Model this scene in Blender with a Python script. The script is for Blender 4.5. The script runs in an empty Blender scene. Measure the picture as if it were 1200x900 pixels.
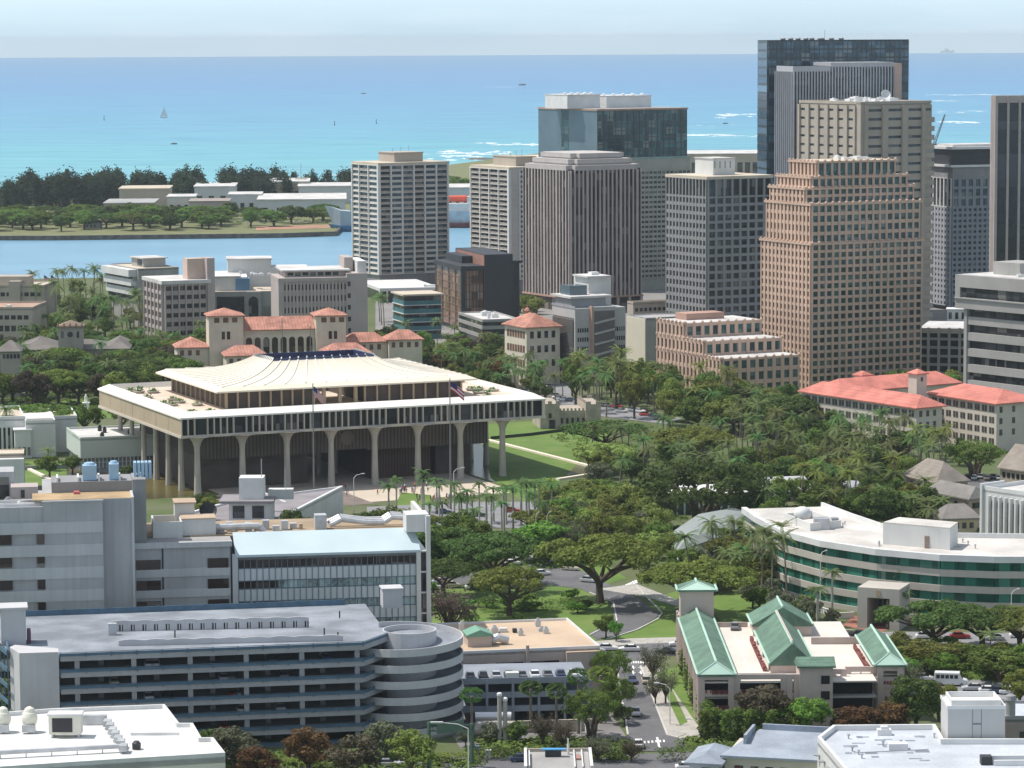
import bpy, bmesh, math, random
from math import radians, sin, cos, pi, atan, sqrt, floor
from mathutils import Vector, Matrix
random.seed(7)
S = bpy.context.scene
COL = S.collection
# ---------------------------------------------------------------- camera
FPX, HC, Y0, ROLL = 3700.0, 130.0, 45.0, -0.0050
PITCH = atan((450-Y0)/FPX)
fw = Vector((0, cos(PITCH), -sin(PITCH))); _up = Vector((0, sin(PITCH), cos(PITCH))); _rt = Vector((1, 0, 0))
rt = cos(ROLL)*_rt + sin(ROLL)*_up; up = -sin(ROLL)*_rt + cos(ROLL)*_up
cam = bpy.data.objects.new('camera', bpy.data.cameras.new('camera')); COL.objects.link(cam)
M = Matrix((rt, up, -fw)).transposed().to_4x4(); M.translation = Vector((0, 0, HC))
cam.matrix_world = M
cam.data.sensor_width = 36; cam.data.lens = FPX/1200*36
cam.data.clip_start = 1; cam.data.clip_end = 60000
S.camera = cam
# ---------------------------------------------------------------- sky, sun, exposure
SUN_EL, SUN_AZ = 62.0, -78.0      # azimuth from +Y towards +X: the sun stands to the left
w = bpy.data.worlds.new('World'); S.world = w; w.use_nodes = True
nt = w.node_tree; nt.nodes.clear()
wo = nt.nodes.new('ShaderNodeOutputWorld'); bg = nt.nodes.new('ShaderNodeBackground')
sky = nt.nodes.new('ShaderNodeTexSky'); sky.sky_type = 'NISHITA'; sky.sun_disc = False
sky.sun_elevation = radians(SUN_EL); sky.sun_rotation = radians(SUN_AZ)
sky.air_density = 1.0; sky.dust_density = 0.6; sky.ozone_density = 2.0; sky.altitude = 100
tc = nt.nodes.new('ShaderNodeTexCoord'); mp = nt.nodes.new('ShaderNodeMapping'); mp.inputs['Scale'].default_value = (9, 9, 55)
nz = nt.nodes.new('ShaderNodeTexNoise'); nz.inputs['Scale'].default_value = 1.0; nz.inputs['Detail'].default_value = 6
rp = nt.nodes.new('ShaderNodeValToRGB'); rp.color_ramp.elements[0].position = .42; rp.color_ramp.elements[1].position = .72
rp.color_ramp.elements[1].color = (.6, .6, .6, 1)
mx = nt.nodes.new('ShaderNodeMixRGB'); mx.inputs[2].default_value = (5.2, 5.7, 6.3, 1)
gm = nt.nodes.new('ShaderNodeMixRGB'); gm.blend_type = 'MULTIPLY'; gm.inputs[0].default_value = 1; gm.inputs[2].default_value = (.92, 1.0, 1.1, 1)
L = nt.links.new
L(tc.outputs['Generated'], mp.inputs[0]); L(mp.outputs[0], nz.inputs[0]); L(nz.outputs['Fac'], rp.inputs[0])
L(rp.outputs[0], mx.inputs[0]); L(sky.outputs[0], gm.inputs[1])
sx = nt.nodes.new('ShaderNodeSeparateXYZ'); L(tc.outputs['Generated'], sx.inputs[0])
er = nt.nodes.new('ShaderNodeValToRGB'); er.color_ramp.elements[0].position = 0.0; er.color_ramp.elements[0].color = (.78, 1.08, 1.62, 1)
er.color_ramp.elements[1].position = .16; er.color_ramp.elements[1].color = (1.36, 1.09, .84, 1)
mxz = nt.nodes.new('ShaderNodeMath'); mxz.operation = 'MAXIMUM'; mxz.inputs[1].default_value = .004; L(sx.outputs[2], mxz.inputs[0])
cbz = nt.nodes.new('ShaderNodeCombineXYZ'); L(sx.outputs[0], cbz.inputs[0]); L(sx.outputs[1], cbz.inputs[1]); L(mxz.outputs[0], cbz.inputs[2]); L(cbz.outputs[0], sky.inputs['Vector'])   # the sky goes on below the flat horizon line
L(mxz.outputs[0], er.inputs[0]); L(er.outputs[0], gm.inputs[2]); L(gm.outputs[0], mx.inputs[1]); L(mx.outputs[0], bg.inputs[0])
bg.inputs[1].default_value = 0.145; L(bg.outputs[0], wo.inputs[0])
sl = bpy.data.lights.new('sun', 'SUN'); sl.energy = 4.0; sl.angle = radians(.53); sl.color = (1.0, .95, .88)
so = bpy.data.objects.new('sun', sl); COL.objects.link(so)
_s = Vector((sin(radians(SUN_AZ))*cos(radians(SUN_EL)), cos(radians(SUN_AZ))*cos(radians(SUN_EL)), sin(radians(SUN_EL))))
so.rotation_euler = _s.to_track_quat('Z', 'Y').to_euler(); so.location = (0, 500, 400)
S.view_settings.view_transform = 'Standard'; S.view_settings.look = 'None'
S.view_settings.exposure = 0.22; S.view_settings.gamma = 1.0; S.view_settings.use_curve_mapping = False
S.cycles.max_bounces = 5; S.cycles.transparent_max_bounces = 8

# ---------------------------------------------------------------- camera geometry helpers (where a thing stands)
def ray(x, y): return fw + rt*((x-600)/FPX) - up*((y-450)/FPX)
def W(x, y, z=0.0):
    d = ray(x, y); t = (z-HC)/d.z; return Vector((d.x*t, d.y*t, z))
def AT(x, y, D):
    d = ray(x, y); t = D/d.y; return Vector((d.x*t, D, HC+d.z*t))
def PIX(p):
    v = Vector(p)-Vector((0, 0, HC)); d = v.dot(fw); return 600+FPX*v.dot(rt)/d, 450-FPX*v.dot(up)/d
# ---------------------------------------------------------------- materials
MATS = {}
def C4(c): return (c[0], c[1], c[2], 1)
def mat(name, col, rough=.85, var=.12, sc=.25, streak=0., metal=0., cell=None, col2=None, spec=.5, bump=0., stripes=None, fine=0.):
    if name in MATS: return MATS[name]
    m = bpy.data.materials.new(name); m.use_nodes = True; n = m.node_tree; b = n.nodes['Principled BSDF']
    b.inputs['Roughness'].default_value = rough; b.inputs['Metallic'].default_value = metal
    b.inputs['Specular IOR Level'].default_value = spec
    g = n.nodes.new('ShaderNodeNewGeometry'); K = n.links.new
    tcx = n.nodes.new('ShaderNodeTexCoord')
    def mixc(fac, a, bb, mode='MIX'):
        q = n.nodes.new('ShaderNodeMixRGB'); q.blend_type = mode
        for i, v in ((0, fac), (1, a), (2, bb)):
            if isinstance(v, (int, float)): q.inputs[i].default_value = v
            elif isinstance(v, tuple): q.inputs[i].default_value = C4(v)
            else: K(v, q.inputs[i])
        return q.outputs[0]
    lo = tuple(max(0, c*(1-var)) for c in col); hi = tuple(c*(1+var) for c in (col2 or col))
    no = n.nodes.new('ShaderNodeTexNoise'); no.inputs['Scale'].default_value = sc; no.inputs['Detail'].default_value = 5
    K(g.outputs['Position'], no.inputs['Vector'])
    r = n.nodes.new('ShaderNodeValToRGB'); r.color_ramp.elements[0].position = .35; r.color_ramp.elements[1].position = .65
    K(no.outputs['Fac'], r.inputs[0])
    out = mixc(r.outputs[0], lo, hi)
    if streak:
        mm = n.nodes.new('ShaderNodeMapping'); mm.inputs['Scale'].default_value = (1.3, 1.3, .06); K(g.outputs['Position'], mm.inputs[0])
        n2 = n.nodes.new('ShaderNodeTexNoise'); n2.inputs['Scale'].default_value = 1.; n2.inputs['Detail'].default_value = 4; K(mm.outputs[0], n2.inputs['Vector'])
        r2 = n.nodes.new('ShaderNodeValToRGB'); r2.color_ramp.elements[0].position = .45; r2.color_ramp.elements[1].position = .7; K(n2.outputs['Fac'], r2.inputs[0])
        ms = n.nodes.new('ShaderNodeMath'); ms.operation = 'MULTIPLY'; ms.inputs[1].default_value = streak; K(r2.outputs[0], ms.inputs[0])
        out = mixc(ms.outputs[0], out, tuple(c*.55 for c in col))
    if fine:
        n3 = n.nodes.new('ShaderNodeTexNoise'); n3.inputs['Scale'].default_value = 2.2; n3.inputs['Detail'].default_value = 6; K(g.outputs['Position'], n3.inputs['Vector'])
        r3 = n.nodes.new('ShaderNodeValToRGB'); r3.color_ramp.elements[0].position = .4; r3.color_ramp.elements[1].position = .62; K(n3.outputs['Fac'], r3.inputs[0])
        ms = n.nodes.new('ShaderNodeMath'); ms.operation = 'MULTIPLY'; ms.inputs[1].default_value = fine; K(r3.outputs[0], ms.inputs[0])
        out = mixc(ms.outputs[0], out, tuple(c*.5 for c in col))
    if cell:      # per pane variation
        vm = n.nodes.new('ShaderNodeVectorMath'); vm.operation = 'DIVIDE'; vm.inputs[1].default_value = cell; K(tcx.outputs['Object'], vm.inputs[0])
        if True:
            K(g.outputs['Position'], vm.inputs[0])
        vf = n.nodes.new('ShaderNodeVectorMath'); vf.operation = 'FLOOR'; K(vm.outputs[0], vf.inputs[0])
        wn = n.nodes.new('ShaderNodeTexWhiteNoise'); wn.noise_dimensions = '3D'; K(vf.outputs[0], wn.inputs['Vector'])
        r4 = n.nodes.new('ShaderNodeValToRGB'); r4.color_ramp.elements[0].position = .3; r4.color_ramp.elements[1].position = 1.; K(wn.outputs['Value'], r4.inputs[0])
        out = mixc(r4.outputs[0], out, tuple(min(1, c*2.6+.03) for c in col))
        gt = n.nodes.new('ShaderNodeMath'); gt.operation = 'GREATER_THAN'; gt.inputs[1].default_value = .9; K(wn.outputs['Value'], gt.inputs[0])
        gs_ = n.nodes.new('ShaderNodeMath'); gs_.operation = 'MULTIPLY'; gs_.inputs[1].default_value = .55; K(gt.outputs[0], gs_.inputs[0])
        out = mixc(gs_.outputs[0], out, (.25, .24, .21))
    if stripes:   # (axis, period, width, darken)
        ax, per, wd, dk = stripes
        sp = n.nodes.new('ShaderNodeSeparateXYZ'); K(tcx.outputs['Object'], sp.inputs[0])
        a = n.nodes.new('ShaderNodeMath'); a.operation = 'DIVIDE'; a.inputs[1].default_value = per; K(sp.outputs[ax], a.inputs[0])
        f = n.nodes.new('ShaderNodeMath'); f.operation = 'FRACT'; K(a.outputs[0], f.inputs[0])
        l = n.nodes.new('ShaderNodeMath'); l.operation = 'LESS_THAN'; l.inputs[1].default_value = wd; K(f.outputs[0], l.inputs[0])
        out = mixc(l.outputs[0], out, mixc(1.0, out, (dk, dk, dk), 'MULTIPLY'))
    K(out, b.inputs['Base Color'])
    if bump:
        bp = n.nodes.new('ShaderNodeBump'); bp.inputs['Strength'].default_value = bump; bp.inputs['Distance'].default_value = .3
        n5 = n.nodes.new('ShaderNodeTexNoise'); n5.inputs['Scale'].default_value = 3; K(g.outputs['Position'], n5.inputs['Vector'])
        K(n5.outputs['Fac'], bp.inputs['Height']); K(bp.outputs[0], b.inputs['Normal'])
    MATS[name] = m; return m

# ---------------------------------------------------------------- mesh builder and object helpers
BOXF = ((0,3,2,1),(4,5,6,7),(0,1,5,4),(1,2,6,5),(2,3,7,6),(3,0,4,7))
class MB:
    def __init__(s): s.v = []; s.f = []; s.mi = []; s.m = 0
    def add(s, vs, fs):
        o = len(s.v); s.v += [tuple(v) for v in vs]; s.f += [tuple(o+i for i in f) for f in fs]; s.mi += [s.m]*len(fs); return s
    def box(s, x0, x1, y0, y1, z0, z1):
        if x0 > x1: x0, x1 = x1, x0
        if y0 > y1: y0, y1 = y1, y0
        if z0 > z1: z0, z1 = z1, z0
        return s.add([(x0,y0,z0),(x1,y0,z0),(x1,y1,z0),(x0,y1,z0),(x0,y0,z1),(x1,y0,z1),(x1,y1,z1),(x0,y1,z1)], BOXF)
    def hexa(s, p): return s.add(p, BOXF)
    def prism(s, poly, z0, z1):
        n = len(poly)
        ar = sum(poly[i][0]*poly[(i+1)%n][1]-poly[(i+1)%n][0]*poly[i][1] for i in range(n))
        if ar < 0: poly = poly[::-1]
        vs = [(p[0], p[1], z0) for p in poly]+[(p[0], p[1], z1) for p in poly]
        fs = [tuple(range(n-1, -1, -1)), tuple(range(n, 2*n))]+[(i, (i+1)%n, n+(i+1)%n, n+i) for i in range(n)]
        return s.add(vs, fs)
    def tube(s, p, q, r0, r1=None, n=8, cap=True):
        p = Vector(p); q = Vector(q); r1 = r0 if r1 is None else r1
        d = (q-p).normalized(); a = d.orthogonal().normalized(); b = d.cross(a)
        vs = [p+(a*cos(2*pi*i/n)+b*sin(2*pi*i/n))*r0 for i in range(n)]+[q+(a*cos(2*pi*i/n)+b*sin(2*pi*i/n))*r1 for i in range(n)]
        fs = [(i, (i+1)%n, n+(i+1)%n, n+i) for i in range(n)]
        if cap: fs += [tuple(range(n-1, -1, -1)), tuple(range(n, 2*n))]
        return s.add(vs, fs)
    def path(s, pts, rs, n=7):
        for i in range(len(pts)-1): s.tube(pts[i], pts[i+1], rs[i], rs[i+1], n, cap=(i == len(pts)-2))
        return s
    def lathe(s, prof, c=(0,0), n=12, sx=1, sy=1):
        vs = []; fs = []
        for r, z in prof:
            for i in range(n): a = 2*pi*i/n; vs.append((c[0]+r*cos(a)*sx, c[1]+r*sin(a)*sy, z))
        for k in range(len(prof)-1):
            for i in range(n): j = (i+1)%n; fs.append((k*n+i, k*n+j, (k+1)*n+j, (k+1)*n+i))
        fs.append(tuple(range(n-1, -1, -1))); m = (len(prof)-1)*n; fs.append(tuple(range(m, m+n)))
        return s.add(vs, fs)
    def gable(s, x0, x1, y0, y1, z0, z1, axis='y', hip=0., t=.35):
        # pitched roof; hip = length of the hipped end
        if axis == 'y':
            xm = (x0+x1)/2; r = [(xm, y0+hip), (xm, y1-hip)]
        else:
            ym = (y0+y1)/2; r = [(x0+hip, ym), (x1-hip, ym)]
        vs = [(x0,y0,z0),(x1,y0,z0),(x1,y1,z0),(x0,y1,z0),(r[0][0],r[0][1],z1),(r[1][0],r[1][1],z1),
              (x0,y0,z0-t),(x1,y0,z0-t),(x1,y1,z0-t),(x0,y1,z0-t)]
        if axis == 'y': fs = [(0,1,4),(1,2,5,4),(2,3,5),(3,0,4,5)]
        else: fs = [(0,1,5,4),(1,2,5),(2,3,4,5),(3,0,4)]
        fs += [(6,7,1,0),(7,8,2,1),(8,9,3,2),(9,6,0,3),(9,8,7,6)]
        return s.add(vs, fs)
    def band(s, pts, z0, z1, out, closed=False):
        # vertical slab along a plan polyline, thickened to the right-hand side by out
        P = [Vector((p[0], p[1])) for p in pts]; n = len(P); O = []
        for i in range(n):
            if closed: a, b = P[i-1], P[(i+1)%n]
            else: a, b = P[max(i-1, 0)], P[min(i+1, n-1)]
            d1 = (P[i]-a).normalized() if (P[i]-a).length > 1e-6 else (b-P[i]).normalized()
            d2 = (b-P[i]).normalized() if (b-P[i]).length > 1e-6 else d1
            n1 = Vector((d1.y, -d1.x)); n2 = Vector((d2.y, -d2.x)); m = (n1+n2).normalized()
            O.append(P[i]+m*(out/max(.4, m.dot(n1))))
        rng = range(n if closed else n-1)
        for i in rng:
            j = (i+1)%n
            p = [P[i], P[j], O[j], O[i]]
            if (p[1]-p[0]).cross(p[2]-p[1]) < 0: p = p[::-1]
            s.add([(q.x, q.y, z0) for q in p]+[(q.x, q.y, z1) for q in p], BOXF)
        return s
    def mesh(s, name, mats):
        me = bpy.data.meshes.new(name); me.from_pydata(s.v, [], s.f)
        for m in (mats if isinstance(mats, (list, tuple)) else [mats]): me.materials.append(m)
        if any(s.mi): me.polygons.foreach_set('material_index', s.mi)
        me.update(); return me
    def build(s, name, mats, parent=None, smooth=False):
        me = s.mesh(name, mats)
        if smooth: me.polygons.foreach_set('use_smooth', [True]*len(me.polygons))
        o = bpy.data.objects.new(name, me); COL.objects.link(o); o.parent = parent; return o
def link(name, me, parent=None, loc=(0,0,0)):
    o = bpy.data.objects.new(name, me); COL.objects.link(o); o.parent = parent; o.location = loc; return o
def tag(o, label=None, cat=None, group=None, kind=None):
    if label: o['label'] = label
    if cat: o['category'] = cat
    if group: o['group'] = group
    if kind: o['kind'] = kind
    return o
def empty(name, loc, rz=0.):
    o = bpy.data.objects.new(name, None); COL.objects.link(o); o.location = loc; o.rotation_euler = (0, 0, rz); o.empty_display_size = .5; return o
def thing(name, label, cat, loc=(0,0,0), rz=0., group=None): return tag(empty(name, loc, rz), label, cat, group)
def copy_tree(o, parent=None):
    c = o.copy(); COL.objects.link(c); c.parent = parent
    for k in KIDS.get(o.name, list(o.children)): copy_tree(k, c)
    return c
KIDS = {}
FOOT = []      # plan polygons no tree may stand in
def inside(p, poly):
    c = False; n = len(poly); j = n-1
    for i in range(n):
        a, b = poly[i], poly[j]
        if (a[1] > p[1]) != (b[1] > p[1]) and p[0] < (b[0]-a[0])*(p[1]-a[1])/(b[1]-a[1])+a[0]: c = not c
        j = i
    return c

INDIV = {'parapet', 'balcony_rail', 'tower', 'wing_wall', 'upper_storey', 'plant_room', 'penthouse', 'ledge', 'roof_room', 'side_tower', 'stair_tower', 'spandrel_band', 'cooling_house', 'rear_plant', 'upper_block', 'end_frame', 'porch_roof', 'overhang', 'corner'}
# a rectangular building given where its near corner and its two far side edges stand
class Bd:
    def __init__(s, name, label, cat, xl, xc, xr, y, D, th=29., z=None, group=None, foot=True, a=None, b=None):
        t = radians(th); s.u = Vector((cos(t), sin(t))); s.v = Vector((-sin(t), cos(t)))
        c = AT(xc, y, D); s.C = Vector((c.x, c.y)); s.h = c.z if z is None else z; s.D = D; s.xc = xc; s.y = y
        def hit(px, axis):
            r = ray(px, y); d = Vector((r.x, r.y)); # C + k*axis = t*d
            den = axis.x*(-d.y)+axis.y*d.x
            return (-(-s.C.x)*(-d.y) - (-(-s.C.y))*(-d.x)) if False else (s.C.x*d.y - s.C.y*d.x)/(axis.y*d.x-axis.x*d.y)
        s._hit = hit
        s.a = a if a is not None else hit(xr, s.u); s.b = b if b is not None else hit(xl, s.v)
        s.root = thing(name, label, cat, (c.x, c.y, 0), t, group)
        s.mb = {}; s.parts = {}; s.wins = []
        if foot: FOOT.append([tuple(s.C+s.u*i+s.v*j) for i, j in ((-2,-2),(s.a+2,-2),(s.a+2,s.b+2),(-2,s.b+2))])
    def fx(s, px): return s._hit(px, s.u)
    def ly(s, px): return s._hit(px, s.v)
    def zf(s, py, px=None): return AT(s.xc, py, s.D).z
    def m(s, part, mt):
        k = (part, mt.name)
        if k not in s.mb: s.mb[k] = (MB(), mt)
        return s.mb[k][0]
    def box(s, part, mt, x0, x1, y0, y1, z0, z1):
        if part in INDIV: return s.one(part, mt, x0, x1, y0, y1, z0, z1)
        s.m(part, mt).box(x0, x1, y0, y1, z0, z1); return s
    def one(s, part, mt, x0, x1, y0, y1, z0, z1, parent=None): return MB().box(x0, x1, y0, y1, z0, z1).build(part, mt, parent or s.root)
    def map(s, face, s0, s1, t0, t1, ox=0., oy=0.):
        # s along face, t outward
        if face == 'F': return (ox+s0, ox+s1, oy-t1, oy-t0)
        if face == 'L': return (ox-t1, ox-t0, oy+s0, oy+s1)
        if face == 'R': return (ox+t0, ox+t1, oy+s0, oy+s1)
        if face == 'B': return (ox+s0, ox+s1, oy+t0, oy+t1)
    def grid(s, face, s0, s1, z0, z1, nx, nz, wx, wz, wall, win, d=.45, ox=0., oy=0., pier_out=.1, sill=None, zoff=.5, part='window', back=True, skip=None):
        cw = (s1-s0)/nx; ch = (z1-z0)/nz; ww = cw*wx; wh = ch*wz; g = (cw-ww)/2; m = s.m('wall', wall)
        if g > .02:
            for i in range(nx+1):
                a0 = s0+i*cw-g if i else s0; a1 = s0+i*cw+g if i < nx else s1
                m.box(*s.map(face, a0, a1, -.02, d+pier_out, ox, oy), z0, z1)
        for k in range(nz+1):
            b0 = z0+k*ch-(ch-wh)*(1-zoff) if k else z0; b1 = z0+k*ch+(ch-wh)*zoff if k < nz else z1
            if b1-b0 > .03: m.box(*s.map(face, s0+.01, s1-.01, -.015, d, ox, oy), b0, b1)
        for k in range(nz-1, -1, -1):
            for i in range(nx):
                if skip and skip(i, k): continue
                s.wins.append((part, win, face, s0+i*cw+g-.03, s0+(i+1)*cw-g+.03, z0+k*ch+(ch-wh)*zoff-.03, z0+k*ch+(ch-wh)*zoff+wh+.03, ox, oy))
    def win(s, face, s0, s1, z0, z1, mt, ox=0., oy=0., part='window'): s.wins.append((part, mt, face, s0, s1, z0, z1, ox, oy))
    def done(s):
        for (p, _), (mb, mt) in s.mb.items():
            o = mb.build(p, mt, s.root); s.parts.setdefault(p, o)
        cache = {}; cnt = {}; stuff = {}
        for p, mt, face, s0, s1, z0, z1, ox, oy in s.wins:
            n = cnt.get(p, 0)
            bx = s.map(face, s0, s1, -.05, .12, ox, oy)
            if n < 99:
                key = (p, mt.name, face in 'FB', round(s1-s0, 2), round(z1-z0, 2))
                if key not in cache:
                    cache[key] = MB().box(0, bx[1]-bx[0], 0, bx[3]-bx[2], 0, z1-z0).mesh(p, mt)
                link(p, cache[key], s.root, (bx[0], bx[2], z0)); cnt[p] = n+1
            else:
                stuff.setdefault((p), {}).setdefault(mt.name, (MB(), mt))[0].box(*bx, z0, z1)
        for p, dd in stuff.items():
            mb = MB(); ms = []
            for i, (mb1, mt) in enumerate(dd.values()):
                mb.m = i; mb.add(mb1.v, mb1.f); ms.append(mt)
            tag(mb.build(p, ms, s.root), kind='stuff')
        kids = list(s.root.children); first = {}
        for o in kids: first.setdefault(o.name.split('.')[0], o)
        rf = first.get('roof') or first.get('terrace')
        for o in kids:      # pieces fixed to the roof become sub-parts of it
            nm = o.name.split('.')[0]
            if rf and nm in ('roof_unit', 'roof_fan', 'mast', 'vent', 'dish', 'dish_post', 'cooling_house', 'cooling_unit', 'fan_box', 'roof_vent', 'fin_wall', 'glass_box', 'cupola', 'round_vent', 'duct', 'red_canopy'): o.parent = rf
            if nm == 'arch_hood' and 'wall' in first: o.parent = first['wall']
            if nm == 'tower_roof' and 'tower' in first:
                o.parent = min((k for k in kids if k.name.split('.')[0] == 'tower'), key=lambda k: abs(k.data.vertices[0].co.x-o.data.vertices[0].co.x)+abs(k.data.vertices[0].co.y-o.data.vertices[0].co.y))
            if nm == 'wing_roof':
                o.parent = min((k for k in kids if k.name.split('.')[0] == 'wing_wall'), key=lambda k: abs(k.data.vertices[0].co.x-o.data.vertices[0].co.x)+abs(k.data.vertices[0].co.y-o.data.vertices[0].co.y))
        return s
# ================================================================ SETTING
def nmat(name, fn, rough=.9, spec=.3):
    m = bpy.data.materials.new(name); m.use_nodes = True; n = m.node_tree; b = n.nodes['Principled BSDF']
    b.inputs['Roughness'].default_value = rough; b.inputs['Specular IOR Level'].default_value = spec
    fn(n, b); MATS[name] = m; return m
def ramp(n, stops, interp='LINEAR'):
    r = n.nodes.new('ShaderNodeValToRGB'); e = r.color_ramp.elements; r.color_ramp.interpolation = interp
    e[0].position = stops[0][0]; e[0].color = C4(stops[0][1]); e[1].position = stops[-1][0]; e[1].color = C4(stops[-1][1])
    for p, c in stops[1:-1]: q = e.new(p); q.color = C4(c)
    return r
def seafn(n, b):
    K = n.links.new; g = n.nodes.new('ShaderNodeNewGeometry'); sp = n.nodes.new('ShaderNodeSeparateXYZ')
    # depth of the sea over the reef: sandy shallows near the shore, deep water far out, with uneven patches
    mp = n.nodes.new('ShaderNodeMapping'); mp.inputs['Scale'].default_value = (.0009, .0028, 1); K(g.outputs['Position'], mp.inputs[0])
    no = n.nodes.new('ShaderNodeTexNoise'); no.inputs['Scale'].default_value = 1; no.inputs['Detail'].default_value = 6; K(mp.outputs[0], no.inputs['Vector'])
    K(g.outputs['Position'], sp.inputs[0])
    def math(op, a, c):
        q = n.nodes.new('ShaderNodeMath'); q.operation = op
        for i, v in enumerate((a, c)):
            if isinstance(v, (int, float)): q.inputs[i].default_value = v
            else: K(v, q.inputs[i])
        return q.outputs[0]
    lg = math('LOGARITHM', sp.outputs[1], 10.0)                      # 3.3 .. 4.4
    t = math('MULTIPLY', math('SUBTRACT', lg, 3.30), 0.95)
    t = math('ADD', t, math('MULTIPLY', math('SUBTRACT', no.outputs['Fac'], .5), .20))
    r = ramp(n, [(0., (.18, .34, .42)), (.12, (.19, .40, .46)), (.24, (.15, .39, .46)), (.36, (.14, .34, .47)), (.5, (.13, .31, .47)), (.62, (.125, .28, .47)), (.8, (.12, .27, .46)), (1., (.12, .27, .45))])
    K(t, r.inputs[0])
    mp2 = n.nodes.new('ShaderNodeMapping'); mp2.inputs['Scale'].default_value = (.006, .02, 1); K(g.outputs['Position'], mp2.inputs[0])
    n2 = n.nodes.new('ShaderNodeTexNoise'); n2.inputs['Scale'].default_value = 1; n2.inputs['Detail'].default_value = 8; n2.inputs['Roughness'].default_value = .7; K(mp2.outputs[0], n2.inputs['Vector'])
    r2 = ramp(n, [(.3, (.66, .74, .82)), (.5, (1, 1, 1)), (.7, (1.2, 1.14, 1.08))]); K(n2.outputs['Fac'], r2.inputs[0])
    mu = n.nodes.new('ShaderNodeMixRGB'); mu.blend_type = 'MULTIPLY'; mu.inputs[0].default_value = 1; K(r.outputs[0], mu.inputs[1]); K(r2.outputs[0], mu.inputs[2])
    K(mu.outputs[0], b.inputs['Base Color'])
    bp = n.nodes.new('ShaderNodeBump'); bp.inputs['Strength'].default_value = .5; bp.inputs['Distance'].default_value = 2
    K(n2.outputs['Fac'], bp.inputs['Height']); K(bp.outputs[0], b.inputs['Normal'])
M_sea = nmat('sea_water', seafn, .55, .12)
def harbfn(n, b):
    K = n.links.new; g = n.nodes.new('ShaderNodeNewGeometry')
    mp = n.nodes.new('ShaderNodeMapping'); mp.inputs['Scale'].default_value = (.008, .02, 1); K(g.outputs['Position'], mp.inputs[0])
    no = n.nodes.new('ShaderNodeTexNoise'); no.inputs['Scale'].default_value = 1; no.inputs['Detail'].default_value = 7; K(mp.outputs[0], no.inputs['Vector'])
    r = ramp(n, [(.3, (.14, .29, .42)), (.7, (.18, .36, .48))]); K(no.outputs['Fac'], r.inputs[0]); K(r.outputs[0], b.inputs['Base Color'])
    bp = n.nodes.new('ShaderNodeBump'); bp.inputs['Strength'].default_value = .3; bp.inputs['Distance'].default_value = .5
    K(no.outputs['Fac'], bp.inputs['Height']); K(bp.outputs[0], b.inputs['Normal'])
M_harb = nmat('harbour_water', harbfn, .35, .25)
def landfn(n, b):
    K = n.links.new; g = n.nodes.new('ShaderNodeNewGeometry')
    no = n.nodes.new('ShaderNodeTexNoise'); no.inputs['Scale'].default_value = .03; no.inputs['Detail'].default_value = 8; no.inputs['Roughness'].default_value = .65; K(g.outputs['Position'], no.inputs['Vector'])
    r = ramp(n, [(.3, (.055, .08, .03)), (.45, (.09, .12, .04)), (.55, (.11, .13, .06)), (.7, (.16, .15, .10))]); K(no.outputs['Fac'], r.inputs[0]); K(r.outputs[0], b.inputs['Base Color'])
M_land = nmat('land', landfn)
def grassfn(c1, c2, c3):
    def f(n, b):
        K = n.links.new; g = n.nodes.new('ShaderNodeNewGeometry')
        no = n.nodes.new('ShaderNodeTexNoise'); no.inputs['Scale'].default_value = .09; no.inputs['Detail'].default_value = 9; no.inputs['Roughness'].default_value = .7; K(g.outputs['Position'], no.inputs['Vector'])
        r = ramp(n, [(.3, c1), (.5, c2), (.72, c3)]); K(no.outputs['Fac'], r.inputs[0]); K(r.outputs[0], b.inputs['Base Color'])
    return f
M_grass = nmat('lawn_grass', grassfn((.085, .15, .03), (.12, .195, .04), (.18, .22, .07)))
M_dry = nmat('dry_grass', grassfn((.10, .13, .05), (.17, .18, .08), (.22, .19, .12)))
asph = mat('asphalt', (.13, .13, .135), .9, .2, .12, fine=.25)
pale_asph = mat('pale_road', (.24, .24, .25), .9, .12, .2, fine=.2)
pave = mat('pavement', (.42, .40, .36), .9, .12, .4, fine=.3)
curbm = mat('kerb_stone', (.5, .49, .46), .9, .1)
paint = mat('road_paint', (.75, .75, .72), .8, .15, 1.)
foam = mat('sea_foam', (.62, .72, .76), .9, .05)
def sheet(name, pts, z, m, kind='structure', th=.0):
    mb = MB()
    if th: mb.prism([(p[0], p[1]) for p in pts], z-th, z)
    else: mb.add([(p[0], p[1], z) for p in pts], [tuple(range(len(pts)))] )
    o = mb.build(name, m)
    if not th:
        if o.data.polygons[0].normal.z < 0: o.data.flip_normals()
    tag(o, kind=kind); return o
def wsheet(name, pix, z, m, **k): return sheet(name, [W(x, y, z) for x, y in pix], z, m, **k)
# sea: one sheet to the horizon (fan shaped so that it ends at an even distance)
R = 25300
arc = [(R*sin(a), R*cos(a)) for a in [radians(-60+2*i) for i in range(61)]]
sheet('sea', [(-3000, -500), (3000, -500)]+arc[::-1], -3.0, M_sea)
# harbour water, inside the reef islands
sheet('harbour_water', [(-1500, 1500), (900, 1500), (900, 2450), (-1500, 2450)], -2.6, M_harb)
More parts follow.
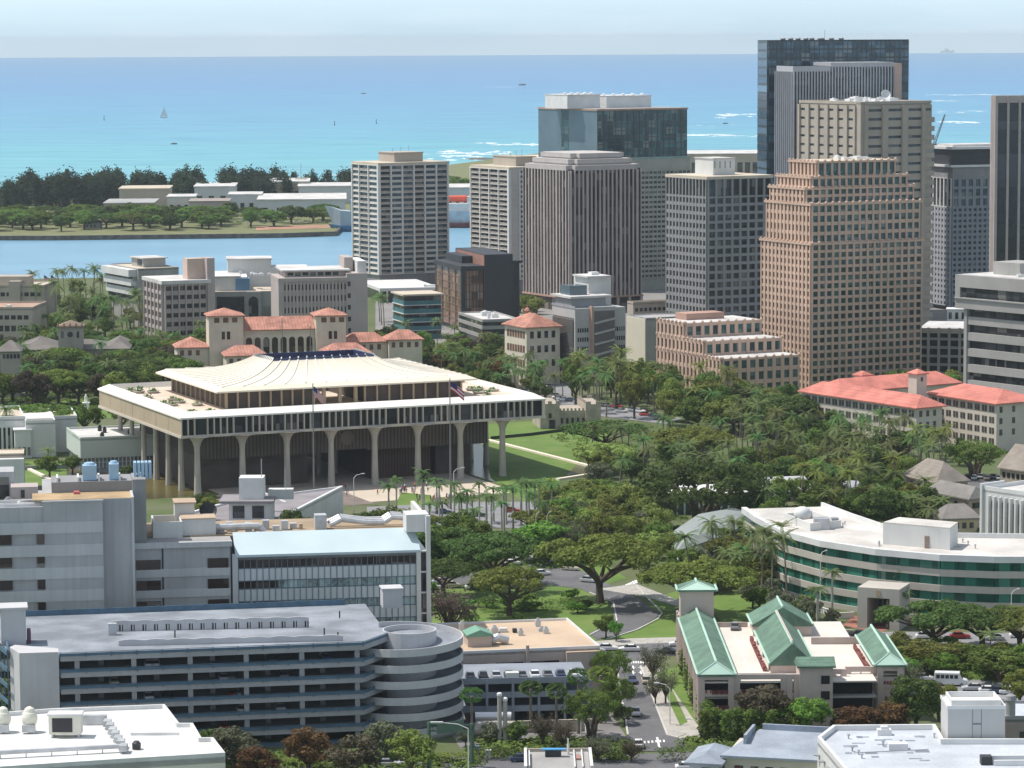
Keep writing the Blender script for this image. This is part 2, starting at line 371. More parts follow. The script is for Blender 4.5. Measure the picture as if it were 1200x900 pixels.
# town ground and island as sheets with a real edge
SH = [(-900, 1725), (-300, 1725), (-180, 1745), (-60, 1765), (60, 1780), (700, 1800)]
sheet('ground', [(-900, 250), (700, 250)]+SH[::-1], 0, M_land, th=4)
isl = [W(x, y) for x, y in [(-260, 277), (60, 277), (250, 275), (330, 274), (392, 272), (398, 266), (418, 262)]]+[Vector((p)) for p in [(-10, 2420, 0), (130, 2440, 0), (600, 2400, 0), (900, 3400, 0), (420, 3650, 0), (60, 3700, 0), (-60, 3300, 0), (-130, 2950, 0), (-300, 2790, 0), (-500, 2760, 0), (-1100, 2700, 0)]]
M_isl = MATS['dry_grass']
isle = sheet('island_ground', isl, -.2, M_isl, th=3.4)
rockm = mat('sea_wall_rock', (.12, .10, .085), .95, .35, .3)
mb = MB(); mb.band([(p.x, p.y) for p in isl[:7]], -2.6, .5, 1.6); o = mb.build('sea_wall', rockm); tag(o, 'dark rock sea wall along the near shore of the island', 'sea wall')
wsheet('island_path', [(300, 265), (395, 263), (393, 266.5), (300, 270)], -.05, mat('red_dirt', (.36, .2, .13), .95, .2, .1))
wsheet('beach', [(575, 193), (640, 191), (640, 181), (600, 182)], .1, mat('sand', (.6, .52, .4), .95, .1, .02))
# surf: ragged foam strips lying on the water
rnd = random.Random(3)
def surf(x0, x1, y, thick, n, sh=1.):
    mb = MB()
    for i in range(n):
        cx = rnd.uniform(x0, x1); L_ = rnd.uniform(.08, .32)*(x1-x0)*sh; cy = y+rnd.gauss(0, thick*.45); k = 14; ptsu = []; ptsd = []
        for j in range(k+1):
            t = j/k; px = cx+(t-.5)*L_; hgt = thick*.19*sin(pi*t)**.6*(rnd.uniform(.3, 1.5)); cyj = cy+rnd.uniform(-.2, .2)+.003*(px-cx)
            a = W(px, cyj-hgt, -2.9+.003*i); b_ = W(px, cyj+hgt, -2.9+.003*i); ptsu.append(a); ptsd.append(b_)
        mb.add(ptsu+ptsd, [(j, j+1, k+2+j, k+1+j) for j in range(k)])
    return mb
mbs = MB()
for a in [(555, 640, 168.5, 2.2, 12), (520, 600, 178, 3.5, 14), (500, 560, 186, 4, 10), (800, 892, 158.5, 1.4, 16, 1.6), (840, 892, 135, 2.5, 14), (805, 860, 147, .8, 5), (440, 560, 180, 1.5, 12),
          (230, 330, 216, 3, 14), (300, 420, 212, 2.5, 16), (160, 240, 222, 2, 8), (1085, 1165, 111, .9, 12), (1100, 1170, 131, 1, 8), (1100, 1165, 143, 2.2, 12), (560, 615, 102.3, .7, 4), (1010, 1200, 118, .8, 5), (650, 660, 178, 1, 3), (380, 440, 206, 1.6, 8)]:
    q = surf(*a); mbs.add(q.v, q.f)
tag(mbs.build('surf', foam), 'broken white surf on the reef beyond the island', 'surf', kind='stuff')
reef = mat('wet_reef', (.10, .10, .09), .9, .3, .05)
wsheet('reef_rocks', [(545, 185.5), (560, 184.5), (576, 185), (590, 186.5), (570, 187.3), (550, 186.8)], -2.8, reef, kind='structure')

# ================================================================ DOWNTOWN MATERIALS
conc = mat('concrete', (.36, .35, .33), .9, .1, .15, streak=.18)
greyc = mat('grey_concrete', (.27, .27, .275), .9, .1, .12, streak=.2)
hospc = mat('hospital_concrete', (.40, .40, .405), .9, .12, .1, streak=.25)
hosp_lt = mat('pale_hospital_concrete', (.50, .505, .51), .9, .1, .1, streak=.2)
whitec = mat('white_concrete', (.62, .62, .60), .85, .06, .15, streak=.12)
beigec = mat('beige_concrete', (.42, .37, .31), .9, .08, .1, streak=.12)
pinkc = mat('pink_granite', (.56, .395, .305), .8, .08, .1, streak=.08)
pinkd = mat('dark_pink_granite', (.42, .26, .20), .8, .08, .1)
brownc = mat('striped_tower_stone', (.44, .39, .365), .85, .06, .1)
roofw = mat('white_roof', (.56, .55, .53), .85, .18, .12, fine=.15)
roofg = mat('grey_roof', (.36, .35, .34), .9, .15, .1, fine=.2)
roofb = mat('beige_roof', (.55, .48, .38), .9, .12, .08, fine=.12)
tile = mat('red_clay_tile', (.48, .225, .165), .9, .3, .25, fine=.5, stripes=(0, 1.2, .3, .8))
tiler = mat('coral_roof', (.58, .20, .155), .85, .2, .2, fine=.35, stripes=(0, 1.5, .25, .85))
g_dark = mat('dark_glass', (.018, .020, .024), .12, .2, .2, cell=(3.1, 3.1, 3.3), spec=.5)
g_brown = mat('brown_glass', (.035, .022, .018), .2, .2, .2, cell=(3.1, 3.1, 3.3), spec=.35)
g_teal = mat('teal_glass', (.02, .055, .058), .12, .2, .2, cell=(3.1, 3.1, 3.5), spec=.5)
g_blue = mat('blue_glass', (.035, .065, .09), .1, .2, .2, cell=(4, 4, 3.5), spec=.5)
g_sky = mat('pale_sky_glass', (.11, .155, .185), .12, .12, .08, spec=.7)
darkm = mat('dark_metal', (.03, .032, .035), .6, .2, .2)
metal = mat('galvanised_metal', (.45, .46, .48), .45, .15, .4, metal=.5)
whitem = mat('white_metal', (.68, .68, .67), .5, .06)

BL = {}
def roofslab(B, x0, x1, y0, y1, z, m, par=.9, pm=None, t=.4):
    # roof surface inside a parapet
    B.one('roof', m, x0+t, x1-t, y0+t, y1-t, z-.6, z+.05)
    pm = pm or m
    q = MB()
    q.box(x0, x1, y0, y0+t, z-.5, z+par); q.box(x0, x1, y1-t, y1, z-.5, z+par)
    q.box(x0, x0+t, y0+t, y1-t, z-.5, z+par); q.box(x1-t, x1, y0+t, y1-t, z-.5, z+par); q.build('parapet', pm, B.root)
def clutter(B, x0, x1, y0, y1, z, n, seed=1, m=None, big=3.):
    r = random.Random(seed)
    for i in range(n):
        w_, d_, h_ = r.uniform(1, big), r.uniform(1, big), r.uniform(.6, 1.8); x = r.uniform(x0, x1-w_); y = r.uniform(y0, y1-d_)
        q = MB(); q.box(x, x+w_, y, y+d_, z, z+h_); q.box(x+.15, x+w_-.15, y+.15, y+d_-.15, z+h_, z+h_+.18)
        q.tube((x+w_/2, y+d_/2, z+h_+.15), (x+w_/2, y+d_/2, z+h_+.5), min(w_, d_)*.3, n=10)
        q.build('roof_unit', m or metal, B.root)

# --- condominium tower by the harbour
def condo(name, label, xl, xc, xr, y, D, nf, ybot, seed, lx, fx_, sidewin):
    B = Bd(name, label, 'apartment tower', xl, xc, xr, y, D)
    a, b, h = B.a, B.b, B.h; z0 = 8
    B.box('core', g_brown, .6, a, .6, b, 0, h-1.2)
    B.box('roof', roofb, -.8, a+.8, -.8, b+.8, h-1.2, h); 
    B.box('roof_edge', whitec, -1.1, a+1.1, -1.1, b+1.1, h-1.5, h-1.2)
    fh = (h-1.5-z0)/nf
    wall = mat('condo_wall', (.58, .55, .51), .85, .06, .1)
    slab = B.m('floor_slab', wall)
    for k in range(nf+1): slab.box(-.9, a+.5, -.9, b+.5, z0+k*fh-.15, z0+k*fh+.15)
    for k in range(nf):
        z = z0+k*fh
        for (face, L_, bays) in (('F', a, fx_), ('L', b, lx)):
            for (s0, s1, typ) in bays:
                s0 *= L_; s1 *= L_
                if typ == 'w':   # window bay
                    B.one('spandrel', wall, *B.map(face, s0, s1, -.02, .5), z+.15, z+1.0)
                    B.win(face, s0+.3, s1-.3, z+1.0, z+fh-.3, g_blue, part='window', ox=0, oy=0)
                    if k == 0: B.one('bay_wall', wall, *B.map(face, s0, s1, -.55, -.03), z+.15, h-1.5)
                elif typ == 'b': # balcony
                    B.box('balcony_rail', mat('balcony_rail', (.33, .30, .27), .6, .2, .5), *B.map(face, s0+.1, s1-.1, .62, .72), z+.15, z+1.15)
                    B.win(face, s0+.4, s1-.4, z+.2, z+fh-.35, g_blue if int(s0*3) % 2 else g_dark, part='balcony_door', oy=.0, ox=0)
                else:
                    if k == 0: B.one('bay_wall', wall, *B.map(face, s0, s1, -.5, .5), z+.15, h-1.5)
    finm = mat('white_fin', (.66, .65, .63), .8, .05)
    for f_, L_, bays in (('F', a, fx_), ('L', b, lx)):
        for (s0, s1, typ) in bays: B.box('fin', finm, *B.map(f_, s0*L_-.35, s0*L_+.35, -.4, 1.15), z0, h-1.5)
    B.box('fin', finm, a-.4, a+.4, -1.15, .4, z0, h-1.5); B.box('fin', finm, -1.15, .3, b-.4, b+.4, z0, h-1.5); B.box('fin', finm, -1.2, .4, -1.2, .4, z0, h-1.5)
    B.box('penthouse', beigec, a*.30, a*.72, b*.2, b*.8, h, h+4.6)
    B.box('penthouse', beigec, a*.29, a*.73, b*.19, b*.81, h+4.6, h+5.)
    for i in range(3): MB().tube((a*(.35+.12*i), b*.4, h+4.8), (a*(.35+.12*i), b*.4, h+7+i*.7), .12).build('mast', metal, B.root)
    B.box('base', greyc, 0, a, 0, b, 0, z0)
    return B
q = 1/6.
B = condo('apartment_tower', 'tall pale apartment tower with balconies and white fins at the harbour edge', 414, 444, 524, 191, 1640, 20, 338, 1,
      [(0, .36, 'w'), (.36, .72, 'b'), (.72, 1, 'w')], [(0, .165, 'b'), (.165, .33, 'w'), (.33, .5, 'b'), (.5, .66, 'b'), (.66, .83, 'w'), (.83, 1, 'b')], 1); B.done()
B = condo('apartment_tower', 'narrow apartment tower with deep balconies on its left side, behind the brown office block', 553, 597, 652, 196, 1600, 22, 350, 2,
      [(0, .25, 'b'), (.25, .5, 'b'), (.5, .75, 'b'), (.75, 1, 'b')], [(0, .2, 'p'), (.2, .42, 'w'), (.42, .6, 'p'), (.6, .8, 'w'), (.8, 1, 'p')], 1); B.done()
# low podium between condo and teal building
B = Bd('parking_podium', 'low white-roofed podium with slim columns at the foot of the harbour apartment tower', 'podium', 420, 445, 515, 338, 1560, th=14)
a, b, h = B.a, B.b, B.h
B.box('deck', whitec, 0, a, 0, b, h-1.5, h); B.box('core', g_dark, 1.5, a-1, 1.5, b-1, 0, h-1.5)
for i in range(9): B.one('column', whitec, i*a/8-.35, i*a/8+.35, -.1, .6, 0, h-1.5)
B.done()
tag(MB().box(-2.5, 2.5, -2, 2, 0, 3).box(-3, -2.5, -2.2, 2.2, 0, 3.4).build('roof_hut', whitem), 'small white hut on the podium roof beside the teal office building', 'roof hut').location = AT(504, 336, 1572)-Vector((0, 0, 2))

# --- blue glass tower with concrete lower part
B = Bd('glass_tower', 'office tower with a mirrored blue glass top and two white boxes on its roof', 'office tower', 631, 700, 805, 128, 1620)
a, b, h = B.a, B.b, B.h; zg = B.zf(184)
B.box('core', darkm, .6, a-.6, .6, b-.6, 0, h-.5)
mull = mat('glass_mullion', (.05, .05, .055), .4, .1)
nl = 3
for (s0, s1, mt) in ((0, b*.47, g_sky), (b*.60, b, g_sky)):
    B.m('glass_wall', mt).box(-.1, .5, s0, s1, zg-6, h-.8)
B.m('glass_wall', g_dark).box(.25, .5, b*.47, b*.60, zg-6, h-.8)
B.grid('F', 0, a, zg-4, h-.8, 15, 8, .86, .86, mull, g_teal, d=.15, pier_out=.05)
B.grid('R', 0, b, zg-4, h-.8, 1, 8, 1, .86, mull, g_teal, d=.15)
copper = mat('copper_coping', (.42, .28, .2), .6, .1)
B.box('coping', copper, -.5, a+.5, -.5, b+.5, h-.8, h); B.box('roof', roofg, .5, a-.5, .5, b-.5, h, h+.1)
lowm = mat('lower_tower_band', (.36, .36, .31), .85, .08)
zt = B.zf(178, 780)
B.box('ledge', mat('green_glass_ledge', (.22, .36, .33), .4, .2, .3), a*.36, a+1.2, -1.8, 0, zt-4.2, zt-3.2)
B.box('wall', lowm, a*.36, a+1, -1.6, 0, zt-10, zt-4.2)
B.grid('F', a*.36, a+1, 6, zt-10, 14, 22, .8, .5, lowm, g_dark, oy=-1.6, d=.4)
B.grid('L', -1.6, b, 6, zg-6, 14, 22, .8, .5, lowm, g_dark, ox=0, d=.4)
B.box('core', lowm, a*.36, a+1, -1.55, 3, 0, zt-4.2)
for px0, px1, hh in ((664, 707, 16), (710, 767, 14)):
    x0, x1 = B.fx(px0+22), B.fx(px1+20)
    o = MB().box(x0, x1-1.2, b*.3, b*.68, h, h+hh*.44).box(x0-.2, x1-1, b*.29, b*.69, h+hh*.44, h+hh*.44+.3)
    for i in range(5): o.lathe([(.9, h+hh*.44+.3), (1, h+hh*.44+1), (.3, h+hh*.44+1.3)], (x0+2+i*(x1-x0-5)/4, b*.4), 8)
    o.build('cooling_house', whitem, B.root)
B.done(); BL['glass'] = B

# --- dark striped tower with stepped crown
B = Bd('striped_tower', 'wide stone-striped office tower with a stepped white crown, right of the narrow apartment tower', 'office tower', 614, 668, 751, 199, 1500)
a, b, h = B.a, B.b, B.h
cr = mat('crown_stone', (.46, .43, .41), .85, .06, .2)
B.box('core', g_brown, .2, a-.2, .2, b-.2, 0, h)
def notched(o, n=3.2): return [(o+n, o), (a-o-n, o), (a-o-n, o+n), (a-o, o+n), (a-o, b-o-n), (a-o-n, b-o-n), (a-o-n, b-o), (o+n, b-o), (o+n, b-o-n), (o, b-o-n), (o, o+n), (o+n, o+n)]
cm = B.m('crown', cr)
for o_, z0, z1 in ((-.8, h-.5, h+1.9), (2.4, h+1.9, h+2.7), (1.9, h+2.7, h+4.7), (5.4, h+4.7, h+5.4), (4.8, h+5.4, h+7.4)): cm.prism(notched(o_), z0, z1)
def stripe(face, L_, n):
    for i in range(n+1):
        s = i*L_/n; wd = .75 if i % 4 else 1.15
        B.m('stone_pier', brownc).box(*B.map(face, max(0, s-wd/2), min(L_, s+wd/2), -.05, .8), 7, h-.5)
    k = 0
    for i in range(n):
        B.win(face, i*L_/n+.35, (i+1)*L_/n-.35, 7, h-.5, g_brown, part='window_strip')
stripe('F', a, 17); stripe('L', b, 15)
for i in range(7): B.m('ground_column', brownc).box(i*a/6-.6, i*a/6+.6, -.8, .5, 0, 7)
B.box('base_band', pinkd, -.9, a+.9, -.9, b+.9, 6.2, 7)
B.done()

# --- grey grid tower
B = Bd('grid_tower', 'dark grey tower with a grid of square windows and a pale box on its roof', 'office tower', 782, 829, 904, 207, 1350)
a, b, h = B.a, B.b, B.h; B.box('core', darkm, .3, a, .3, b, 0, h-.6)
gw = mat('grid_tower_frame', (.25, .25, .25), .85, .06, .1); zt = B.zf(231)
B.grid('F', 0, a, zt, h-1.2, 8, 1, .76, .95, gw, g_dark, d=.7); B.grid('L', 0, b, zt, h-1.2, 12, 1, .72, .95, gw, g_dark, d=.7)
nf = 17; B.grid('F', 0, a, 1, zt, 8, nf, .72, .66, gw, g_dark, d=.7); B.grid('L', 0, b, 1, zt, 12, nf, .62, .6, gw, g_dark, d=.7)
B.box('roof', roofb, -.7, a+.7, -.7, b+.7, h-1.2, h)
B.box('penthouse', whitec, a*.28, a*.62, b*.3, b*.75, h, h+7); B.box('penthouse', roofw, a*.27, a*.63, b*.29, b*.76, h+7, h+7.4)
for i in range(4): B.one('vent', darkm, a*.30+i*a*.08, a*.31+i*a*.08, b*.3-.06, b*.3+.1, h+3, h+6)
B.done()

# --- tallest dark glass slab and its finned wing
B = Bd('glass_slab_tower', 'tallest tower, a dark blue glass slab banded by floors that rises above the horizon', 'office tower', 888, 899, 1065, 48, 1480, th=9, z=None)
a, b, h = B.a, B.b, B.h; B.box('core', darkm, .4, a-.4, .4, b-.4, 0, h)
sl_ = mat('slab_mullion', (.045, .06, .07), .35, .1)
B.grid('F', 0, a, 2, h, 30, 32, .88, .8, sl_, g_blue, d=.12, pier_out=.1)
slabg = mat('slab_side_glass', (.06, .10, .14), .1, .15, .2, cell=(30, 30, 4), spec=.6)
B.box('side_spandrel', sl_, 0, .5, 0, b, 0, h)
for k in range(32): B.one('glass_band', slabg, -.08, .3, 0, b, 2+k*(h-2)/32, 2+(k+.72)*(h-2)/32)
B.box('roof', darkm, 0, a, 0, b, h, h+.4)
r_ = random.Random(5)
for i in range(9): 
    x = a*(.12+.05*i+r_.uniform(0, .04)); MB().lathe([(1.1, h+.4), (1.4, h+1.1), (.4, h+1.6)], (x, b*.5), 8).build('roof_fan', metal, B.root)
MB().tube((a*.44, b*.5, h), (a*.44, b*.5, h+5), .12).build('mast', metal, B.root)
B.done()
B = Bd('finned_tower', 'slimmer tower of close vertical metal fins standing in front of the dark glass slab', 'office tower', 911, 930, 1056, 75, 1440, th=9)
a, b, h = B.a, B.b, B.h; B.box('core', g_blue, .2, a-.2, .2, b-.2, 0, h-1)
fm = mat('aluminium_fin', (.40, .40, .42), .6, .05); fmr = mat('rose_stone', (.50, .36, .31), .8, .06)
B.box('parapet', fm, a*.34, a*.93, -.6, b, h-1.5, h+.6); B.box('parapet', fm, -.4, a*.34, -.6, b, h-3.5, h-1)
n = 34
for i in range(n+1): B.m('fin', fm).box(a*.93*i/n-.28, a*.93*i/n+.28, -1.2, .2, 2, h-1.5-(2 if i < n*.36 else 0))
for i in range(9): B.m('fin', fm).box(-1.2, .2, b*i/8-.3, b*i/8+.3, 2, h-3.5)
B.box('side_wall', fmr, a*.93, a, -1.2, b, 0, h)
for k in range(33): B.m('spandrel', darkm).box(0, a*.93, -.12, .25, 2+k*(h-6)/33, 2.9+k*(h-6)/33)
for i in range(n): B.win('F', a*.93*i/n+.26, a*.93*(i+1)/n-.26, 2, h-4, g_blue, part='window_strip')
B.done()

# --- beige slit window tower
B = Bd('slit_window_tower', 'beige concrete tower with rows of dark slit windows and a white rooftop dish', 'office tower', 937, 1009, 1091, 121, 1380)
a, b, h = B.a, B.b, B.h; B.box('core', beigec, .3, a, .3, b, 0, h); nf = 25
B.grid('F', 1.5, a-4, 2, h-1, 3, nf, .72, .30, beigec, g_dark, d=.35, pier_out=1.1, zoff=.42)
B.grid('L', 3, b, 2, h-1, 6, nf, .62, .26, beigec, g_dark, d=.35, pier_out=.8, zoff=.42)
B.box('corner', beigec, -.4, 1.5, -.4, 3, 0, h)
fh = (h-3)/nf
for k in range(nf-1): B.one('balcony', beigec, a-3.6, a+1.6, -.7, 4, 2+k*fh, 2+k*fh+fh*.58)
B.grid('F', a-4, a+.2, 2, h-1, 1, nf, .8, .3, beigec, g_dark, d=.3, zoff=.42, part='end_window')
roofslab(B, -.4, a, -.4, b, h, roofw, .7, beigec); clutter(B, 3, a-4, 5, b-5, h, 16, 4, whitem, 5)
# dish
dm = MB(); dm.lathe([(.1, 0), (1.1, .15), (1.9, .55), (2.2, 1.0), (2.15, 1.05), (1.0, .35), (.1, .2)], n=16)
d = dm.build('dish', whitem, B.root); d.location = (a*.42, 4, h+3.2); d.rotation_euler = (radians(70), 0, radians(-20))
MB().tube((a*.42, 4.4, h), (a*.42, 4.4, h+3.4), .25).build('dish_post', metal, B.root)
B.done()

# --- pink granite stepped tower
B = Bd('pink_granite_tower', 'broad pink granite tower with stepped upper storeys and scalloped cornices', 'office tower', 893, 951, 1080, 290, 1160, th=27)
a, b = B.a, B.b; nf = 28
hz = lambda y: AT(951, y, 1160).z
zs = [hz(y) for y in (190, 212, 222, 240, 285, 320)]
B.h = zs[0]
tiers = [ # x0,x1,y0,y1 fraction insets, z0,z1,nfloors
 (0, a, 0, b, 0, hz(286), 19), (1.0, a, 1.8, b-2, hz(286), hz(240), 4), (1.0, a, 6, b-4.5, hz(240), hz(222), 2), (4, a-2.8, 6.5, b-5, hz(222), hz(209), 1), (7, a-7.3, 7.5, b-9, hz(209), hz(191), 1)]
crest = B.m('cornice', pinkc)
sc = mat('pale_scallop', (.62, .47, .40), .8, .05)
for (x0, x1, y0, y1, z0, z1, n) in tiers:
    B.box('core', darkm, x0+.5, x1-.5, y0+.5, y1-.5, z0, z1-.3)
    bx = 3.05; nx = max(3, round((x1-x0)/bx)); ny = max(3, round((y1-y0)/2.6))
    wz = .64 if n > 1 or z1-z0 < 5 else .82
    if z0 > hz(211): wz = .8
    B.grid('F', x0, x1, z0, z1, nx, n, .70, wz, pinkc, g_teal, oy=y0, d=.45, pier_out=.2)
    B.grid('L', y0, y1, z0, z1, ny, n, .50, wz, pinkc, g_brown, ox=x0, d=.45, pier_out=.2)
    B.grid('R', y0, y1, z0, z1, 1, n, .9, wz, pinkc, g_teal, ox=x1, d=.3, part='ribbon_window')
    crest.box(x0-.9, x1+.9, y0-.9, y1+.9, z1-.5, z1+.2)
    B.box('terrace', roofb, x0, x1, y0, y1, z1-.2, z1+.22)
    for i in range(nx+1):
        crest.lathe([(.55, z1+.1), (.6, z1+.6), (.2, z1+1.)], (x0+(x1-x0)*i/nx, y0-.5), 6)
    for i in range(0, ny+1): crest.lathe([(.5, z1+.1), (.5, z1+.6), (.2, z1+.9)], (x0-.5, y0+(y1-y0)*i/ny), 6)
# stepped corner buttresses on the near face
for x0, x1, zt in ((3.0, a*.45, hz(235)), (a*.28, a-5, hz(262)), (a*.2, a*.9, hz(300))):
    pass
clutter(B, 14, a-12, 12, b-10, hz(191), 5, 9, whitem, 6)
B.done(); BL['pink'] = B

# stepped podium
B = Bd('stepped_podium', 'low pink granite block stepping up in three white terraces, left of the pink tower', 'podium building', 771, 846, 936, 421, 1110, th=27)
a, b, h = B.a, B.b, B.h
z2 = h+5.2; z3 = h+10.6
for (x0, x1, y0, y1, z0, z1, n) in ((0, a, 0, b, 0, h, 4), (0.0, a, 12, b, h, z2, 1), (.0, a, 26, b, z2, z3, 1)):
    B.box('core', darkm, x0+.5, x1-.5, y0+.5, y1-.5, z0, z1-.3)
    nx = 9; ny = round((y1-y0)/2.7)
    if n > 1:
        B.grid('L', y0, y1, z0+4, z1, ny, n-1, .5, .66, pinkc, g_dark, ox=x0, d=.45, pier_out=.2); B.box('wall', pinkd, x0, x1, y0, y1, 0, 4)
        B.grid('F', x0, x1, z0+4, z1, nx, n-1, .62, .66, pinkc, g_teal, oy=y0, d=.45, pier_out=.2)
    else:
        B.grid('L', y0, y1, z0, z1, ny, n, .5, .6, pinkc, g_dark, ox=x0, d=.45, pier_out=.2)
        B.grid('F', x0, x1, z0, z1, nx, n, .62, .6, pinkc, g_teal, oy=y0, d=.45, pier_out=.2)
    B.box('terrace', roofw, x0+.1, x1-.1, y0+.1, y1-.1, z1-.2, z1+.15)
    for i in range(ny+1): B.m('cornice', pinkc).lathe([(.5, z1-.3), (.6, z1+.5), (.25, z1+.9)], (x0-.4, y0+(y1-y0)*i/ny), 6)
    for i in range(nx+1): B.m('cornice', pinkc).lathe([(.5, z1-.3), (.6, z1+.5), (.25, z1+.9)], (x0+(x1-x0)*i/nx, y0-.4), 6)
B.box('penthouse', pinkd, a*.2, a*.7, 36, 44, z3, z3+2.5)
B.done()

# --- blue grey tower far right
B = Bd('blue_grey_tower', 'blue-grey tower with two white roof ledges, left of the black striped tower', 'office tower', 1091, 1116, 1192, 196, 1500, th=20)
a, b, h = B.a, B.b, B.h; bg_ = mat('blue_grey_frame', (.23, .25, .285), .8, .06)
B.box('core', darkm, .3, a, .3, b, 0, h+6); zt = B.zf(243)
B.grid('F', 0, a, B.zf(207), h, 1, 1, .02, .02, greyc, g_dark, d=.4)
B.box('wall', greyc, -.3, a, -.3, b, B.zf(209), h)
B.grid('F', 0, a, zt, B.zf(209), 9, 3, .6, .72, bg_, g_dark, d=.5); B.grid('L', 0, b, zt, B.zf(209), 6, 1, .7, .96, whitec, g_dark, d=.6)
B.grid('F', 0, a, 2, zt, 13, 18, .55, .5, bg_, g_dark, d=.6); B.grid('L', 0, b, 2, zt, 7, 18, .5, .5, mat('pale_blue_frame', (.38, .40, .43), .8, .05), g_dark, d=.9)
B.box('ledge', whitem, -1.6, a+1, -1.6, b, h, h+1.0)
B.box('core', darkm, 1, a-1, 1, b-1, h, h+8)
B.grid('F', 1, a-1, h+1, h+6, 16, 1, .45, .62, whitec, g_dark, oy=1, d=.5); B.grid('L', 1, b, h+1, h+6, 6, 1, .45, .6, whitec, g_dark, ox=1, d=.5)
B.box('ledge', whitem, -1, a+1, -1, b, h+8.4, h+9.6); B.box('roof', roofw, 2, a-6, 3, b-2, h+9.6, h+10.6)
B.done()
# --- black striped tower at the edge
B = Bd('black_striped_tower', 'near-black tower with thin pale vertical piers at the right edge of the view', 'office tower', 1164, 1168, 1262, 112, 1300, th=14)
a, b, h = B.a, B.b, B.h; B.box('core', mat('black_glass', (.012, .012, .018), .15, .2, .2, cell=(40, 40, 3.4)), .2, a, .2, b, 0, h-3)
pr = mat('pale_pier', (.42, .36, .34), .8, .06)
B.box('crown', pr, 0, a, 0, b, h-3, h)
for i in range(8): B.one('pier', pr, i*a/7-.5, i*a/7+.5, -.5, .4, 0, h)
for i in range(5): B.one('pier', pr, -.8, .3, i*b/4-.7, i*b/4+.7, 0, h)
for i in range(7): B.win('F', i*a/7+.7, (i+1)*a/7-.7, 2, h-3, MATS['black_glass'], part='window_strip')
B.done()

# --- big grey building at right edge, seen on its left side
B = Bd('overhanging_office', 'heavy grey office block with an overhanging top storey at the right edge', 'office building', 1124, 1262, 1300, 340, 1075, th=36, b=None)
a, b, h = 60, B.b, AT(1124, 319, 1130).z
z1 = AT(1124, 353, 1130).z
B.box('core', g_dark, .8, a, .8, b-4, 0, z1); B.box('top_storey', mat('office_concrete', (.34, .33, .32), .85, .07, .1, streak=.12), -2, a, -2, b, z1-1.5, z1+2.); 
oc = MATS['office_concrete']; q = B.m('top_storey', oc)
q.box(-2, a, -2, b, h-4.4, h); q.box(-2, a, b-2.4, b, z1+2., h-4.4); B.box('core', g_dark, -1.2, a, -1, b-2.5, z1+2, h-4.4)
B.win('L', 0, b-3, z1+3.2, h-4.3, g_dark, ox=-1.3, part='ribbon_window'); q.box(-2.6, -1, -2, b, z1+2, z1+2.4)
zz = z1-1.5; n = 6
for k in range(n):
    za = zz*k/n; zb = zz*(k+1)/n
    B.m('spandrel', oc).box(-.6, a, -.6, b-4, za, za+(zb-za)*.5); B.win('L', 0, b-5, za+(zb-za)*.5, zb, g_dark, ox=.8, part='ribbon_window')
B.box('pier', oc, -1, 3, b-5, b-3.6, 0, z1-1.5); B.box('roof', roofw, 0, a, 0, b-1, h-.3, h+.1)
B.box('penthouse', conc, 8, 20, b-22, b-9, h, h+4.6); B.box('penthouse', conc, 8, 20, b-70, b-44, h, h+5)
clutter(B, 2, 12, b-50, b-22, h, 7, 5, whitem, 5)
B.box('base', oc, -6, a, 0, b-2, 0, 4)
B.done()
# --- ramp parkade between
B = Bd('parking_structure', 'small beige multi-storey car park with slab piers, right of the pink tower foot', 'car park', 1062, 1076, 1137, 388, 1215, th=-14, b=30)
a, b, h = B.a, 34, B.h+1.
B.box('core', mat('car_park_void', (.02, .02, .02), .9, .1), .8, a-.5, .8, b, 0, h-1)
for k in range(6): B.one('deck', conc, 0, a, 0, b, k*(h-1.2)/5-.5+.6, k*(h-1.2)/5+.6+.5)
for i in range(6): B.one('pier', conc, i*a/5-.5, i*a/5+.5, -.7, .3, 0, h+.5)
for i in range(5): B.one('panel', beigec, i*a/5+.6, (i+1)*a/5-.6, -.3, -.02, h-1.7, h+.3)
B.box('roof', roofw, .3, a-.3, .3, b-.3, h-.35, h+.02); B.done()
B = Bd('roof_pavilion', 'small white pavilion with square openings behind the beige car park', 'pavilion', 1104, 1110, 1140, 362, 1262, th=-10, b=8)
a, b, h = B.a, 8, B.h
B.box('wall', beigec, 0, a, 0, b, 0, h-5); B.grid('F', 0, a, h-5, h-.4, 4, 1, .5, .6, whitem, g_dark, d=.3); B.box('core', whitem, .1, a, .1, b, h-5, h-.4); B.box('roof', whitem, -.5, a+.5, -.5, b+.5, h-.4, h)
B.done()

# --- brown and black office block
B = Bd('brown_office_block', 'brown office block with bronze glass and a black side tower, left of the striped tower', 'office building', 511, 542, 566, 312, 1400, th=16)
a, b, h = B.a, B.b, B.h; br = mat('bronze_frame', (.17, .10, .075), .6, .1); gb = mat('bronze_glass', (.13, .075, .055), .2, .1, .1, cell=(3, 3, 3.6), spec=.4)
B.box('core', darkm, .3, a, .3, b, 0, h-.5); B.grid('L', 0, b, 2, h-2, 4, 8, .92, .86, br, gb, d=.3); B.grid('F', 0, a, 2, h-2, 6, 8, .86, .93, darkm, gb, d=.3)
B.box('roof', darkm, -1, a+1, -1, b+1, h-2, h)
B.box('corner', darkm, -.8, 1., -.8, 1., 0, h)
x1 = B.fx(571); blk = mat('black_cladding', (.03, .032, .038), .55, .1, .2); x2 = B.fx(600); x3 = B.fx(613)
B.box('side_tower', mat('rust_frame', (.30, .15, .11), .7, .1), a+.3, x1-1.6, -1, b, 0, h+4.6); B.box('side_tower', blk, x1-1.6, x2, -1.2, b+2, 0, h+5)
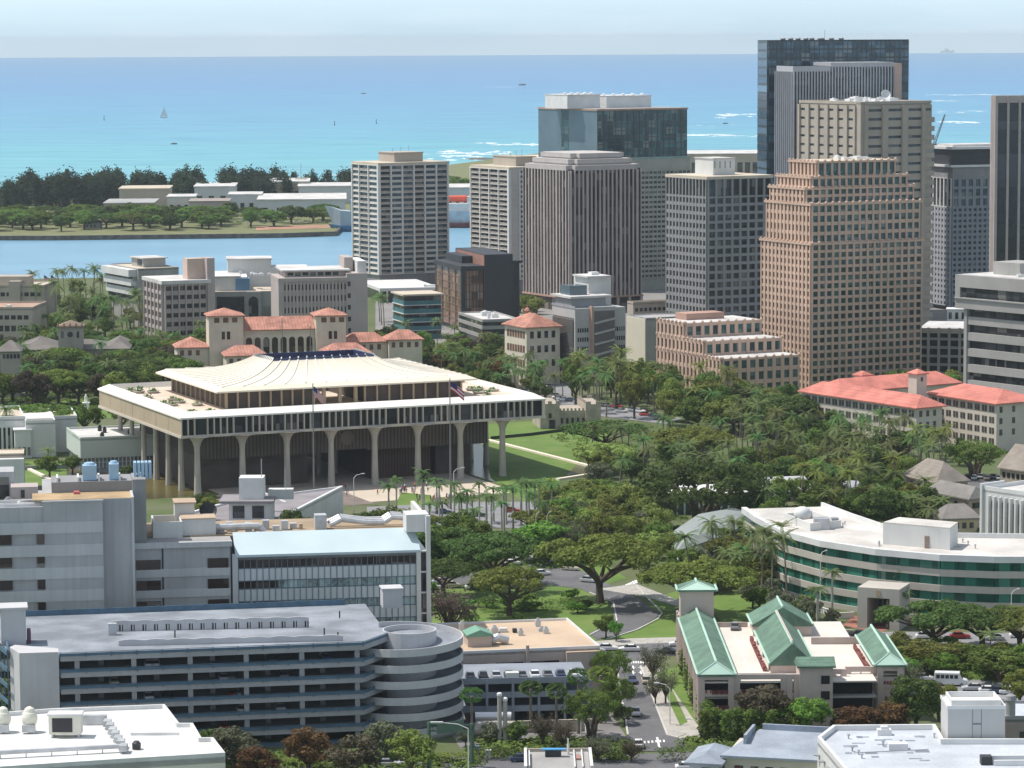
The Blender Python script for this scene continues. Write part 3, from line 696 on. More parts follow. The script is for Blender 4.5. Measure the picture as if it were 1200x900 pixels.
B.box('side_tower', blk, x2, x3, 6, b+2, 0, h+.4); B.box('roof', blk, x2, x3+.8, 5, b+3, h+.4, h+1.5)
B.box('roof_plant', blk, a*.5, x1, b*.4, b, h, h+3.2)
B.done()
# --- teal banded office
B = Bd('teal_office', 'small office building with teal bands and a white flat roof, left of the brown block', 'office building', 461, 474, 517, 345, 1370, th=18)
a, b, h = B.a, B.b, B.h; te = mat('teal_panel', (.055, .17, .19), .6, .12)
B.box('core', g_dark, .3, a, .3, b, 0, h-.5); n = 5
for k in range(n):
    z = h-1-(k+1)*3.7
    for f_, L_ in (('F', a), ('L', b)):
        B.one('teal_panel', te, *B.map(f_, 0, L_, 0, .3), z, z+1.8); B.one('slab_edge', whitec, *B.map(f_, 0, L_, 0, .7), z-.3, z)
        for i in range(6): B.win(f_, i*L_/6+.15, (i+1)*L_/6-.15, z+1.85, z+3.35, g_dark)
B.box('roof', roofb, -1, a+1, -1, b+1, h-.7, h); B.box('wall', whitec, 0, a, 0, b, 0, h-1-n*3.7)
B.done()
# --- low grey office in front of the black tower
B = Bd('low_grey_office', 'low grey office with strip windows and white roof discs in front of the brown block', 'office building', 538, 566, 608, 376, 1300, th=16)
a, b, h = B.a, B.b, B.h; B.box('core', g_dark, .3, a, .3, b, 0, h)
for k in range(3):
    z = h-(k+1)*3.6
    for f_, L_ in (('F', a), ('L', b)): B.m('spandrel', conc).box(*B.map(f_, 0, L_, 0, .4), z, z+1.5)
    B.win('L', .3, b-.3, z+1.5, z+3.5, g_dark, part='ribbon_window')
    for i in range(6): B.win('F', i*a/6+.3, (i+1)*a/6-.3, z+1.5, z+3.3, g_dark)
roofslab(B, -.3, a, -.3, b, h, roofw, .6, conc); B.box('wall', conc, 0, a, 0, b, 0, h-10.8)
clutter(B, 2, a-2, 2, b-3, h, 5, 3, whitem, 4); B.done()
# --- old tiled building
B = Bd('tiled_old_building', 'cream old building with red hipped tile roof and small cupola before the striped tower', 'building', 597, 617, 656, 384, 1180, th=27)
a, b, h = B.a, B.b+4, B.h; cream = mat('cream_stucco', (.62, .56, .45), .9, .07, .2, streak=.12)
B.box('wall', cream, 0, a, 0, b, 0, h)
B.m('roof', tile).gable(-1, a+1, -1, b+1, h+.1, h+4.6, 'y', hip=a*.5)
for k in range(3):
    for i in range(7): B.win('L', 1.5+i*(b-3)/7, 3+i*(b-3)/7, h-4.2-k*5.4, h-1.6-k*5.4, mat('brown_shutter', (.16, .08, .05), .7, .2))
    for i in range(4): B.win('F', 1.5+i*(a-2)/4, 3+i*(a-2)/4, h-4.2-k*5.4, h-1.6-k*5.4, MATS['dark_glass'])
MB().lathe([(1.0, h+3), (1.0, h+5), (1.35, h+5.1), (.9, h+5.9), (.2, h+6.4), (.1, h+7.4)], (a*.5, b*.72), 8).build('cupola', tile, B.root)
B.done()
# --- white grey louvre building
B = Bd('louvred_office', 'grey office with a big dark louvred side in front of the striped tower', 'office building', 647, 674, 733, 362, 1180, th=24)
a, b, h = B.a, B.b, B.h; wg = mat('pale_grey_wall', (.42, .42, .41), .85, .05, .1, streak=.1)
B.box('wall', wg, 0, a, 0, b, 0, h)
lv = B.m('louvre', mat('dark_louvre', (.13, .12, .115), .6, .1, .3))
for k in range(44): z = 2+k*(h-6)/44; lv.box(-.45, 0, 1.2, b-1, z, z+(h-6)/44*.6)
B.m('louvre', MATS['dark_louvre']).box(-.1, .1, 1.2, b-1, 2, h-3.6)
xm = B.fx(700); xs = B.fx(693)
for k in range(7):
    for i in range(5): B.win('F', 1+i*(xs-2)/5, 1+(i+.6)*(xs-2)/5, h-9-k*3.5, h-7.4-k*3.5, g_dark)
    for i in range(5): B.win('F', a*.78+i*(a*.22)/5, a*.78+(i+.6)*(a*.22)/5, h-9-k*3.5, h-7.4-k*3.5, g_dark)
B.box('stair_tower', wg, xs, a*.76, -1.5, .5, 0, h+.5); B.box('stair_tower', mat('salmon_strip', (.45, .27, .22), .8, .08), xs-.6, xs, -1.7, .5, 0, h+.8)
for k in range(6): B.m('stair', wg).hexa([(xs+.5, -2.2, h-6-k*4), (a*.74, -2.2, h-4.4-k*4), (a*.74, -1.5, h-4.4-k*4), (xs+.5, -1.5, h-6-k*4), (xs+.5, -2.2, h-5.3-k*4), (a*.74, -2.2, h-3.7-k*4), (a*.74, -1.5, h-3.7-k*4), (xs+.5, -1.5, h-5.3-k*4)])
B.box('recess', MATS['dark_louvre'], xs+.4, a*.75, -1.56, -1.4, 2, h-1)
B.box('upper_storey', mat('blue_grey_wall', (.26, .27, .29), .8, .05), a*.02, a*.70, b*.2, b*.9, h, h+3.6); B.box('roof', roofw, -.6, a*.80, b*.14, b, h+3.6, h+4.4)
B.box('plant_room', whitec, a*.55, a*1.0, b*.6, b*1.25, 0, h+10.5); B.box('plant_room', roofw, a*.5, a*.98, b*.55, b*1.2, h+10.5, h+11.1)
B.box('glass_box', g_sky, a*.08, a*.42, b*.4, b*.8, h+4.4, h+8); B.box('rail', metal, -.2, .0, 0, b, h, h+.9)
B.one('roof_unit', whitem, a*.7, a*.85, b*.8, b*.95, h+11, h+12.2)
B.done()
# --- beige windowless block
B = Bd('blank_walled_office', 'beige block with a blank sunlit left wall and small paired windows on the grey front', 'office building', 735, 757, 838, 374, 1230, th=24)
a, b, h = B.a, B.b, B.h; B.box('wall', conc, 0, a, 0, b, 0, h); B.box('side_wall', mat('sunlit_stucco', (.58, .53, .43), .9, .05, .1), -.35, 0, 0, b, 0, h)  # sunlight on the left wall is put into its paler, warmer colour
x0 = B.fx(772); n = 5
for k in range(7):
    for i in range(n): B.win('F', x0+i*(a-x0)/n, x0+(i+.72)*(a-x0)/n, h-3.4-k*2.9, h-2.-k*2.9, g_dark)
roofslab(B, 0, a, 0, b, h, roofg, .5, metal); B.done()
B = Bd('tan_podium', 'tan low podium with a row of dark openings behind the blank walled office', 'podium', 735, 742, 800, 356, 1390, th=24)
a, b, h = B.a, B.b, B.h; B.box('wall', beigec, 0, a, 0, b, 0, h); roofslab(B, 0, a, 0, b, h, roofb, .8, beigec)
for i in range(10): B.win('F', 1+i*(a-2)/10, 1+(i+.6)*(a-2)/10, h-3.5, h-2, g_dark)
B.done()
# --- long beige transit shed behind, seen between the towers
B = Bd('pier_shed', 'long flat beige shed on the waterfront, just left of the tallest tower', 'shed', 775, 780, 905, 181, 3000, th=3)
a, b, h = B.a, 90, AT(780, 181, 3000).z; h = max(h, 12)
B.box('wall', beigec, 0, a, 0, b, 0, h); B.box('roof', roofw, -1, a+1, -1, b+1, h, h+.6)
for i in range(14): B.win('F', 3+i*a/14, 8+i*a/14, 1, h*.6, g_dark, part='door')
B.done()

# --- federal building group
pinkish = mat('pinkish_concrete', (.44, .38, .355), .85, .06, .1, streak=.1)
B = Bd('federal_slab', 'pale stepped slab with dark ribbon windows, leftmost of the federal offices', 'office building', 128, 162, 176, 316, 1440, th=28)
a, b, h = B.a+14, B.b, B.h; B.box('wall', conc, 0, a, 2, b, 0, h)
for k in range(3):
    z = h-4.5-k*4.3; B.m('overhang', whitec).box(-4+k*1.1, 0, 2, b, z+1.2, z+4.4); B.win('L', 2.5, b-.5, z-.7, z+1.2, g_dark, ox=-1.9+k*.6, part='ribbon_window'); B.box('wall', conc, -1.9+k*.6, 0, 2, b, z-.9, z+1.2)
B.box('wall', conc, 0, a, 0, 2, 0, h); roofslab(B, 0, a, 0, b, h, roofb, .5, conc)
B.box('roof_room', conc, a*.35, a*.9, b*.3, b*.7, h, h+4); B.box('roof_room', roofw, a*.3, a*.95, b*.28, b*.72, h+4, h+4.4)
B.win('L', b*.35, b*.5, h+.8, h+3.5, g_dark, ox=a*.35); B.done()
B = Bd('federal_grid_block', 'pinkish block with deep window grid and tall blank stair tower on its right', 'office building', 171.5, 192.5, 241, 329, 1330, th=22)
a, b, h = B.a, B.b, B.h; B.box('core', g_dark, .3, a, .3, b, 0, h-1)
B.grid('F', 0, a, 1, h-1.5, 3, 7, .92, .5, pinkish, g_dark, d=.8, pier_out=.6); B.grid('L', 0, b, 1, h-1.5, 5, 7, .82, .62, pinkish, g_brown, d=1.1, pier_out=.4)
for i in range(6):
    B.one('pier', pinkish, i*a/6-.25, i*a/6+.25, -1.6, 0, 0, h-1.5)
B.box('roof', roofw, -1.6, a+2, -1.6, b+1.6, h-1.5, h)
x1 = B.fx(251); zt = B.zf(304); B.box('stair_tower', pinkish, a+.4, x1, -1, 8, 0, zt); B.box('stair_tower', mat('peach_wall', (.55, .42, .35), .85, .05), B.fx(222), a+.4, 3, 10, h, zt-.3)
B.done()
B = Bd('federal_dark_hall', 'wide block with a black glass recess and a black arch at its right', 'office building', 249, 251, 328, 326, 1350, th=6)
a, b, h = B.a, 40, B.h; B.box('wall', conc, 0, a, 0, b, 0, h-6); x1 = B.fx(290); x2 = B.fx(303)
B.one('glass_recess', g_dark, 1, x1-1.5, -.15, .1, 2, h-8)
B.m('arch', conc).box(x1-.5, x2+1, -1.2, 0, 0, h-6); 
ar = MB(); rr = (x2-x1-.6)/2; cx = (x1+x2)/2; z0 = h-8-rr; ar.add([(cx-rr, -1.3, 1), (cx+rr, -1.3, 1)]+[(cx+rr*cos(t*pi/12), -1.3, z0+rr*sin(t*pi/12)) for t in range(13)], [tuple(range(15))]); ar.build('arch_glass', g_dark, B.root)
fx0 = B.fx(306); 
for i in range(9): B.m('fin', conc).box(fx0+i*.75, fx0+i*.75+.3, -.9, 0, 8, h-12)
B.box('upper_storey', mat('white_panel', (.68, .68, .66), .8, .05), 0, x1, 4, b-4, h-6, h); B.one('blue_box', mat('blue_panel', (.12, .24, .38), .7, .1), x1-5, x1+1, 3, 12, h-6, h-.6)
B.box('upper_storey', roofw, -.5, x1*.8, 3.4, b-4, h, h+.5); B.box('roof', roofb, 0, a, 0, b, h-6, h-5.8)
xa = B.fx(268); xb = B.fx(320); B.box('rear_plant', whitec, xa, xb, 26, 42, h-6, h+6); B.box('rear_plant', roofw, xa-.5, xb+.5, 25, 43, h+6, h+6.5)
B.box('rear_plant', whitec, xb, xb+16, 26, 42, h-6, h+2.5)
clutter(B, 2, a-3, 8, 24, h, 5, 8, whitem, 4); B.done()
B = Bd('federal_punched_block', 'pinkish block with rows of narrow punched windows under a white overhanging roof', 'office building', 322, 327, 430, 326, 1300, th=11)
a, b, h = B.a, 26, B.h; B.box('core', g_dark, .3, a, .3, b, 0, h-1); x1 = B.fx(406)
B.grid('F', 1.5, x1, 2, h-1.5, 18, 6, .42, .5, pinkish, g_dark, d=.8, pier_out=.25); B.box('wall', pinkish, x1, a, -1.2, b, 0, h+1.5); B.box('wall', pinkish, -.4, 1.5, -1.2, b, 0, h-.5)
for k in range(6): B.win('F', x1+.3, x1+1.5, 4+k*(h-3)/6, 6+k*(h-3)/6, g_dark, oy=-1.15)
B.box('parapet', pinkish, -.5, x1, -1.4, b, h-1.5, h); B.box('upper_storey', pinkish, 3, x1, 4, b-3, h, h+2.4)
for i in range(7): B.win('F', 4+i*(x1-6)/7, 6.4+i*(x1-6)/7, h+.5, h+1.9, g_dark, oy=4)
B.box('roof', roofw, 1.5, x1+2, 2, b, h+2.4, h+3); B.box('plant_room', pinkish, a*.78, a*.88, 10, b, h, h+7.4); B.box('plant_room', whitec, a*.9, a, 2, b, h+1, h+6.3)
B.done()
# left edge beige pair
for nm, lb, xl, xc, xr, y, D, sh in (('beige_office', 'beige flat-roofed office with a stepped roof at the left edge, farther of the pair', -40, -30, 52, 336, 1480, 1), ('beige_office', 'beige office with a brown roof and window rows at the left edge, nearer one', -60, -50, 38, 362, 1330, 2)):
    B = Bd(nm, lb, 'office building', xl, xc, xr, y, D, th=-3, b=30)
    a, b, h = B.a, 30, B.h; B.box('wall', beigec, 0, a, 0, b, 0, h); n = 11
    for k in range(3 if sh == 2 else 2):
        for i in range(n): B.win('F', 1+i*(a-2)/n, 1+(i+.72)*(a-2)/n, h-4.5-k*5, h-2.7-k*5-(0 if k == 0 else -.6), g_dark)
    roofslab(B, 0, a, 0, b, h, roofb if sh == 1 else mat('brown_roof', (.38, .25, .18), .9, .15, .1), .8, beigec)
    if sh == 1: B.box('upper_block', beigec, a*.1, a*.75, 4, 16, h, h+4.5); B.box('upper_block', beigec, a*.5, a*.66, -1.5, 8, 0, h+2.6)
    else: B.one('roof_unit', whitem, a*.6, a*.65, 8, 11, h, h+1)
    B.done()
# ================================================================ CAPITOL
th = radians(23.3)
c = W(212, 490, 23.0); cap = thing('capitol_building', 'white-roofed capitol on tall flared columns with a broad terrace, at the centre left', 'government building', (c.x, c.y, 0), th)
CU = Vector((cos(th), sin(th))); CV = Vector((-sin(th), cos(th))); CC = Vector((c.x, c.y))
def cl(p): d = Vector((p.x, p.y))-CC; return d.dot(CU), d.dot(CV)
CL = cl(W(635, 466, 23))[0]; CW = cl(W(123, 455, 23))[1]
FOOT.append([tuple(CC+CU*i+CV*j) for i, j in ((-6,-8),(CL+3,-8),(CL+3,CW+3),(-6,CW+3))])
cs = mat('capitol_stone', (.54, .48, .40), .88, .07, .15, streak=.15)
csw = mat('capitol_white_coping', (.80, .77, .70), .85, .05, .08)
cbr = mat('capitol_panel', (.42, .34, .235), .9, .06, .2, streak=.1)
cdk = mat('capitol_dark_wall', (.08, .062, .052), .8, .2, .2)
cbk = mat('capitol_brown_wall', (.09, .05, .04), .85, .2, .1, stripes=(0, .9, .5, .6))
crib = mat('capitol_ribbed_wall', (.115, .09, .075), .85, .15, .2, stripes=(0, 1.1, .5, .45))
terr = mat('terrace_paving', (.62, .52, .42), .9, .1, .15, fine=.1)
zt, zb = 23.0, 17.6
# terrace slab and coping
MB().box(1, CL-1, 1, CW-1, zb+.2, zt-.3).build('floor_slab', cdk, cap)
MB().box(3.2, CL-3.2, 3.2, CW-3.2, zt-.3, zt-.1).build('terrace', terr, cap)
cp = MB()
i_, z_in = 2.6, zt+1.5
out = [(-.3, -.3), (CL+.3, -.3), (CL+.3, CW+.3), (-.3, CW+.3)]; inn = [(i_, i_), (CL-i_, i_), (CL-i_, CW-i_), (i_, CW-i_)]; inb = [(i_+.6, i_+.6), (CL-i_-.6, i_+.6), (CL-i_-.6, CW-i_-.6), (i_+.6, CW-i_-.6)]
for k in range(4):
    j = (k+1)%4
    cp.add([(*out[k], zt), (*out[j], zt), (*inn[j], z_in), (*inn[k], z_in), (*inb[j], zt-.2), (*inb[k], zt-.2), (*out[k], zt-.45), (*out[j], zt-.45), (*inn[j], zt-.45), (*inn[k], zt-.45)],
           [(0,1,2,3), (3,2,4,5), (6,7,1,0), (9,8,7,6), (9, 5, 4, 8)])
cp.build('coping', csw, cap)
lip = MB(); lip.box(-.2, CL+.2, -.2, .8, zb-.5, zb+.25); lip.box(-.2, CL+.2, CW-.8, CW+.2, zb-.5, zb+.25); lip.box(-.2, .8, .8, CW-.8, zb-.5, zb+.25); lip.box(CL-.8, CL+.2, .8, CW-.8, zb-.5, zb+.25)
lip.box(.8, CL-.8, .8, CW-.8, zb-.3, zb+.1)
lip.build('lower_beam', cs, cap)
r_ = random.Random(2)
n = 58; fin = MB().box(-.17, .17, -.05, 1.0, zb+.2, zt-.4).mesh('fin', cs)
for k in range(n+1):
    if k % 6 == 3: continue
    link('fin', fin, cap, (.2+k*(CL-.4)/n, 0, 0))
for k in range(10): MB().box(.6+k*(CL-1.2)/10, .6+(k+1)*(CL-1.2)/10-.1, .9, 1.05, zb+.2, zt-.45).build('window_wall', g_dark, cap)
finr = MB()
for k in range(44): finr.box(CL-1, CL-.02, k*CW/43-.15, k*CW/43+.15, zb+.2, zt-.4)
finr.build('fin_row', cs, cap)
npan = 7
for k in range(npan): MB().box(.0, .35, .4+k*(CW-.8)/npan+.12, .4+(k+1)*(CW-.8)/npan-.12, zb+.25, zt-.45).build('side_panel', cbr, cap)
# columns
colm = mat('capitol_column', (.46, .42, .36), .88, .08, .2, streak=.2)
prof = [(1.15, 0), (.95, 6), (.82, 12.6), (.95, 14.2), (1.35, 15.5), (2.1, 16.5), (3.4, 17.1), (6.6, 17.45)]
colmesh = MB().lathe(prof[:-1]+[(5.6, 17.35)], n=10).mesh('column', colm)
for k in range(8): link('column', colmesh, cap, (5.6+13.6*k, 3, 0))
profs = MB().lathe([(1.05, 0), (.85, 6), (.75, 14), (.9, 17.3)], n=8).mesh('column', colm)
for k in range(1, 7): link('column', profs, cap, (4.6, 3+12.4*k, 0)); link('column', profs, cap, (CL-7.5, 3+12.4*k, 0))
for k in range(1, 7): link('column', profs, cap, (5.6+13.6*k, 3+12.4*6, 0))
# suspended chambers and ground storey, with the open court between
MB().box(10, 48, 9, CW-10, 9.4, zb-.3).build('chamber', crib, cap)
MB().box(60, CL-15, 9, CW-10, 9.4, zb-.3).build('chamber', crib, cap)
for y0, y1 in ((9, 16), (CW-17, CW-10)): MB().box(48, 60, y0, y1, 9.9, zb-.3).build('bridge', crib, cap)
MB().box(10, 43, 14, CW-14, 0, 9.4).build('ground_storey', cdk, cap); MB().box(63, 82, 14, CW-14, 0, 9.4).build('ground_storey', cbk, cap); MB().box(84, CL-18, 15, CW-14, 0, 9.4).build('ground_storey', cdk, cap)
MB().tube((53.5, 8.7, 13.4), (53.5, 8.95, 13.4), 2.1, n=24).build('seal', mat('bronze_seal', (.11, .085, .07), .6, .2), cap)
for x in (47, 52, 57.5): MB().tube((x, 30, 0), (x, 30, 9.4), .8, n=8).build('court_column', colm, cap)
# upper storey
ze = 28.2; ex0, ex1, ey0, ey1 = 15, 97, 12.5, 73
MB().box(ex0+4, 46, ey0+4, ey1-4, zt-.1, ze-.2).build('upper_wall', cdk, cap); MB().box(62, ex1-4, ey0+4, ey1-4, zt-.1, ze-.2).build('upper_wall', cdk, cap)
for x0, x1 in ((ex0+4, 46), (62, ex1-4)):
    for k in range(9):
        xx = x0+(x1-x0)*k/8; MB().box(xx-.25, xx+.25, ey0+3.3, ey0+4.02, zt-.1, ze-.2).build('upper_pier', cbr, cap)
for k in range(12): yy = ey0+4+(ey1-ey0-8)*k/11; MB().box(ex0+3.6, ex0+4.02, yy-.2, yy+.2, zt-.1, ze-.2).build('upper_pier', cbr, cap)
for x in (49, 54, 59): MB().box(x-.5, x+.5, ey0+3, ey0+4, zt-.1, ze-.2).build('upper_pier', cbr, cap)
# swept roof rising to the crown
rf = MB(); cx, cy = (ex0+ex1)/2, (ey0+ey1)/2+.5; hx, hy = (ex1-ex0)/2, (ey1-ey0)/2
cxh, cyh = 16.5, 8.5; zc = 34.4
NS = 24; per = []
def sq(hx_, hy_, k, n_=4*NS):
    s = k/NS; f = s-int(s); side = int(s)%4
    P_ = [(-1, -1), (1, -1), (1, 1), (-1, 1)]; a_ = P_[side]; b_ = P_[(side+1)%4]
    return ((a_[0]+(b_[0]-a_[0])*f)*hx_, (a_[1]+(b_[1]-a_[1])*f)*hy_)
def roofpt(k, t):
    x0, y0 = sq(hx, hy, k); x1, y1 = sq(cxh, cyh, k)
    x = x0+(x1-x0)*t; y = y0+(y1-y0)*t
    z = ze+.25+1.0*min(1, t/.10)+(zc-ze-1.25)*(.16*max(0, (t-.08)/.92)+.84*max(0, (t-.08)/.92)**3.4)
    return (cx+x, cy+y, z)
TS = [0, .05, .10, .2, .32, .45, .58, .7, .8, .87, .94, 1.]
vs = [roofpt(k, t) for t in TS for k in range(4*NS)]; m_ = 4*NS
fs = [(a_*m_+k, a_*m_+(k+1)%m_, (a_+1)*m_+(k+1)%m_, (a_+1)*m_+k) for a_ in range(len(TS)-1) for k in range(m_)]
rf.add(vs, fs)
nb = len(rf.v); rf.add([(cx+sq(hx, hy, k)[0], cy+sq(hx, hy, k)[1], ze-.2) for k in range(m_)]+[(cx+sq(cxh, cyh, k)[0], cy+sq(cxh, cyh, k)[1], ze-.2) for k in range(m_)], [(k, m_+k, m_+(k+1)%m_, (k+1)%m_) for k in range(m_)])
rf.f += [(k, nb+k, nb+(k+1)%m_, (k+1)%m_) for k in range(m_)]; rf.mi += [0]*m_
white_r = mat('capitol_roof', (.78, .70, .57), .85, .05, .06, fine=.06)
ROOF = rf.build('swept_roof', white_r, cap)
for k in range(0, m_, 2):
    q = MB(); pts = [Vector(roofpt(k, t))+Vector((0, 0, .12)) for t in TS[2:]]
    pts.append(pts[-1]+(pts[-1]-pts[-2])*.35+Vector((0, 0, .5)))
    d = Vector((pts[-1].x-pts[0].x, pts[-1].y-pts[0].y)).normalized(); nrm = Vector((-d.y, d.x, 0))*.17
    vv = []
    for p in pts: vv += [p-nrm-Vector((0, 0, .25)), p+nrm-Vector((0, 0, .25)), p+nrm+Vector((0, 0, .1)), p-nrm+Vector((0, 0, .1))]
    ff = []
    for j in range(len(pts)-1):
        for e in range(4): ff.append((4*j+e, 4*j+(e+1)%4, 4*j+4+(e+1)%4, 4*j+4+e))
    ff.append((4*(len(pts)-1), 4*(len(pts)-1)+1, 4*(len(pts)-1)+2, 4*(len(pts)-1)+3)); q.add(vv, ff); q.build('roof_rib', csw, ROOF)
ring = MB(); bl = mat('dark_blue_crown', (.03, .04, .11), .5, .2)
ring.band([(cx+a_*cxh*.94, cy+b_*cyh*.94) for a_, b_ in ((-1,-1),(1,-1),(1,1),(-1,1))], ze-.2, zc+.55, .5, closed=True); ring.build('crown_ring', bl, ROOF)
# planters on the terrace
pg = mat('planter_green', (.07, .16, .03), .9, .3, .5)
r_ = random.Random(8)
for k in range(20):
    if k < 14: x = r_.uniform(5, 14); y = r_.uniform(20, 74) if k < 11 else r_.uniform(8, 12)
    else: x = r_.uniform(98, 108); y = r_.uniform(10, 60)
    big = k in (2, 15)
    t = thing('planter', 'x', 'planter', tuple(CC+CU*x+CV*y)+(zt-.1,), th, 'planters on the capitol terrace'); MB().lathe([(1.0, 0), (1.5, .7), (1.3, .72), (1.2, .55)], n=10, sx=1.4).build('bowl', mat('planter_stone', (.45, .42, .36), .9), t)
    q = MB()
    for i in range(50 if big else 22):
        a_ = r_.uniform(0, 6.28); rr = r_.uniform(0, 1.4); c0 = Vector((rr*cos(a_), rr*sin(a_), r_.uniform(.6, 2.2 if big else 1.3))); e1 = Vector((r_.gauss(0, 1), r_.gauss(0, 1), r_.gauss(0, .6))).normalized()*.35; e2 = e1.orthogonal().normalized()*.3
        q.add([c0-e1, c0+e2, c0+e1, c0-e2], [(0,1,2,3)])
    q.build('plant', pg, t); t['px'] = PIX(t.location)[0]; t['side'] = 0 if k < 14 else 1; t['big'] = big
PL = [o for o in COL.objects if o.name.startswith('planter') and o.parent is None and 'px' in o]
ORD = ['first', 'second', 'third', 'fourth', 'fifth', 'sixth', 'seventh', 'eighth', 'ninth', 'tenth', 'eleventh', 'twelfth', 'thirteenth', 'fourteenth', 'fifteenth', 'sixteenth', 'seventeenth', 'eighteenth', 'nineteenth', 'twentieth']
def ordn(i):
    if i < 20: return ORD[i]
    t_, u_ = divmod(i+1, 10); T_ = {2: 'twenty', 3: 'thirty', 4: 'forty', 5: 'fifty', 6: 'sixty', 7: 'seventy', 8: 'eighty', 9: 'ninety'}[t_]
    return {2: 'twentieth', 3: 'thirtieth', 4: 'fortieth', 5: 'fiftieth', 6: 'sixtieth', 7: 'seventieth', 8: 'eightieth', 9: 'ninetieth'}[t_] if u_ == 0 else T_+'-'+ORD[u_-1]
for side, nm in ((0, 'left'), (1, 'right')):
    g_ = sorted([o for o in PL if o['side'] == side], key=lambda o: o['px'])
    for i, o in enumerate(g_): o['label'] = ('bushy' if o['big'] else 'low')+' green stone planter on the capitol terrace, %s from left on its %s end' % (ordn(i), nm)
for o in PL:
    for k in ('px', 'side', 'big'): del o[k]
# reflecting pool, kerb and plaza
def cpt(x, y): q = CC+CU*x+CV*y; return (q.x, q.y)
pool = mat('pool_water', (.10, .085, .03), .25, .35, .05)
o = sheet('pool_water_right', [cpt(CL-20, -8), cpt(CL+18, -2), cpt(CL+14, CW-8), cpt(CL-20, CW-8)], .03, pool); o.name = 'pool_water'
o = sheet('pool_water_left', [cpt(-22, 2), cpt(12, 2), cpt(12, CW-5), cpt(-20, CW-5)], .03, pool); o.name = 'pool_water'
k_ = mat('pale_kerb', (.78, .70, .58), .9, .05)
mb = MB(); mb.band([cpt(CL-2, -12), cpt(CL+19, -3), cpt(CL+15, CW-6), cpt(CL-20, CW-6)], 0, .6, 1.4); tag(mb.build('pool_kerb', k_), kind='structure')
mb = MB(); mb.band([cpt(-24, CW-4), cpt(12, CW-4)], 0, .6, 1.2); mb.band([cpt(-24, CW-4), cpt(-24, 0)], 0, .6, 1.2); tag(mb.build('pool_kerb', k_), kind='structure')
plz = mat('plaza_paving', (.55, .47, .38), .9, .08, .1, fine=.15)
sheet('plaza', [cpt(8, -30), cpt(CL-22, -30), cpt(CL-20, CW-2), cpt(8, CW-2)], .02, plz)
sheet('plaza_dark_paving', [cpt(8, -34), cpt(46, -34), cpt(46, -2), cpt(8, -2)], .06, mat('dark_paving', (.2, .16, .14), .9, .12, .2, fine=.2)).name = 'plaza_paving'  # darker paving laid over the left part of the plaza
# flagpoles and flags
def flagpole(px, py0, ytop, D, lab, flag, fl_lab=None):
    p = AT(px, py0, D); zt_ = AT(px, ytop, D).z
    t = thing('flagpole', lab, 'flagpole', (p.x, p.y, 0)); MB().tube((0, 0, 0), (0, 0, zt_), .3, .12, 8).build('pole', mat('weathered_pole', (.20, .19, .18), .7, .1), t); MB().lathe([(.05, zt_), (.28, zt_+.2), (.05, zt_+.45)], n=8).build('finial', metal, t)
    return t, p, zt_
def flagfn(kind):
    def f(n, b):
        K = n.links.new; tc_ = n.nodes.new('ShaderNodeTexCoord'); sp = n.nodes.new('ShaderNodeSeparateXYZ'); K(tc_.outputs['UV'], sp.inputs[0])
        def m_(op, a, c):
            q = n.nodes.new('ShaderNodeMath'); q.operation = op
            for i, v in enumerate((a, c)):
                if isinstance(v, (int, float)): q.inputs[i].default_value = v
                else: K(v, q.inputs[i])
            return q.outputs[0]
        ns = 6.5 if kind == 0 else 8/3
        st = m_('LESS_THAN', m_('FRACT', m_('MULTIPLY', sp.outputs[1], ns), 0), .5)
        x1 = n.nodes.new('ShaderNodeMixRGB'); x1.inputs[1].default_value = (.75, .72, .72, 1); x1.inputs[2].default_value = (.5, .03, .05, 1); K(st, x1.inputs[0])
        ca = m_('MULTIPLY', m_('LESS_THAN', sp.outputs[0], .42 if kind == 0 else .5), m_('GREATER_THAN', sp.outputs[1], .46 if kind == 0 else .5))
        x2 = n.nodes.new('ShaderNodeMixRGB'); x2.inputs[2].default_value = (.03, .04, .16, 1); K(ca, x2.inputs[0]); K(x1.outputs[0], x2.inputs[1]); K(x2.outputs[0], b.inputs['Base Color'])
    return f
M_fl = [nmat('striped_flag_with_star_canton', flagfn(0)), nmat('striped_flag_with_cross_canton', flagfn(1))]
def flag(name, lab, p, z, wv, hh, kind, droop=.55):
    vs = []; fs = []; uv = []; nx, ny = 12, 6
    for j in range(ny+1):
        for i in range(nx+1):
            u, v = i/nx, j/ny; vs.append((wv*u*.75, .5*sin(u*7+v)*u, -hh*(1-v)-droop*wv*u**1.2)); uv.append((u, v))
    for j in range(ny):
        for i in range(nx): k = j*(nx+1)+i; fs.append((k, k+1, k+nx+2, k+nx+1))
    me = bpy.data.meshes.new(name); me.from_pydata(vs, [], fs); me.materials.append(M_fl[kind]); ul = me.uv_layers.new()
    for l in me.loops: ul.data[l.index].uv = uv[l.vertex_index]
    o = link(name, me, None, (p.x+.2, p.y, z)); md = o.modifiers.new('t', 'SOLIDIFY'); md.thickness = .03
    tag(o, lab, 'flag')
t, p, z = flagpole(368, 575, 450, 880, 'tall grey flagpole in front of the capitol, left of the two', 0); flag('flag', 'red and white striped flag with a blue corner, on the left capitol flagpole', p, z-.6, 3.4, 2.6, 0, .8)
t, p, z = flagpole(528, 568, 444, 868, 'tall grey flagpole in front of the capitol, right of the two', 0); flag('flag', 'striped flag with a crossed corner flying on the right capitol flagpole', p, z-.6, 5.0, 2.6, 1, .6)
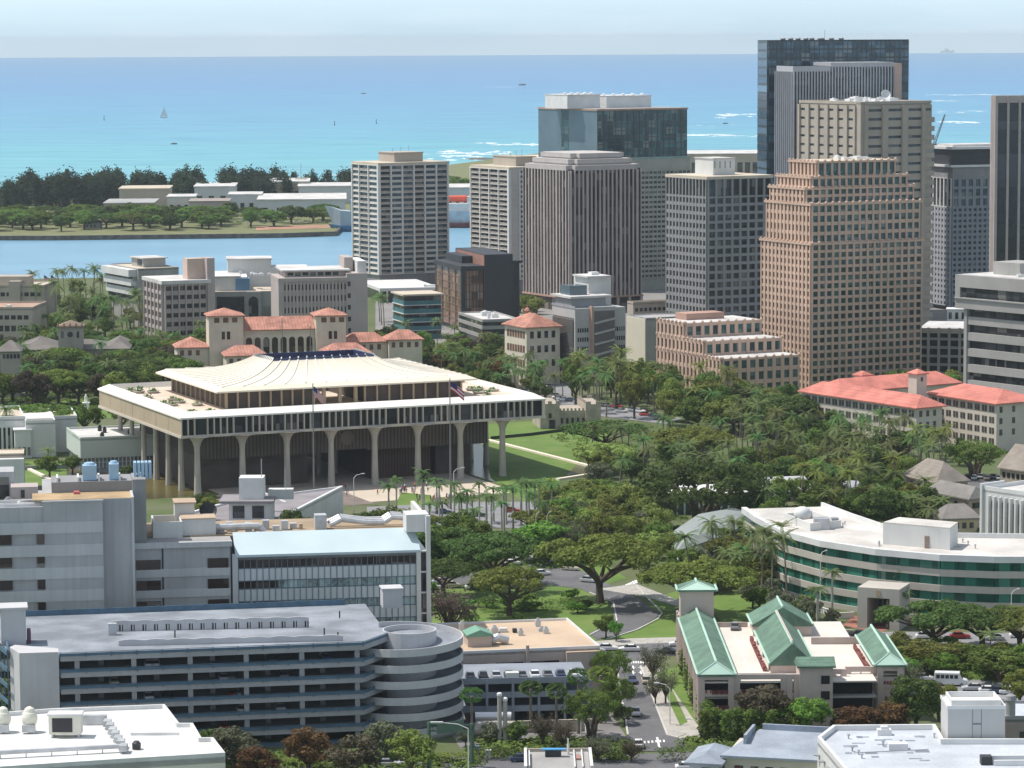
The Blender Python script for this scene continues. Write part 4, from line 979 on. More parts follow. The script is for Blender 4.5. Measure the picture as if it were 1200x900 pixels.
# ================================================================ MIDDLE AND FOREGROUND BUILDINGS
def adopt(B1, B2, name):
    o = B2.root; o.parent = B1.root; o.name = name
    m1 = Matrix.Translation(B1.root.location) @ B1.root.rotation_euler.to_matrix().to_4x4()
    o.matrix_parent_inverse = m1.inverted()
    for k in ('label', 'category'):
        if k in o: del o[k]
def slim(poly, g=1.5): return poly
def poly_foot(ps): FOOT.append([(p[0], p[1]) for p in ps])
shut = MATS['brown_shutter']; cream = MATS['cream_stucco']
# --- arcaded tile-roofed post office
B = Bd('arcaded_tile_roofed_hall', 'long cream hall with arched windows, red tile roofs and two square towers beyond the capitol', 'public building', 277, 284, 380, 387, 1200, th=11)
a, b = B.a, 16; h = B.h; B.box('wall', cream, 0, a, 0, b, 0, h); B.m('roof', tile).gable(-.8, a+.8, -.8, b+.8, h+.1, h+4.4, 'x')
for i in range(9):
    x = 2.5+i*(a-5)/8.; q = MB(); q.add([(x-1.15, -.12, 3), (x+1.15, -.12, 3)]+[(x+1.15*cos(t*pi/8), -.12, h-4+1.15*sin(t*pi/8)) for t in range(9)], [tuple(range(11))]); q.add([(x-1.15, -.10, 3), (x+1.15, -.10, 3), (x+1.15, .2, 3), (x-1.15, .2, 3)], [(0,1,2,3)]); q.build('arched_window', g_brown, B.root)
    MB().band([(x+1.5*cos(t*pi/8), h-4) for t in range(0)] or [(x-1.6, -.05), (x+1.6, -.05)], h-1.6, h-1.4, .25).build('arch_hood', cream, B.root)
for (x0, x1, zt) in ((-13, 0, AT(262, 369, 1200).z), (a-3.5, a+8, AT(387, 368, 1210).z)):
    B.box('tower', cream, x0, x1, -3, 9, 0, zt); MB().gable(x0-.8, x1+.8, -3.8, 9.8, zt+.1, zt+2.6, 'y', hip=6).build('tower_roof', tile, B.root)
    for i in range(3): B.win('F', x0+2+i*3.4, x0+4+i*3.4, zt-2.6, zt-.7, shut, oy=-3)
    for i in range(2): B.win('F', x0+4.8+i*2, x0+6+i*2, zt-9, zt-6, g_brown, oy=-3)
for (x0, x1, y0, y1, z0) in ((-8, 7, -18, -3.2, h-8), (a-2, a+15, -18, -3.2, h-8), (-25, -13.1, -2, 12, h-6), (a+8.1, a+25, 4, 14, h-6), (a+25.1, a+38, 0, 12, h-5)):
    z0 = max(4.5, z0); B.box('wing_wall', cream, x0, x1, y0, y1, 0, z0); MB().gable(x0-.8, x1+.8, y0-.8, y1+.8, z0+.1, z0+3.4, 'y' if y1-y0 > x1-x0 else 'x', hip=5).build('wing_roof', tile, B.root)
    for i in range(int((x1-x0)/3)): B.win('F', x0+1+i*3, x0+2.4+i*3, z0-3, z0-1, shut, oy=y0)
B.done(); FOOT[-1] = [tuple(B.C+B.u*i+B.v*j) for i, j in ((-26,-20),(a+42,-20),(a+42,16),(-26,16))]
for px, yt in ((331, 372), (364, 382)):
    t, p, z = flagpole(px, 420, yt, 1175, 'white pole %s the arched windows of the tile-roofed hall' % ('before the middle of' if px == 331 else 'to the right of'), 0)
# --- palace with dark hipped roof and central tower
B = Bd('old_palace', 'grey-roofed old palace with a square clock tower among dark trees at the left', 'palace', 20, 22, 150, 410, 1235, th=4, b=30)
a, b, h = B.a, 30, B.h; grf = mat('slate_roof', (.17, .155, .14), .9, .2, .15, fine=.2); st = mat('grey_stucco', (.36, .33, .28), .9, .08, .2)
B.box('wall', st, 0, a, 0, b, 0, h)
B.m('roof', grf).gable(-1, a*.34, -1, b+1, h+.1, h+3.4, 'y', hip=8); B.m('roof', grf).gable(a*.34, a*.78, -1, b+1, h+.1, h+2.6, 'x', hip=6); B.m('roof', grf).gable(a*.78, a+1, -1, b+1, h+.1, h+3.2, 'y', hip=8)
zt = AT(83, 384, 1235).z; x0 = B.fx(69); x1 = B.fx(97)
B.box('tower', st, x0, x1, -2, 7, 0, zt); q = B.m('tower_crown', mat('brown_cresting', (.24, .17, .12), .8, .1)); q.box(x0-.6, x1+.6, -2.6, 7.6, zt, zt+.7); q.gable(x0+.3, x1-.3, -1.6, 6.6, zt+.8, zt+2.6, 'y', hip=2)
for i in range(5): q.lathe([(.35, zt+.7), (.35, zt+1.5), (.1, zt+2)], (x0+(x1-x0)*i/4, -2.3), 6)
MB().tube(((x0+x1)/2, -2.05, zt-2.6), ((x0+x1)/2, -2.3, zt-2.6), 1.1, n=16).build('clock', darkm, B.root)
for s_ in (-1, 1): B.win('F', (x0+x1)/2+s_*3-.5, (x0+x1)/2+s_*3+.5, zt-4, zt-1.4, g_dark, oy=-2)
for i in range(12): B.win('F', 2+i*(a-4)/12, 3.6+i*(a-4)/12, h-4.6, h-1.6, g_dark)
B.done()
B = Bd('low_roofed_house', 'low house with a brown-grey roof in front of the old palace at the left edge', 'house', -3, 0, 22, 412, 1150, th=5, b=14); B.box('wall', st, 0, B.a, 0, 14, 0, B.h); B.m('roof', grf).gable(-1, B.a+1, -1, 15, B.h+.1, B.h+3.6, 'x', hip=4)
for i in range(5): B.win('F', 1+i*1.3, 1.9+i*1.3, B.h-2.6, B.h-1, g_dark)
B.done()
# statue in the park
p = W(101, 481, 0); t = thing('park_statue', 'small white statue on a pedestal in the park left of the capitol terrace', 'statue', (p.x, p.y, 0)); wst = mat('white_marble', (.75, .75, .72), .7, .06)
MB().box(-1.5, 1.5, -1.5, 1.5, 0, .6).box(-1.1, 1.1, -1.1, 1.1, .6, 2.6).box(-1.3, 1.3, -1.3, 1.3, 2.6, 2.9).build('pedestal', wst, t); MB().lathe([(.75, 2.9), (.6, 3.6), (.5, 4.3), (.62, 4.9), (.3, 5.3), (.28, 5.6), (.12, 5.9)], n=12, sy=.7).build('figure', wst, t, True)
# --- white low buildings left of the capitol
B = Bd('white_library_building', 'white low building with flat parapet roofs left of the pale green box hall', 'public building', -14, -10, 92, 492, 985, th=12, b=30); a, b, h = B.a, 30, B.h
B.one('wall', whitec, 0, a*.72, 0, b, 0, h); roofslab(B, 0, a*.38, 0, b, h, roofb, .9, whitem); roofslab(B, a*.38, a*.72, -5, b, h-.8, roofb, .9, whitem); B.one('wall', whitec, a*.38, a*.72, -5, 0, 0, h-.8); B.one('wall', whitec, a*.72, a, 6, b, 0, h-1); roofslab(B, a*.72, a, 6, b, h-1, roofb, .9, whitem)
x0 = B.fx(16); B.one('wall', whitec, x0, x0+5, -6, 0, 0, h-3); B.box('porch_roof', whitem, x0-.4, x0+5.4, -6.4, 0, h-3, h-2.6)
for i in range(3): B.win('F', x0+.8+i*1.5, x0+1.7+i*1.5, .8, 3.4, g_brown, oy=-6)
for i in range(8): B.win('F', .8+i*1.4, 1.5+i*1.4, 1, h-2.6, g_dark)
B.done()
gw_ = mat('pale_green_panel', (.50, .55, .50), .8, .04, .1, streak=.06)
B = Bd('plain_box_hall', 'pale green box hall over a glazed ground floor, beside the left end of the capitol', 'hall', 78, 94, 184, 515, 945, th=17); a, b, h = B.a, B.b, B.h; zl = B.zf(538)
B.box('upper_box', gw_, 0, a, 0, b, zl+.2, h); B.box('core', g_sky, 1, a-.5, 1, b-.5, 0, zl+.2)
for i in range(19): B.m('mullion', whitem).box(1+i*(a-2)/18-.12, 1+i*(a-2)/18+.12, .8, 1, 0, zl+.2)
for i in range(9): B.m('mullion', whitem).box(.8, 1., 1+i*(b-2)/8-.12, 1+i*(b-2)/8+.12, 0, zl+.2)
for z in (1.5, 3, 4.4): B.m('mullion', whitem).box(1, a-1, .85, .95, z, z+.12)
roofslab(B, 0, a, 0, b, h, roofw, .6, gw_); clutter(B, 2, a-3, 2, b-3, h, 4, 6, darkm, 1.2); B.done()
B = Bd('low_beige_shed', 'low beige shed with a flat roof at the far left above the lawn', 'shed', -12, -10, 28, 533, 900, th=8, b=10); a, b, h = B.a, 10, B.h; B.box('wall', beigec, 0, a, 0, b, 0, h); roofslab(B, 0, a, 0, b, h, roofb, .3); B.box('wall', whitec, a-9, a, -3, 0, 0, h-1)
for i in range(3): B.win('F', 2+i*2, 3.2+i*2, .8, 2.4, g_dark)
B.done()
# --- castle-like barracks
B = Bd('stone_barracks', 'small castle-like stone building with crenellated corner towers right of the capitol', 'castle', 632, 636, 700, 482, 1050, th=8, b=16); a, b, h = B.a, 16, B.h; cs_ = mat('coral_stone', (.42, .36, .295), .92, .15, .4, fine=.3)
B.box('wall', cs_, 0, a, 0, b, 0, h)
for (x0, x1, y0, y1, dh) in ((-1, a*.30, -1.2, b+1, 2.6), (a*.78, a+1, -1.2, b+1, 2.2)):
    B.box('tower', cs_, x0, x1, y0, y1, 0, h+dh)
    n_ = int((x1-x0)/1.3)
    for i in range(n_):
        if i % 2 == 0: B.m('battlement', cs_).box(x0+i*(x1-x0)/n_, x0+(i+1)*(x1-x0)/n_, y0, y0+.5, h+dh, h+dh+.9); B.m('battlement', cs_).box(x0+i*(x1-x0)/n_, x0+(i+1)*(x1-x0)/n_, y1-.5, y1, h+dh, h+dh+.9)
    for i in range(6): B.m('battlement', cs_).box(x0, x0+.5, y0+1+i*2.8, y0+2.2+i*2.8, h+dh, h+dh+.9)
for i in range(7):
    B.m('battlement', cs_).box(a*.3+i*1.3, a*.3+i*1.3+.7, 0, .4, h, h+.8)
    if i < 5: B.win('F', a*.33+i*1.8, a*.33+i*1.8+.8, 1.6, 3.4, g_dark)
B.win('F', 1.8, 2.8, 3.6, 5.2, g_dark, oy=-1.2); MB().box(2, 4, -1.3, -1.1, 0, 3).build('door', darkm, B.root); B.done()
# --- coral roofed hotel-like building with two long wings
hw = mat('pale_hotel_wall', (.56, .51, .44), .9, .06, .2, streak=.1)
def wing(name, lab, xl, xc, xr, y, D, th_):
    B = Bd(name, lab, 'building', xl, xc, xr, y, D, th=th_); a, b, h = B.a, B.b, B.h
    B.box('wall', hw, 0, a, 0, b, 0, h); B.m('roof', tiler).gable(-1.2, a+1.2, -1.2, b+1.2, h+.1, h+3.4, 'y', hip=a*.5)
    n_ = int(b/3.6)
    for k in range(4):
        for i in range(n_):
            for s_ in (0, 1.35):
                if len(B.wins) < 96: B.win('L', 1.2+i*(b-2)/n_+s_, 2.2+i*(b-2)/n_+s_, h-2.9-k*3.4, h-1.-k*3.4, mat('dull_window', (.07, .065, .06), .4, .3, .5))
    for k in range(3):
        for i in range(3): B.win('F', 1.2+i*(a-2)/3, 2.3+i*(a-2)/3, h-3-k*3.6, h-1.1-k*3.6, MATS['dull_window'], part='end_window')
    return B
B1 = wing('red_roofed_hotel', 'pale building with coral red hipped roofs, long wings and two small towers', 940, 1074, 1104, 478, 985, 33)
B1.box('rear_wing', hw, B1.a, B1.a+45, B1.b-14, B1.b, 0, B1.h+.6); B1.m('rear_roof', tiler).gable(B1.a-6, B1.a+46, B1.b-15, B1.b+1, B1.h+.7, B1.h+4.2, 'x', hip=5)
for px, py, D_, wd, tp in ((1011, 448, 1045, 4.2, 436), (1075, 470, 1012, 4.2, 434)):
    p = AT(px, py, D_); v_ = Vector((p.x, p.y))-B1.C; x, y = v_.dot(B1.u), v_.dot(B1.v); zt = AT(px, tp+3, D_).z
    B1.box('tower', hw, x-wd/2, x+wd/2, y-wd/2, y+wd/2, 0, zt); MB().gable(x-wd/2-.5, x+wd/2+.5, y-wd/2-.5, y+wd/2+.5, zt+.05, zt+1.3, 'y', hip=wd/2).build('tower_roof', tiler, B1.root)
    B1.win('F', x-.4, x+.4, zt-2.6, zt-1.2, g_dark, oy=y-wd/2)
B1.done()
B2 = wing('x', 'x', 1088, 1168, 1218, 473, 985, 30); B2.m('roof', tiler); B2.done(); adopt(B1, B2, 'right_wing'); B2.root.name = 'wing'
# --- small buildings at right
def simple_roof_house(name, lab, cat_, xc, xr, y, D, th_, b, rise, axis, rm, wm, hip=3, nw=4, over=.7):
    B = Bd(name, lab, cat_, xc-4, xc, xr, y, D, th=th_, b=b); a, h = B.a, B.h
    B.box('wall', wm, 0, a, 0, b, 0, h); B.m('roof', rm).gable(-over, a+over, -over, b+over, h+.1, h+rise, axis, hip=hip)
    for i in range(nw): B.win('F', 1+i*(a-1.5)/nw, 2.1+i*(a-1.5)/nw, h-2.6, h-1.1, g_dark)
    for i in range(nw): B.win('L', 1+i*(b-1.5)/nw, 2.1+i*(b-1.5)/nw, h-2.6, h-1.1, g_dark)
    B.done(); return B
shingle = mat('brown_shingle', (.27, .235, .20), .92, .15, .3, fine=.25, stripes=(0, .8, .2, .85)); tanw = mat('tan_wall', (.42, .33, .26), .9, .06)
simple_roof_house('shingled_house', 'house with a steep brown-grey hipped roof left of the church car park', 'house', 1098, 1134, 566, 860, 25, 17, 5.2, 'y', shingle, tanw, 5)
simple_roof_house('grey_roofed_house', 'low house with a long grey-brown roof in front of the steep-roofed house', 'house', 1106, 1147, 608, 800, 8, 9, 3.2, 'x', mat('grey_shingle', (.22, .205, .19), .92, .15, .3, fine=.2), mat('yellow_wall', (.5, .44, .32), .9), 3)
simple_roof_house('stone_church', 'stone church with a steep grey-brown gable roof at the right edge', 'church', 1172, 1215, 548, 905, -52, 14, 6.4, 'x', shingle, cs_, 0, nw=7)
simple_roof_house('brown_roofed_annex', 'brown-roofed annex between the steep-roofed house and the white finned hall', 'house', 1136, 1158, 585, 830, 30, 18, 3, 'y', MATS['grey_shingle'], tanw, 2)
simple_roof_house('grey_roofed_hall', 'hall with a pale grey metal roof among palms behind the curved green glass building', 'hall', 908, 952, 577, 880, 12, 20, 3, 'x', mat('pale_metal_roof', (.42, .43, .45), .7, .08, .1), whitec, 0)
simple_roof_house('small_white_house', 'small white house with a bluish roof between palms, left of the dark tree', 'house', 992, 1014, 574, 880, 8, 9, 2, 'x', mat('bluish_roof', (.38, .40, .46), .7, .1), whitec, 2, nw=3)
B = Bd('white_finned_hall', 'white hall with slender fins and arched tops along its side at the right edge', 'hall', 1150, 1152, 1240, 612, 780, th=-50, b=20); a, b, h = B.a, 20, AT(1150, 574, 780).z
B.box('wall', whitec, 0, a, 0, b, 0, h); roofslab(B, 0, a, 0, b, h, roofw, 1.0, whitem); B.box('end_gable', whitem, -.6, 0, -.6, b*.4, 0, h+1.6)
for i in range(13): B.one('fin', whitem, 2+i*(a-3)/12, 2.5+i*(a-3)/12, -.9, 0, 0, h-1.2); 
for i in range(12): B.win('F', 2.8+i*(a-3)/12, 3.6+i*(a-3)/12, 2.5 if i % 3 else 1.5, h-2.5, g_dark)
B.done()
# white building under the banyan with columns, arched grey roof next to it
B = Bd('white_colonnade_building', 'white building with tall fins glimpsed below the huge dark banyan', 'building', 772, 776, 905, 580, 856, th=6, b=14); a, b, h = B.a, 18, B.h
B.box('wall', mat('dull_green_glass', (.08, .12, .1), .5), 0, a, 0, b, 0, h-.6); B.box('roof', whitem, -.8, a+.8, -.8, b+.8, h-.6, h)  # dull dark green wall behind the white fins
for i in range(16): B.one('fin', whitem, i*a/15-.2, i*a/15+.2, -.8, 0, 0, h-.6)
B.done()
p = [W(x, y, 7.5) for x, y in [(795, 642), (856, 622), (882, 602), (864, 595), (815, 604), (788, 622)]]
t = thing('vaulted_roof_hall', 'low hall with a grey curved roof left of the curved green glass building', 'hall', (p[0].x, p[0].y, 0)); lp = [(q.x-p[0].x, q.y-p[0].y) for q in p]
MB().prism(lp, 0, 6.4).build('wall', whitec, t)
cx_ = sum(q[0] for q in lp)/6; cy_ = sum(q[1] for q in lp)/6
q = MB(); rings = [(1.06, 6.4), (1.05, 7.0), (.8, 8.3), (.4, 9), (.1, 9.2)]
q.add([(cx_+(l[0]-cx_)*s_, cy_+(l[1]-cy_)*s_, z) for s_, z in rings for l in lp], [(k*6+i, k*6+(i+1)%6, (k+1)*6+(i+1)%6, (k+1)*6+i) for k in range(4) for i in range(6)]+[tuple(24+i for i in range(6))]); q.build('roof', mat('green_grey_roof', (.24, .27, .26), .8, .06), t); poly_foot(p)
# --- curved green glass building
ZR = 15.0
fr = [Vector(v) for v in [(57.5, 768), (59.5, 753), (64, 731), (71.5, 716), (82.5, 704), (95.5, 696), (107, 693), (119, 692.5), (131, 694)]]; bk = [Vector(v) for v in [(131, 722), (118, 720), (101.5, 722), (94, 728), (87, 737), (82, 752), (76.5, 771)]]
t = thing('curved_green_glass_building', 'curved office building with bands of green glass and a stained flat roof', 'office building', (95, 697, 0)); cv = lambda v: (v.x-95, v.y-697)
poly = [cv(v) for v in fr+bk]; poly_foot(fr+bk)
gg = mat('green_glass', (.012, .085, .06), .12, .25, .3, cell=(2.4, 2.4, 30), spec=.5); cbe = mat('curved_concrete', (.46, .43, .38), .88, .06, .1, streak=.12); oct_ = mat('stained_white_roof', (.60, .57, .53), .9, .22, .07, fine=.25)
FL = [cv(v) for v in fr]
def inset(pl, d):
    q = MB(); q.band(pl, 0, 1, d); return [tuple(q.v[0][:2])]
MB().prism(poly, 0, ZR-.9).build('core', darkm, t); MB().prism(poly, ZR-.9, ZR-.2).build('roof', oct_, t)
pr_ = MB(); pr_.band(FL, ZR-1.2, ZR+.25, 1.3); pr_.build('parapet', whitem, t); pr_ = MB(); pr_.band([cv(v) for v in bk], ZR-1, ZR+.9, -.5); pr_.build('rear_parapet', whitem, t)
sp_ = MB()
for k in range(4):
    z = ZR-1.2-(k+1)*3.55; sp_.band(FL, z, z+1.55, .75)
sp_.band(FL, ZR-1.21, ZR-1.15, .9)
sp_.build('spandrel', cbe, t); npn = 0
segs = []
for i in range(len(FL)-1):
    A_, B_ = Vector(FL[i]), Vector(FL[i+1]); n_ = max(1, round((B_-A_).length/4.4)); d_ = (B_-A_)/n_
    for j in range(n_): segs.append((A_+d_*j, A_+d_*(j+1)))
for k in range(4):
    z = ZR-1.2-(k+1)*3.55+1.55
    for (s0, s1) in segs[-24:]:
        q = MB(); d_ = (s1-s0)*.015; q.band([s0+d_, s1-d_], z, z+2.0, .35); q.build('window', gg, t)
mb2 = MB()
for k in range(4):
    z = ZR-1.2-(k+1)*3.55+1.55
    for (s0, s1) in segs[:-24]: mb2.band([s0, s1], z, z+2.0, .35)
if mb2.v: tag(mb2.build('side_window', gg, t), kind='stuff')
def rbox(px0, py0, px1, py1, D_, dep, hh, mt, name, z=ZR-.2, rz=-35):
    p0 = AT(px0, py0, D_); p1 = AT(px1, py1, D_)
    return None
pb = [W(x, y, ZR) for x, y in [(1033, 655-17), (1108, 661-15), (1115, 633+4), (1045, 628+4)]]
pb = [Vector((84.5, 712.5)), Vector((98.5, 703.5)), Vector((101.5, 712)), Vector((89, 720))]
MB().prism([cv(v) for v in pb], ZR-.2, ZR+4.6).build('penthouse', whitec, t); MB().prism([(cv(v)[0]*1.0, cv(v)[1]) for v in pb], ZR+4.6, ZR+4.9).build('penthouse_roof', oct_, t)
pc = [Vector((70, 733)), Vector((77, 737)), Vector((72, 752)), Vector((65.5, 748))]; MB().band([cv(v) for v in pc], ZR-.2, ZR+1.6, .4, closed=True).build('plant_screen', whitec, t)
dd = MB(); dd.lathe([(.2, 0), (1.4, .25), (2.0, .9), (2.1, 1.8), (1.6, 2.7), (.8, 3.1), (.1, 3.2)], (68.8-95, 742-697), 16); dd.v = [(x, y, z+ZR+1) for x, y, z in dd.v]; dd.build('radome', whitem, t, True)
dd = MB(); dd.box(71-95, 74.5-95, 734-697, 737.5-697, ZR-.2, ZR+2.4); dd.box(75.4-95, 77-95, 737.5-697, 740-697, ZR-.2, ZR+2.0); dd.build('roof_unit', metal, t)
MB().box(93.2-95, 95-95, 706.2-697, 707-697, ZR-.1, ZR+2.6).build('rust_louvre', mat('rust_louvre', (.34, .26, .22), .9), t)
r3 = random.Random(6)
for i in range(16):
    k_ = r3.randrange(2, 8); c_ = (Vector(FL[k_])*r3.uniform(.3, .7)); c_ = Vector(FL[k_]).lerp(Vector(cv(bk[min(len(bk)-1, max(0, len(FL)-1-k_))])), r3.uniform(.15, .75)); MB().tube((c_.x, c_.y, ZR-.25), (c_.x, c_.y, ZR+.5), .13).lathe([(.3, ZR+.5), (.2, ZR+.75)], (c_.x, c_.y), 8).build('vent_pipe', metal, t)
# entrance portico
B = Bd('entrance_portico', 'square white entrance portico with a dark opening in front of the curved glass building', 'portico', 1001, 1005, 1054, 689, 688, th=-22, b=9); a, b, h = B.a, 9, AT(1005, 689, 688).z+.2
B.box('frame', cbe, 0, 2.2, 0, b, 0, h-2.2); B.box('frame', cbe, a-2.2, a, 0, b, 0, h-2.2); B.box('frame', cbe, 0, a, 0, b, h-2.2, h); B.box('recess', g_dark, 2.2, a-2.2, b-1, b-.4, 0, h-2.2); B.one('panel', mat('tan_emblem', (.4, .3, .2), .8), a*.45, a*.55, -.12, .1, h-1.9, h-.5)
for i in range(5): B.m('mullion', metal).box(2.4+i*(a-4.8)/4-.08, 2.4+i*(a-4.8)/4+.08, b-1.2, b-1, 0, h-2.2)
B.done()
p = [W(x, y, 0) for x, y in [(988, 733), (1000, 722), (1050, 722), (1052, 733), (1030, 742)]]; sheet('brick_forecourt', p, .03, mat('brick_paving', (.33, .14, .10), .9, .15, .3, fine=.2))

# ================================================================ HOSPITAL
B = Bd('hospital_tower', 'tall banded grey concrete hospital block with few windows at the left edge', 'hospital', -80, -45, 120, 582, 620, th=8.7, b=34)
a, b, h = B.a, 34, AT(120, 581, 631).z
xa = B.fx(50); B.box('wall', hospc, 0, xa, 0, b, 0, h-2.4); B.box('wall', hospc, xa, a, -.3, b, 0, h)
nfl = 8; pitch = 4.58; zb_ = h-4.0
wins_y = []
for k in range(nfl):
    z = zb_-k*pitch
    B.box('pale_band', hosp_lt, -.1, a-.05, -.42, 0, z-2.3, z); 
    for (p0, p1) in ((-40, -22), (-12, 12.5), (42, 51)):
        B.win('F', B.fx(p0), B.fx(p1), z-4.3, z-2.4, g_brown, oy=-.32)
x1 = B.fx(156.5); B.box('setback_wall', hospc, a, x1, 2.0, b, 0, h+.1); B.box('setback_wall', hosp_lt, x1-.4, x1+.1, 1.8, b, 0, h+.3); B.box('coping', hosp_lt, xa-.2, a+.2, -.5, -.1, h, h+.25)
B.box('parapet', hospc, 0, xa, 0, .5, h-2.4, h-.9)
x2 = B.fx(173); xl_ = B.fx(61); zt = AT(160, 548, 652).z; 
B.box('lift_tower', greyc, x1+.1, x2, 9, 19, 0, zt); B.box('lift_tower', greyc, xl_, x1+.1, 12, 22, zt-5.5, zt-.6); B.box('lift_tower', greyc, xl_+2, x1, 15, 22, h, zt-5.5)
B.box('terrace', mat('terrace_ochre', (.42, .30, .17), .9, .2, .2, fine=.2), 0, a, .5, b, h-2.6, h-2.45); B.box('terrace', MATS['terrace_ochre'], a*.5, x1, 2.2, 12, h+.05, h+.12)
for i in range(5): B.one('fin_wall', whitem, xl_+1+i*4.2, xl_+1.4+i*4.2, 12.5, 18, zt-.6, zt+.3)
for px, wd, hh, n_ in ((96, 2.8, 3.0, 1), (125, 1.9, 3.2, 1), (160, 3.8, 3.4, 5)):
    x = B.fx(px+11); bm_ = mat('blue_tank', (.32, .48, .62), .6, .08, .3)
    for j in range(n_):
        w2 = wd/n_; q = MB().box(x-wd/2+j*w2, x-wd/2+j*w2+w2*(.72 if n_ > 1 else 1), 13, 16, zt-.5, zt+hh-.5)
        if n_ == 1: q.lathe([(wd/2*.9, zt+hh-.5), (wd/2*.7, zt+hh)], (x, 14.5), 12)
        q.build('cooling_unit', bm_, B.root)
# curved planters on the low terrace
for cx0, cy0, r0 in ((a*.78, 7, 8), (a*.45, 6.5, 5)):
    pts = [(cx0+r0*1.3*cos(t_*pi/14), cy0+3*sin(t_*pi/14)) for t_ in range(29)]; q = MB(); q.band(pts, h-2.4, h-.7, .35); q.build('curved_parapet', whitem, B.root)
MB().box(a*.8, a*.84, 9, 11, h-2.4, h+.6).build('red_canopy', mat('red_canvas', (.5, .12, .12), .8), B.root)
x0 = B.fx(30); B.box('roof_room', pinkish, x0-3, x0+2.5, 14, 20, h-2.4, h+1.2); B.win('F', x0-1, x0-.2, h-1, h+.6, g_dark, oy=14); x0 = B.fx(10); B.box('roof_room', hospc, x0-9, x0+1, 20, 28, h-2.4, h+3.6); B.win('F', x0-3, x0, h-2, h+2.5, g_dark, oy=20)
clutter(B, 2, a*.6, 8, 20, h-2.4, 9, 12, metal, 2.4)
B.done()
B = Bd('hospital_wing', 'lower hospital wing with white gridded panels, ribbon windows and a pale blue sloping roof', 'hospital wing', 150, 158, 492, 650, 633, th=8.7, b=27)
a, b = B.a, 27; hg = B.zf(638); xm = B.fx(272); ze_ = B.zf(655); h = hg
B.box('wall', hospc, 0, xm, 0, b, 0, hg); B.box('wall', greyc, xm, a, .4, b, 0, ze_-.4)
B.box('coping', hosp_lt, -.1, xm, -.6, .3, hg-.9, hg+.2); B.box('slot', darkm, B.fx(189.5), B.fx(191.5), -.08, .1, 0, hg-1); B.box('slot', darkm, B.fx(270), B.fx(272), -.08, .1, 0, hg-1)
for k in range(6):
    z = ze_-k*4.25
    B.box('pale_band', hosp_lt, .05, xm-.4, -.2, 0, z-3.9+.0, z-2.2)
    B.win('F', B.fx(159.5), B.fx(188), z-2.3, z-.3, g_brown, oy=-.1); B.win('F', B.fx(243), B.fx(267.5), z-2.3, z-.3, g_brown, oy=-.1)
B.box('pier', hosp_lt, xm, xm+1.1, -.8, .4, 0, ze_+.4)
bls = mat('pale_blue_roof', (.47, .57, .60), .6, .05, .1)
q = MB(); y1 = 7.0; q.hexa([(xm+.6, -1.0, ze_-.2), (a, -1.0, ze_-.2), (a, y1, hg+.3), (xm+.6, y1, hg+.3), (xm+.6, -1., ze_+.3), (a, -1.0, ze_+.3), (a, y1, hg+.8), (xm+.6, y1, hg+.8)]); q.build('sloping_roof', bls, B.root)
B.box('wall', greyc, xm, a, y1-.4, b, ze_-.4, hg+.2); B.box('roof', mat('tan_gravel', (.36, .27, .18), .95, .15, .2, fine=.25), .4, a-1.5, y1, b-.3, hg+.2, hg+.28)
B.box('roof', roofg, .4, xm, .5, y1, hg+.02, hg+.1)
pan = mat('white_grid_panel', (.60, .63, .64), .7, .04, .2); gd = mat('blue_grey_mullion', (.14, .18, .22), .6, .1); n_ = 29; x0 = xm+1.2
for k in range(7):
    z = ze_-1-k*4.25
    B.box('panel', pan, x0, a-.8, -.05, .4, z-4.25, z-1.6)
    for i in range(n_+1): B.m('mullion', gd).box(x0+i*(a-.8-x0)/n_-.07, x0+i*(a-.8-x0)/n_+.07, -.2, -.05, z-4.25, z)
    B.m('mullion', gd).box(x0, a-.8, -.16, -.06, z-1.75, z-1.55); B.m('mullion', gd).box(x0, a-.8, -.16, -.06, z-4.3, z-4.15); 
    nn = 9
    for i in range(nn): B.win('F', x0+i*(a-.8-x0)/nn+.1, x0+(i+1)*(a-.8-x0)/nn-.1, z-1.6, z, g_brown if k == 0 or i < 2 else mat('pale_window', (.22, .28, .28), .4, .5, 1.5, cell=(1.2, 1.2, 30)), oy=.32)
xe = a; B.box('end_frame', whitec, a-.8, a+.1, -.9, .6, 0, ze_+.3); B.box('end_frame', whitec, a+1.3, a+2.2, -.4, .6, 0, hg+4.2); B.box('end_frame', whitec, a-2.5, a+2.2, 2, 8, hg+.6, hg+4.2); B.box('end_frame', whitec, a+1.4, a+2.2, .6, b, hg+.2, hg+3.4)
for k in range(6): B.box('end_frame', whitec, a+.1, a+1.4, -.3, .4, ze_-4.3*k-.3, ze_-4.3*k)
B.box('end_glass', g_dark, a, a+1.4, .5, b, 0, ze_)
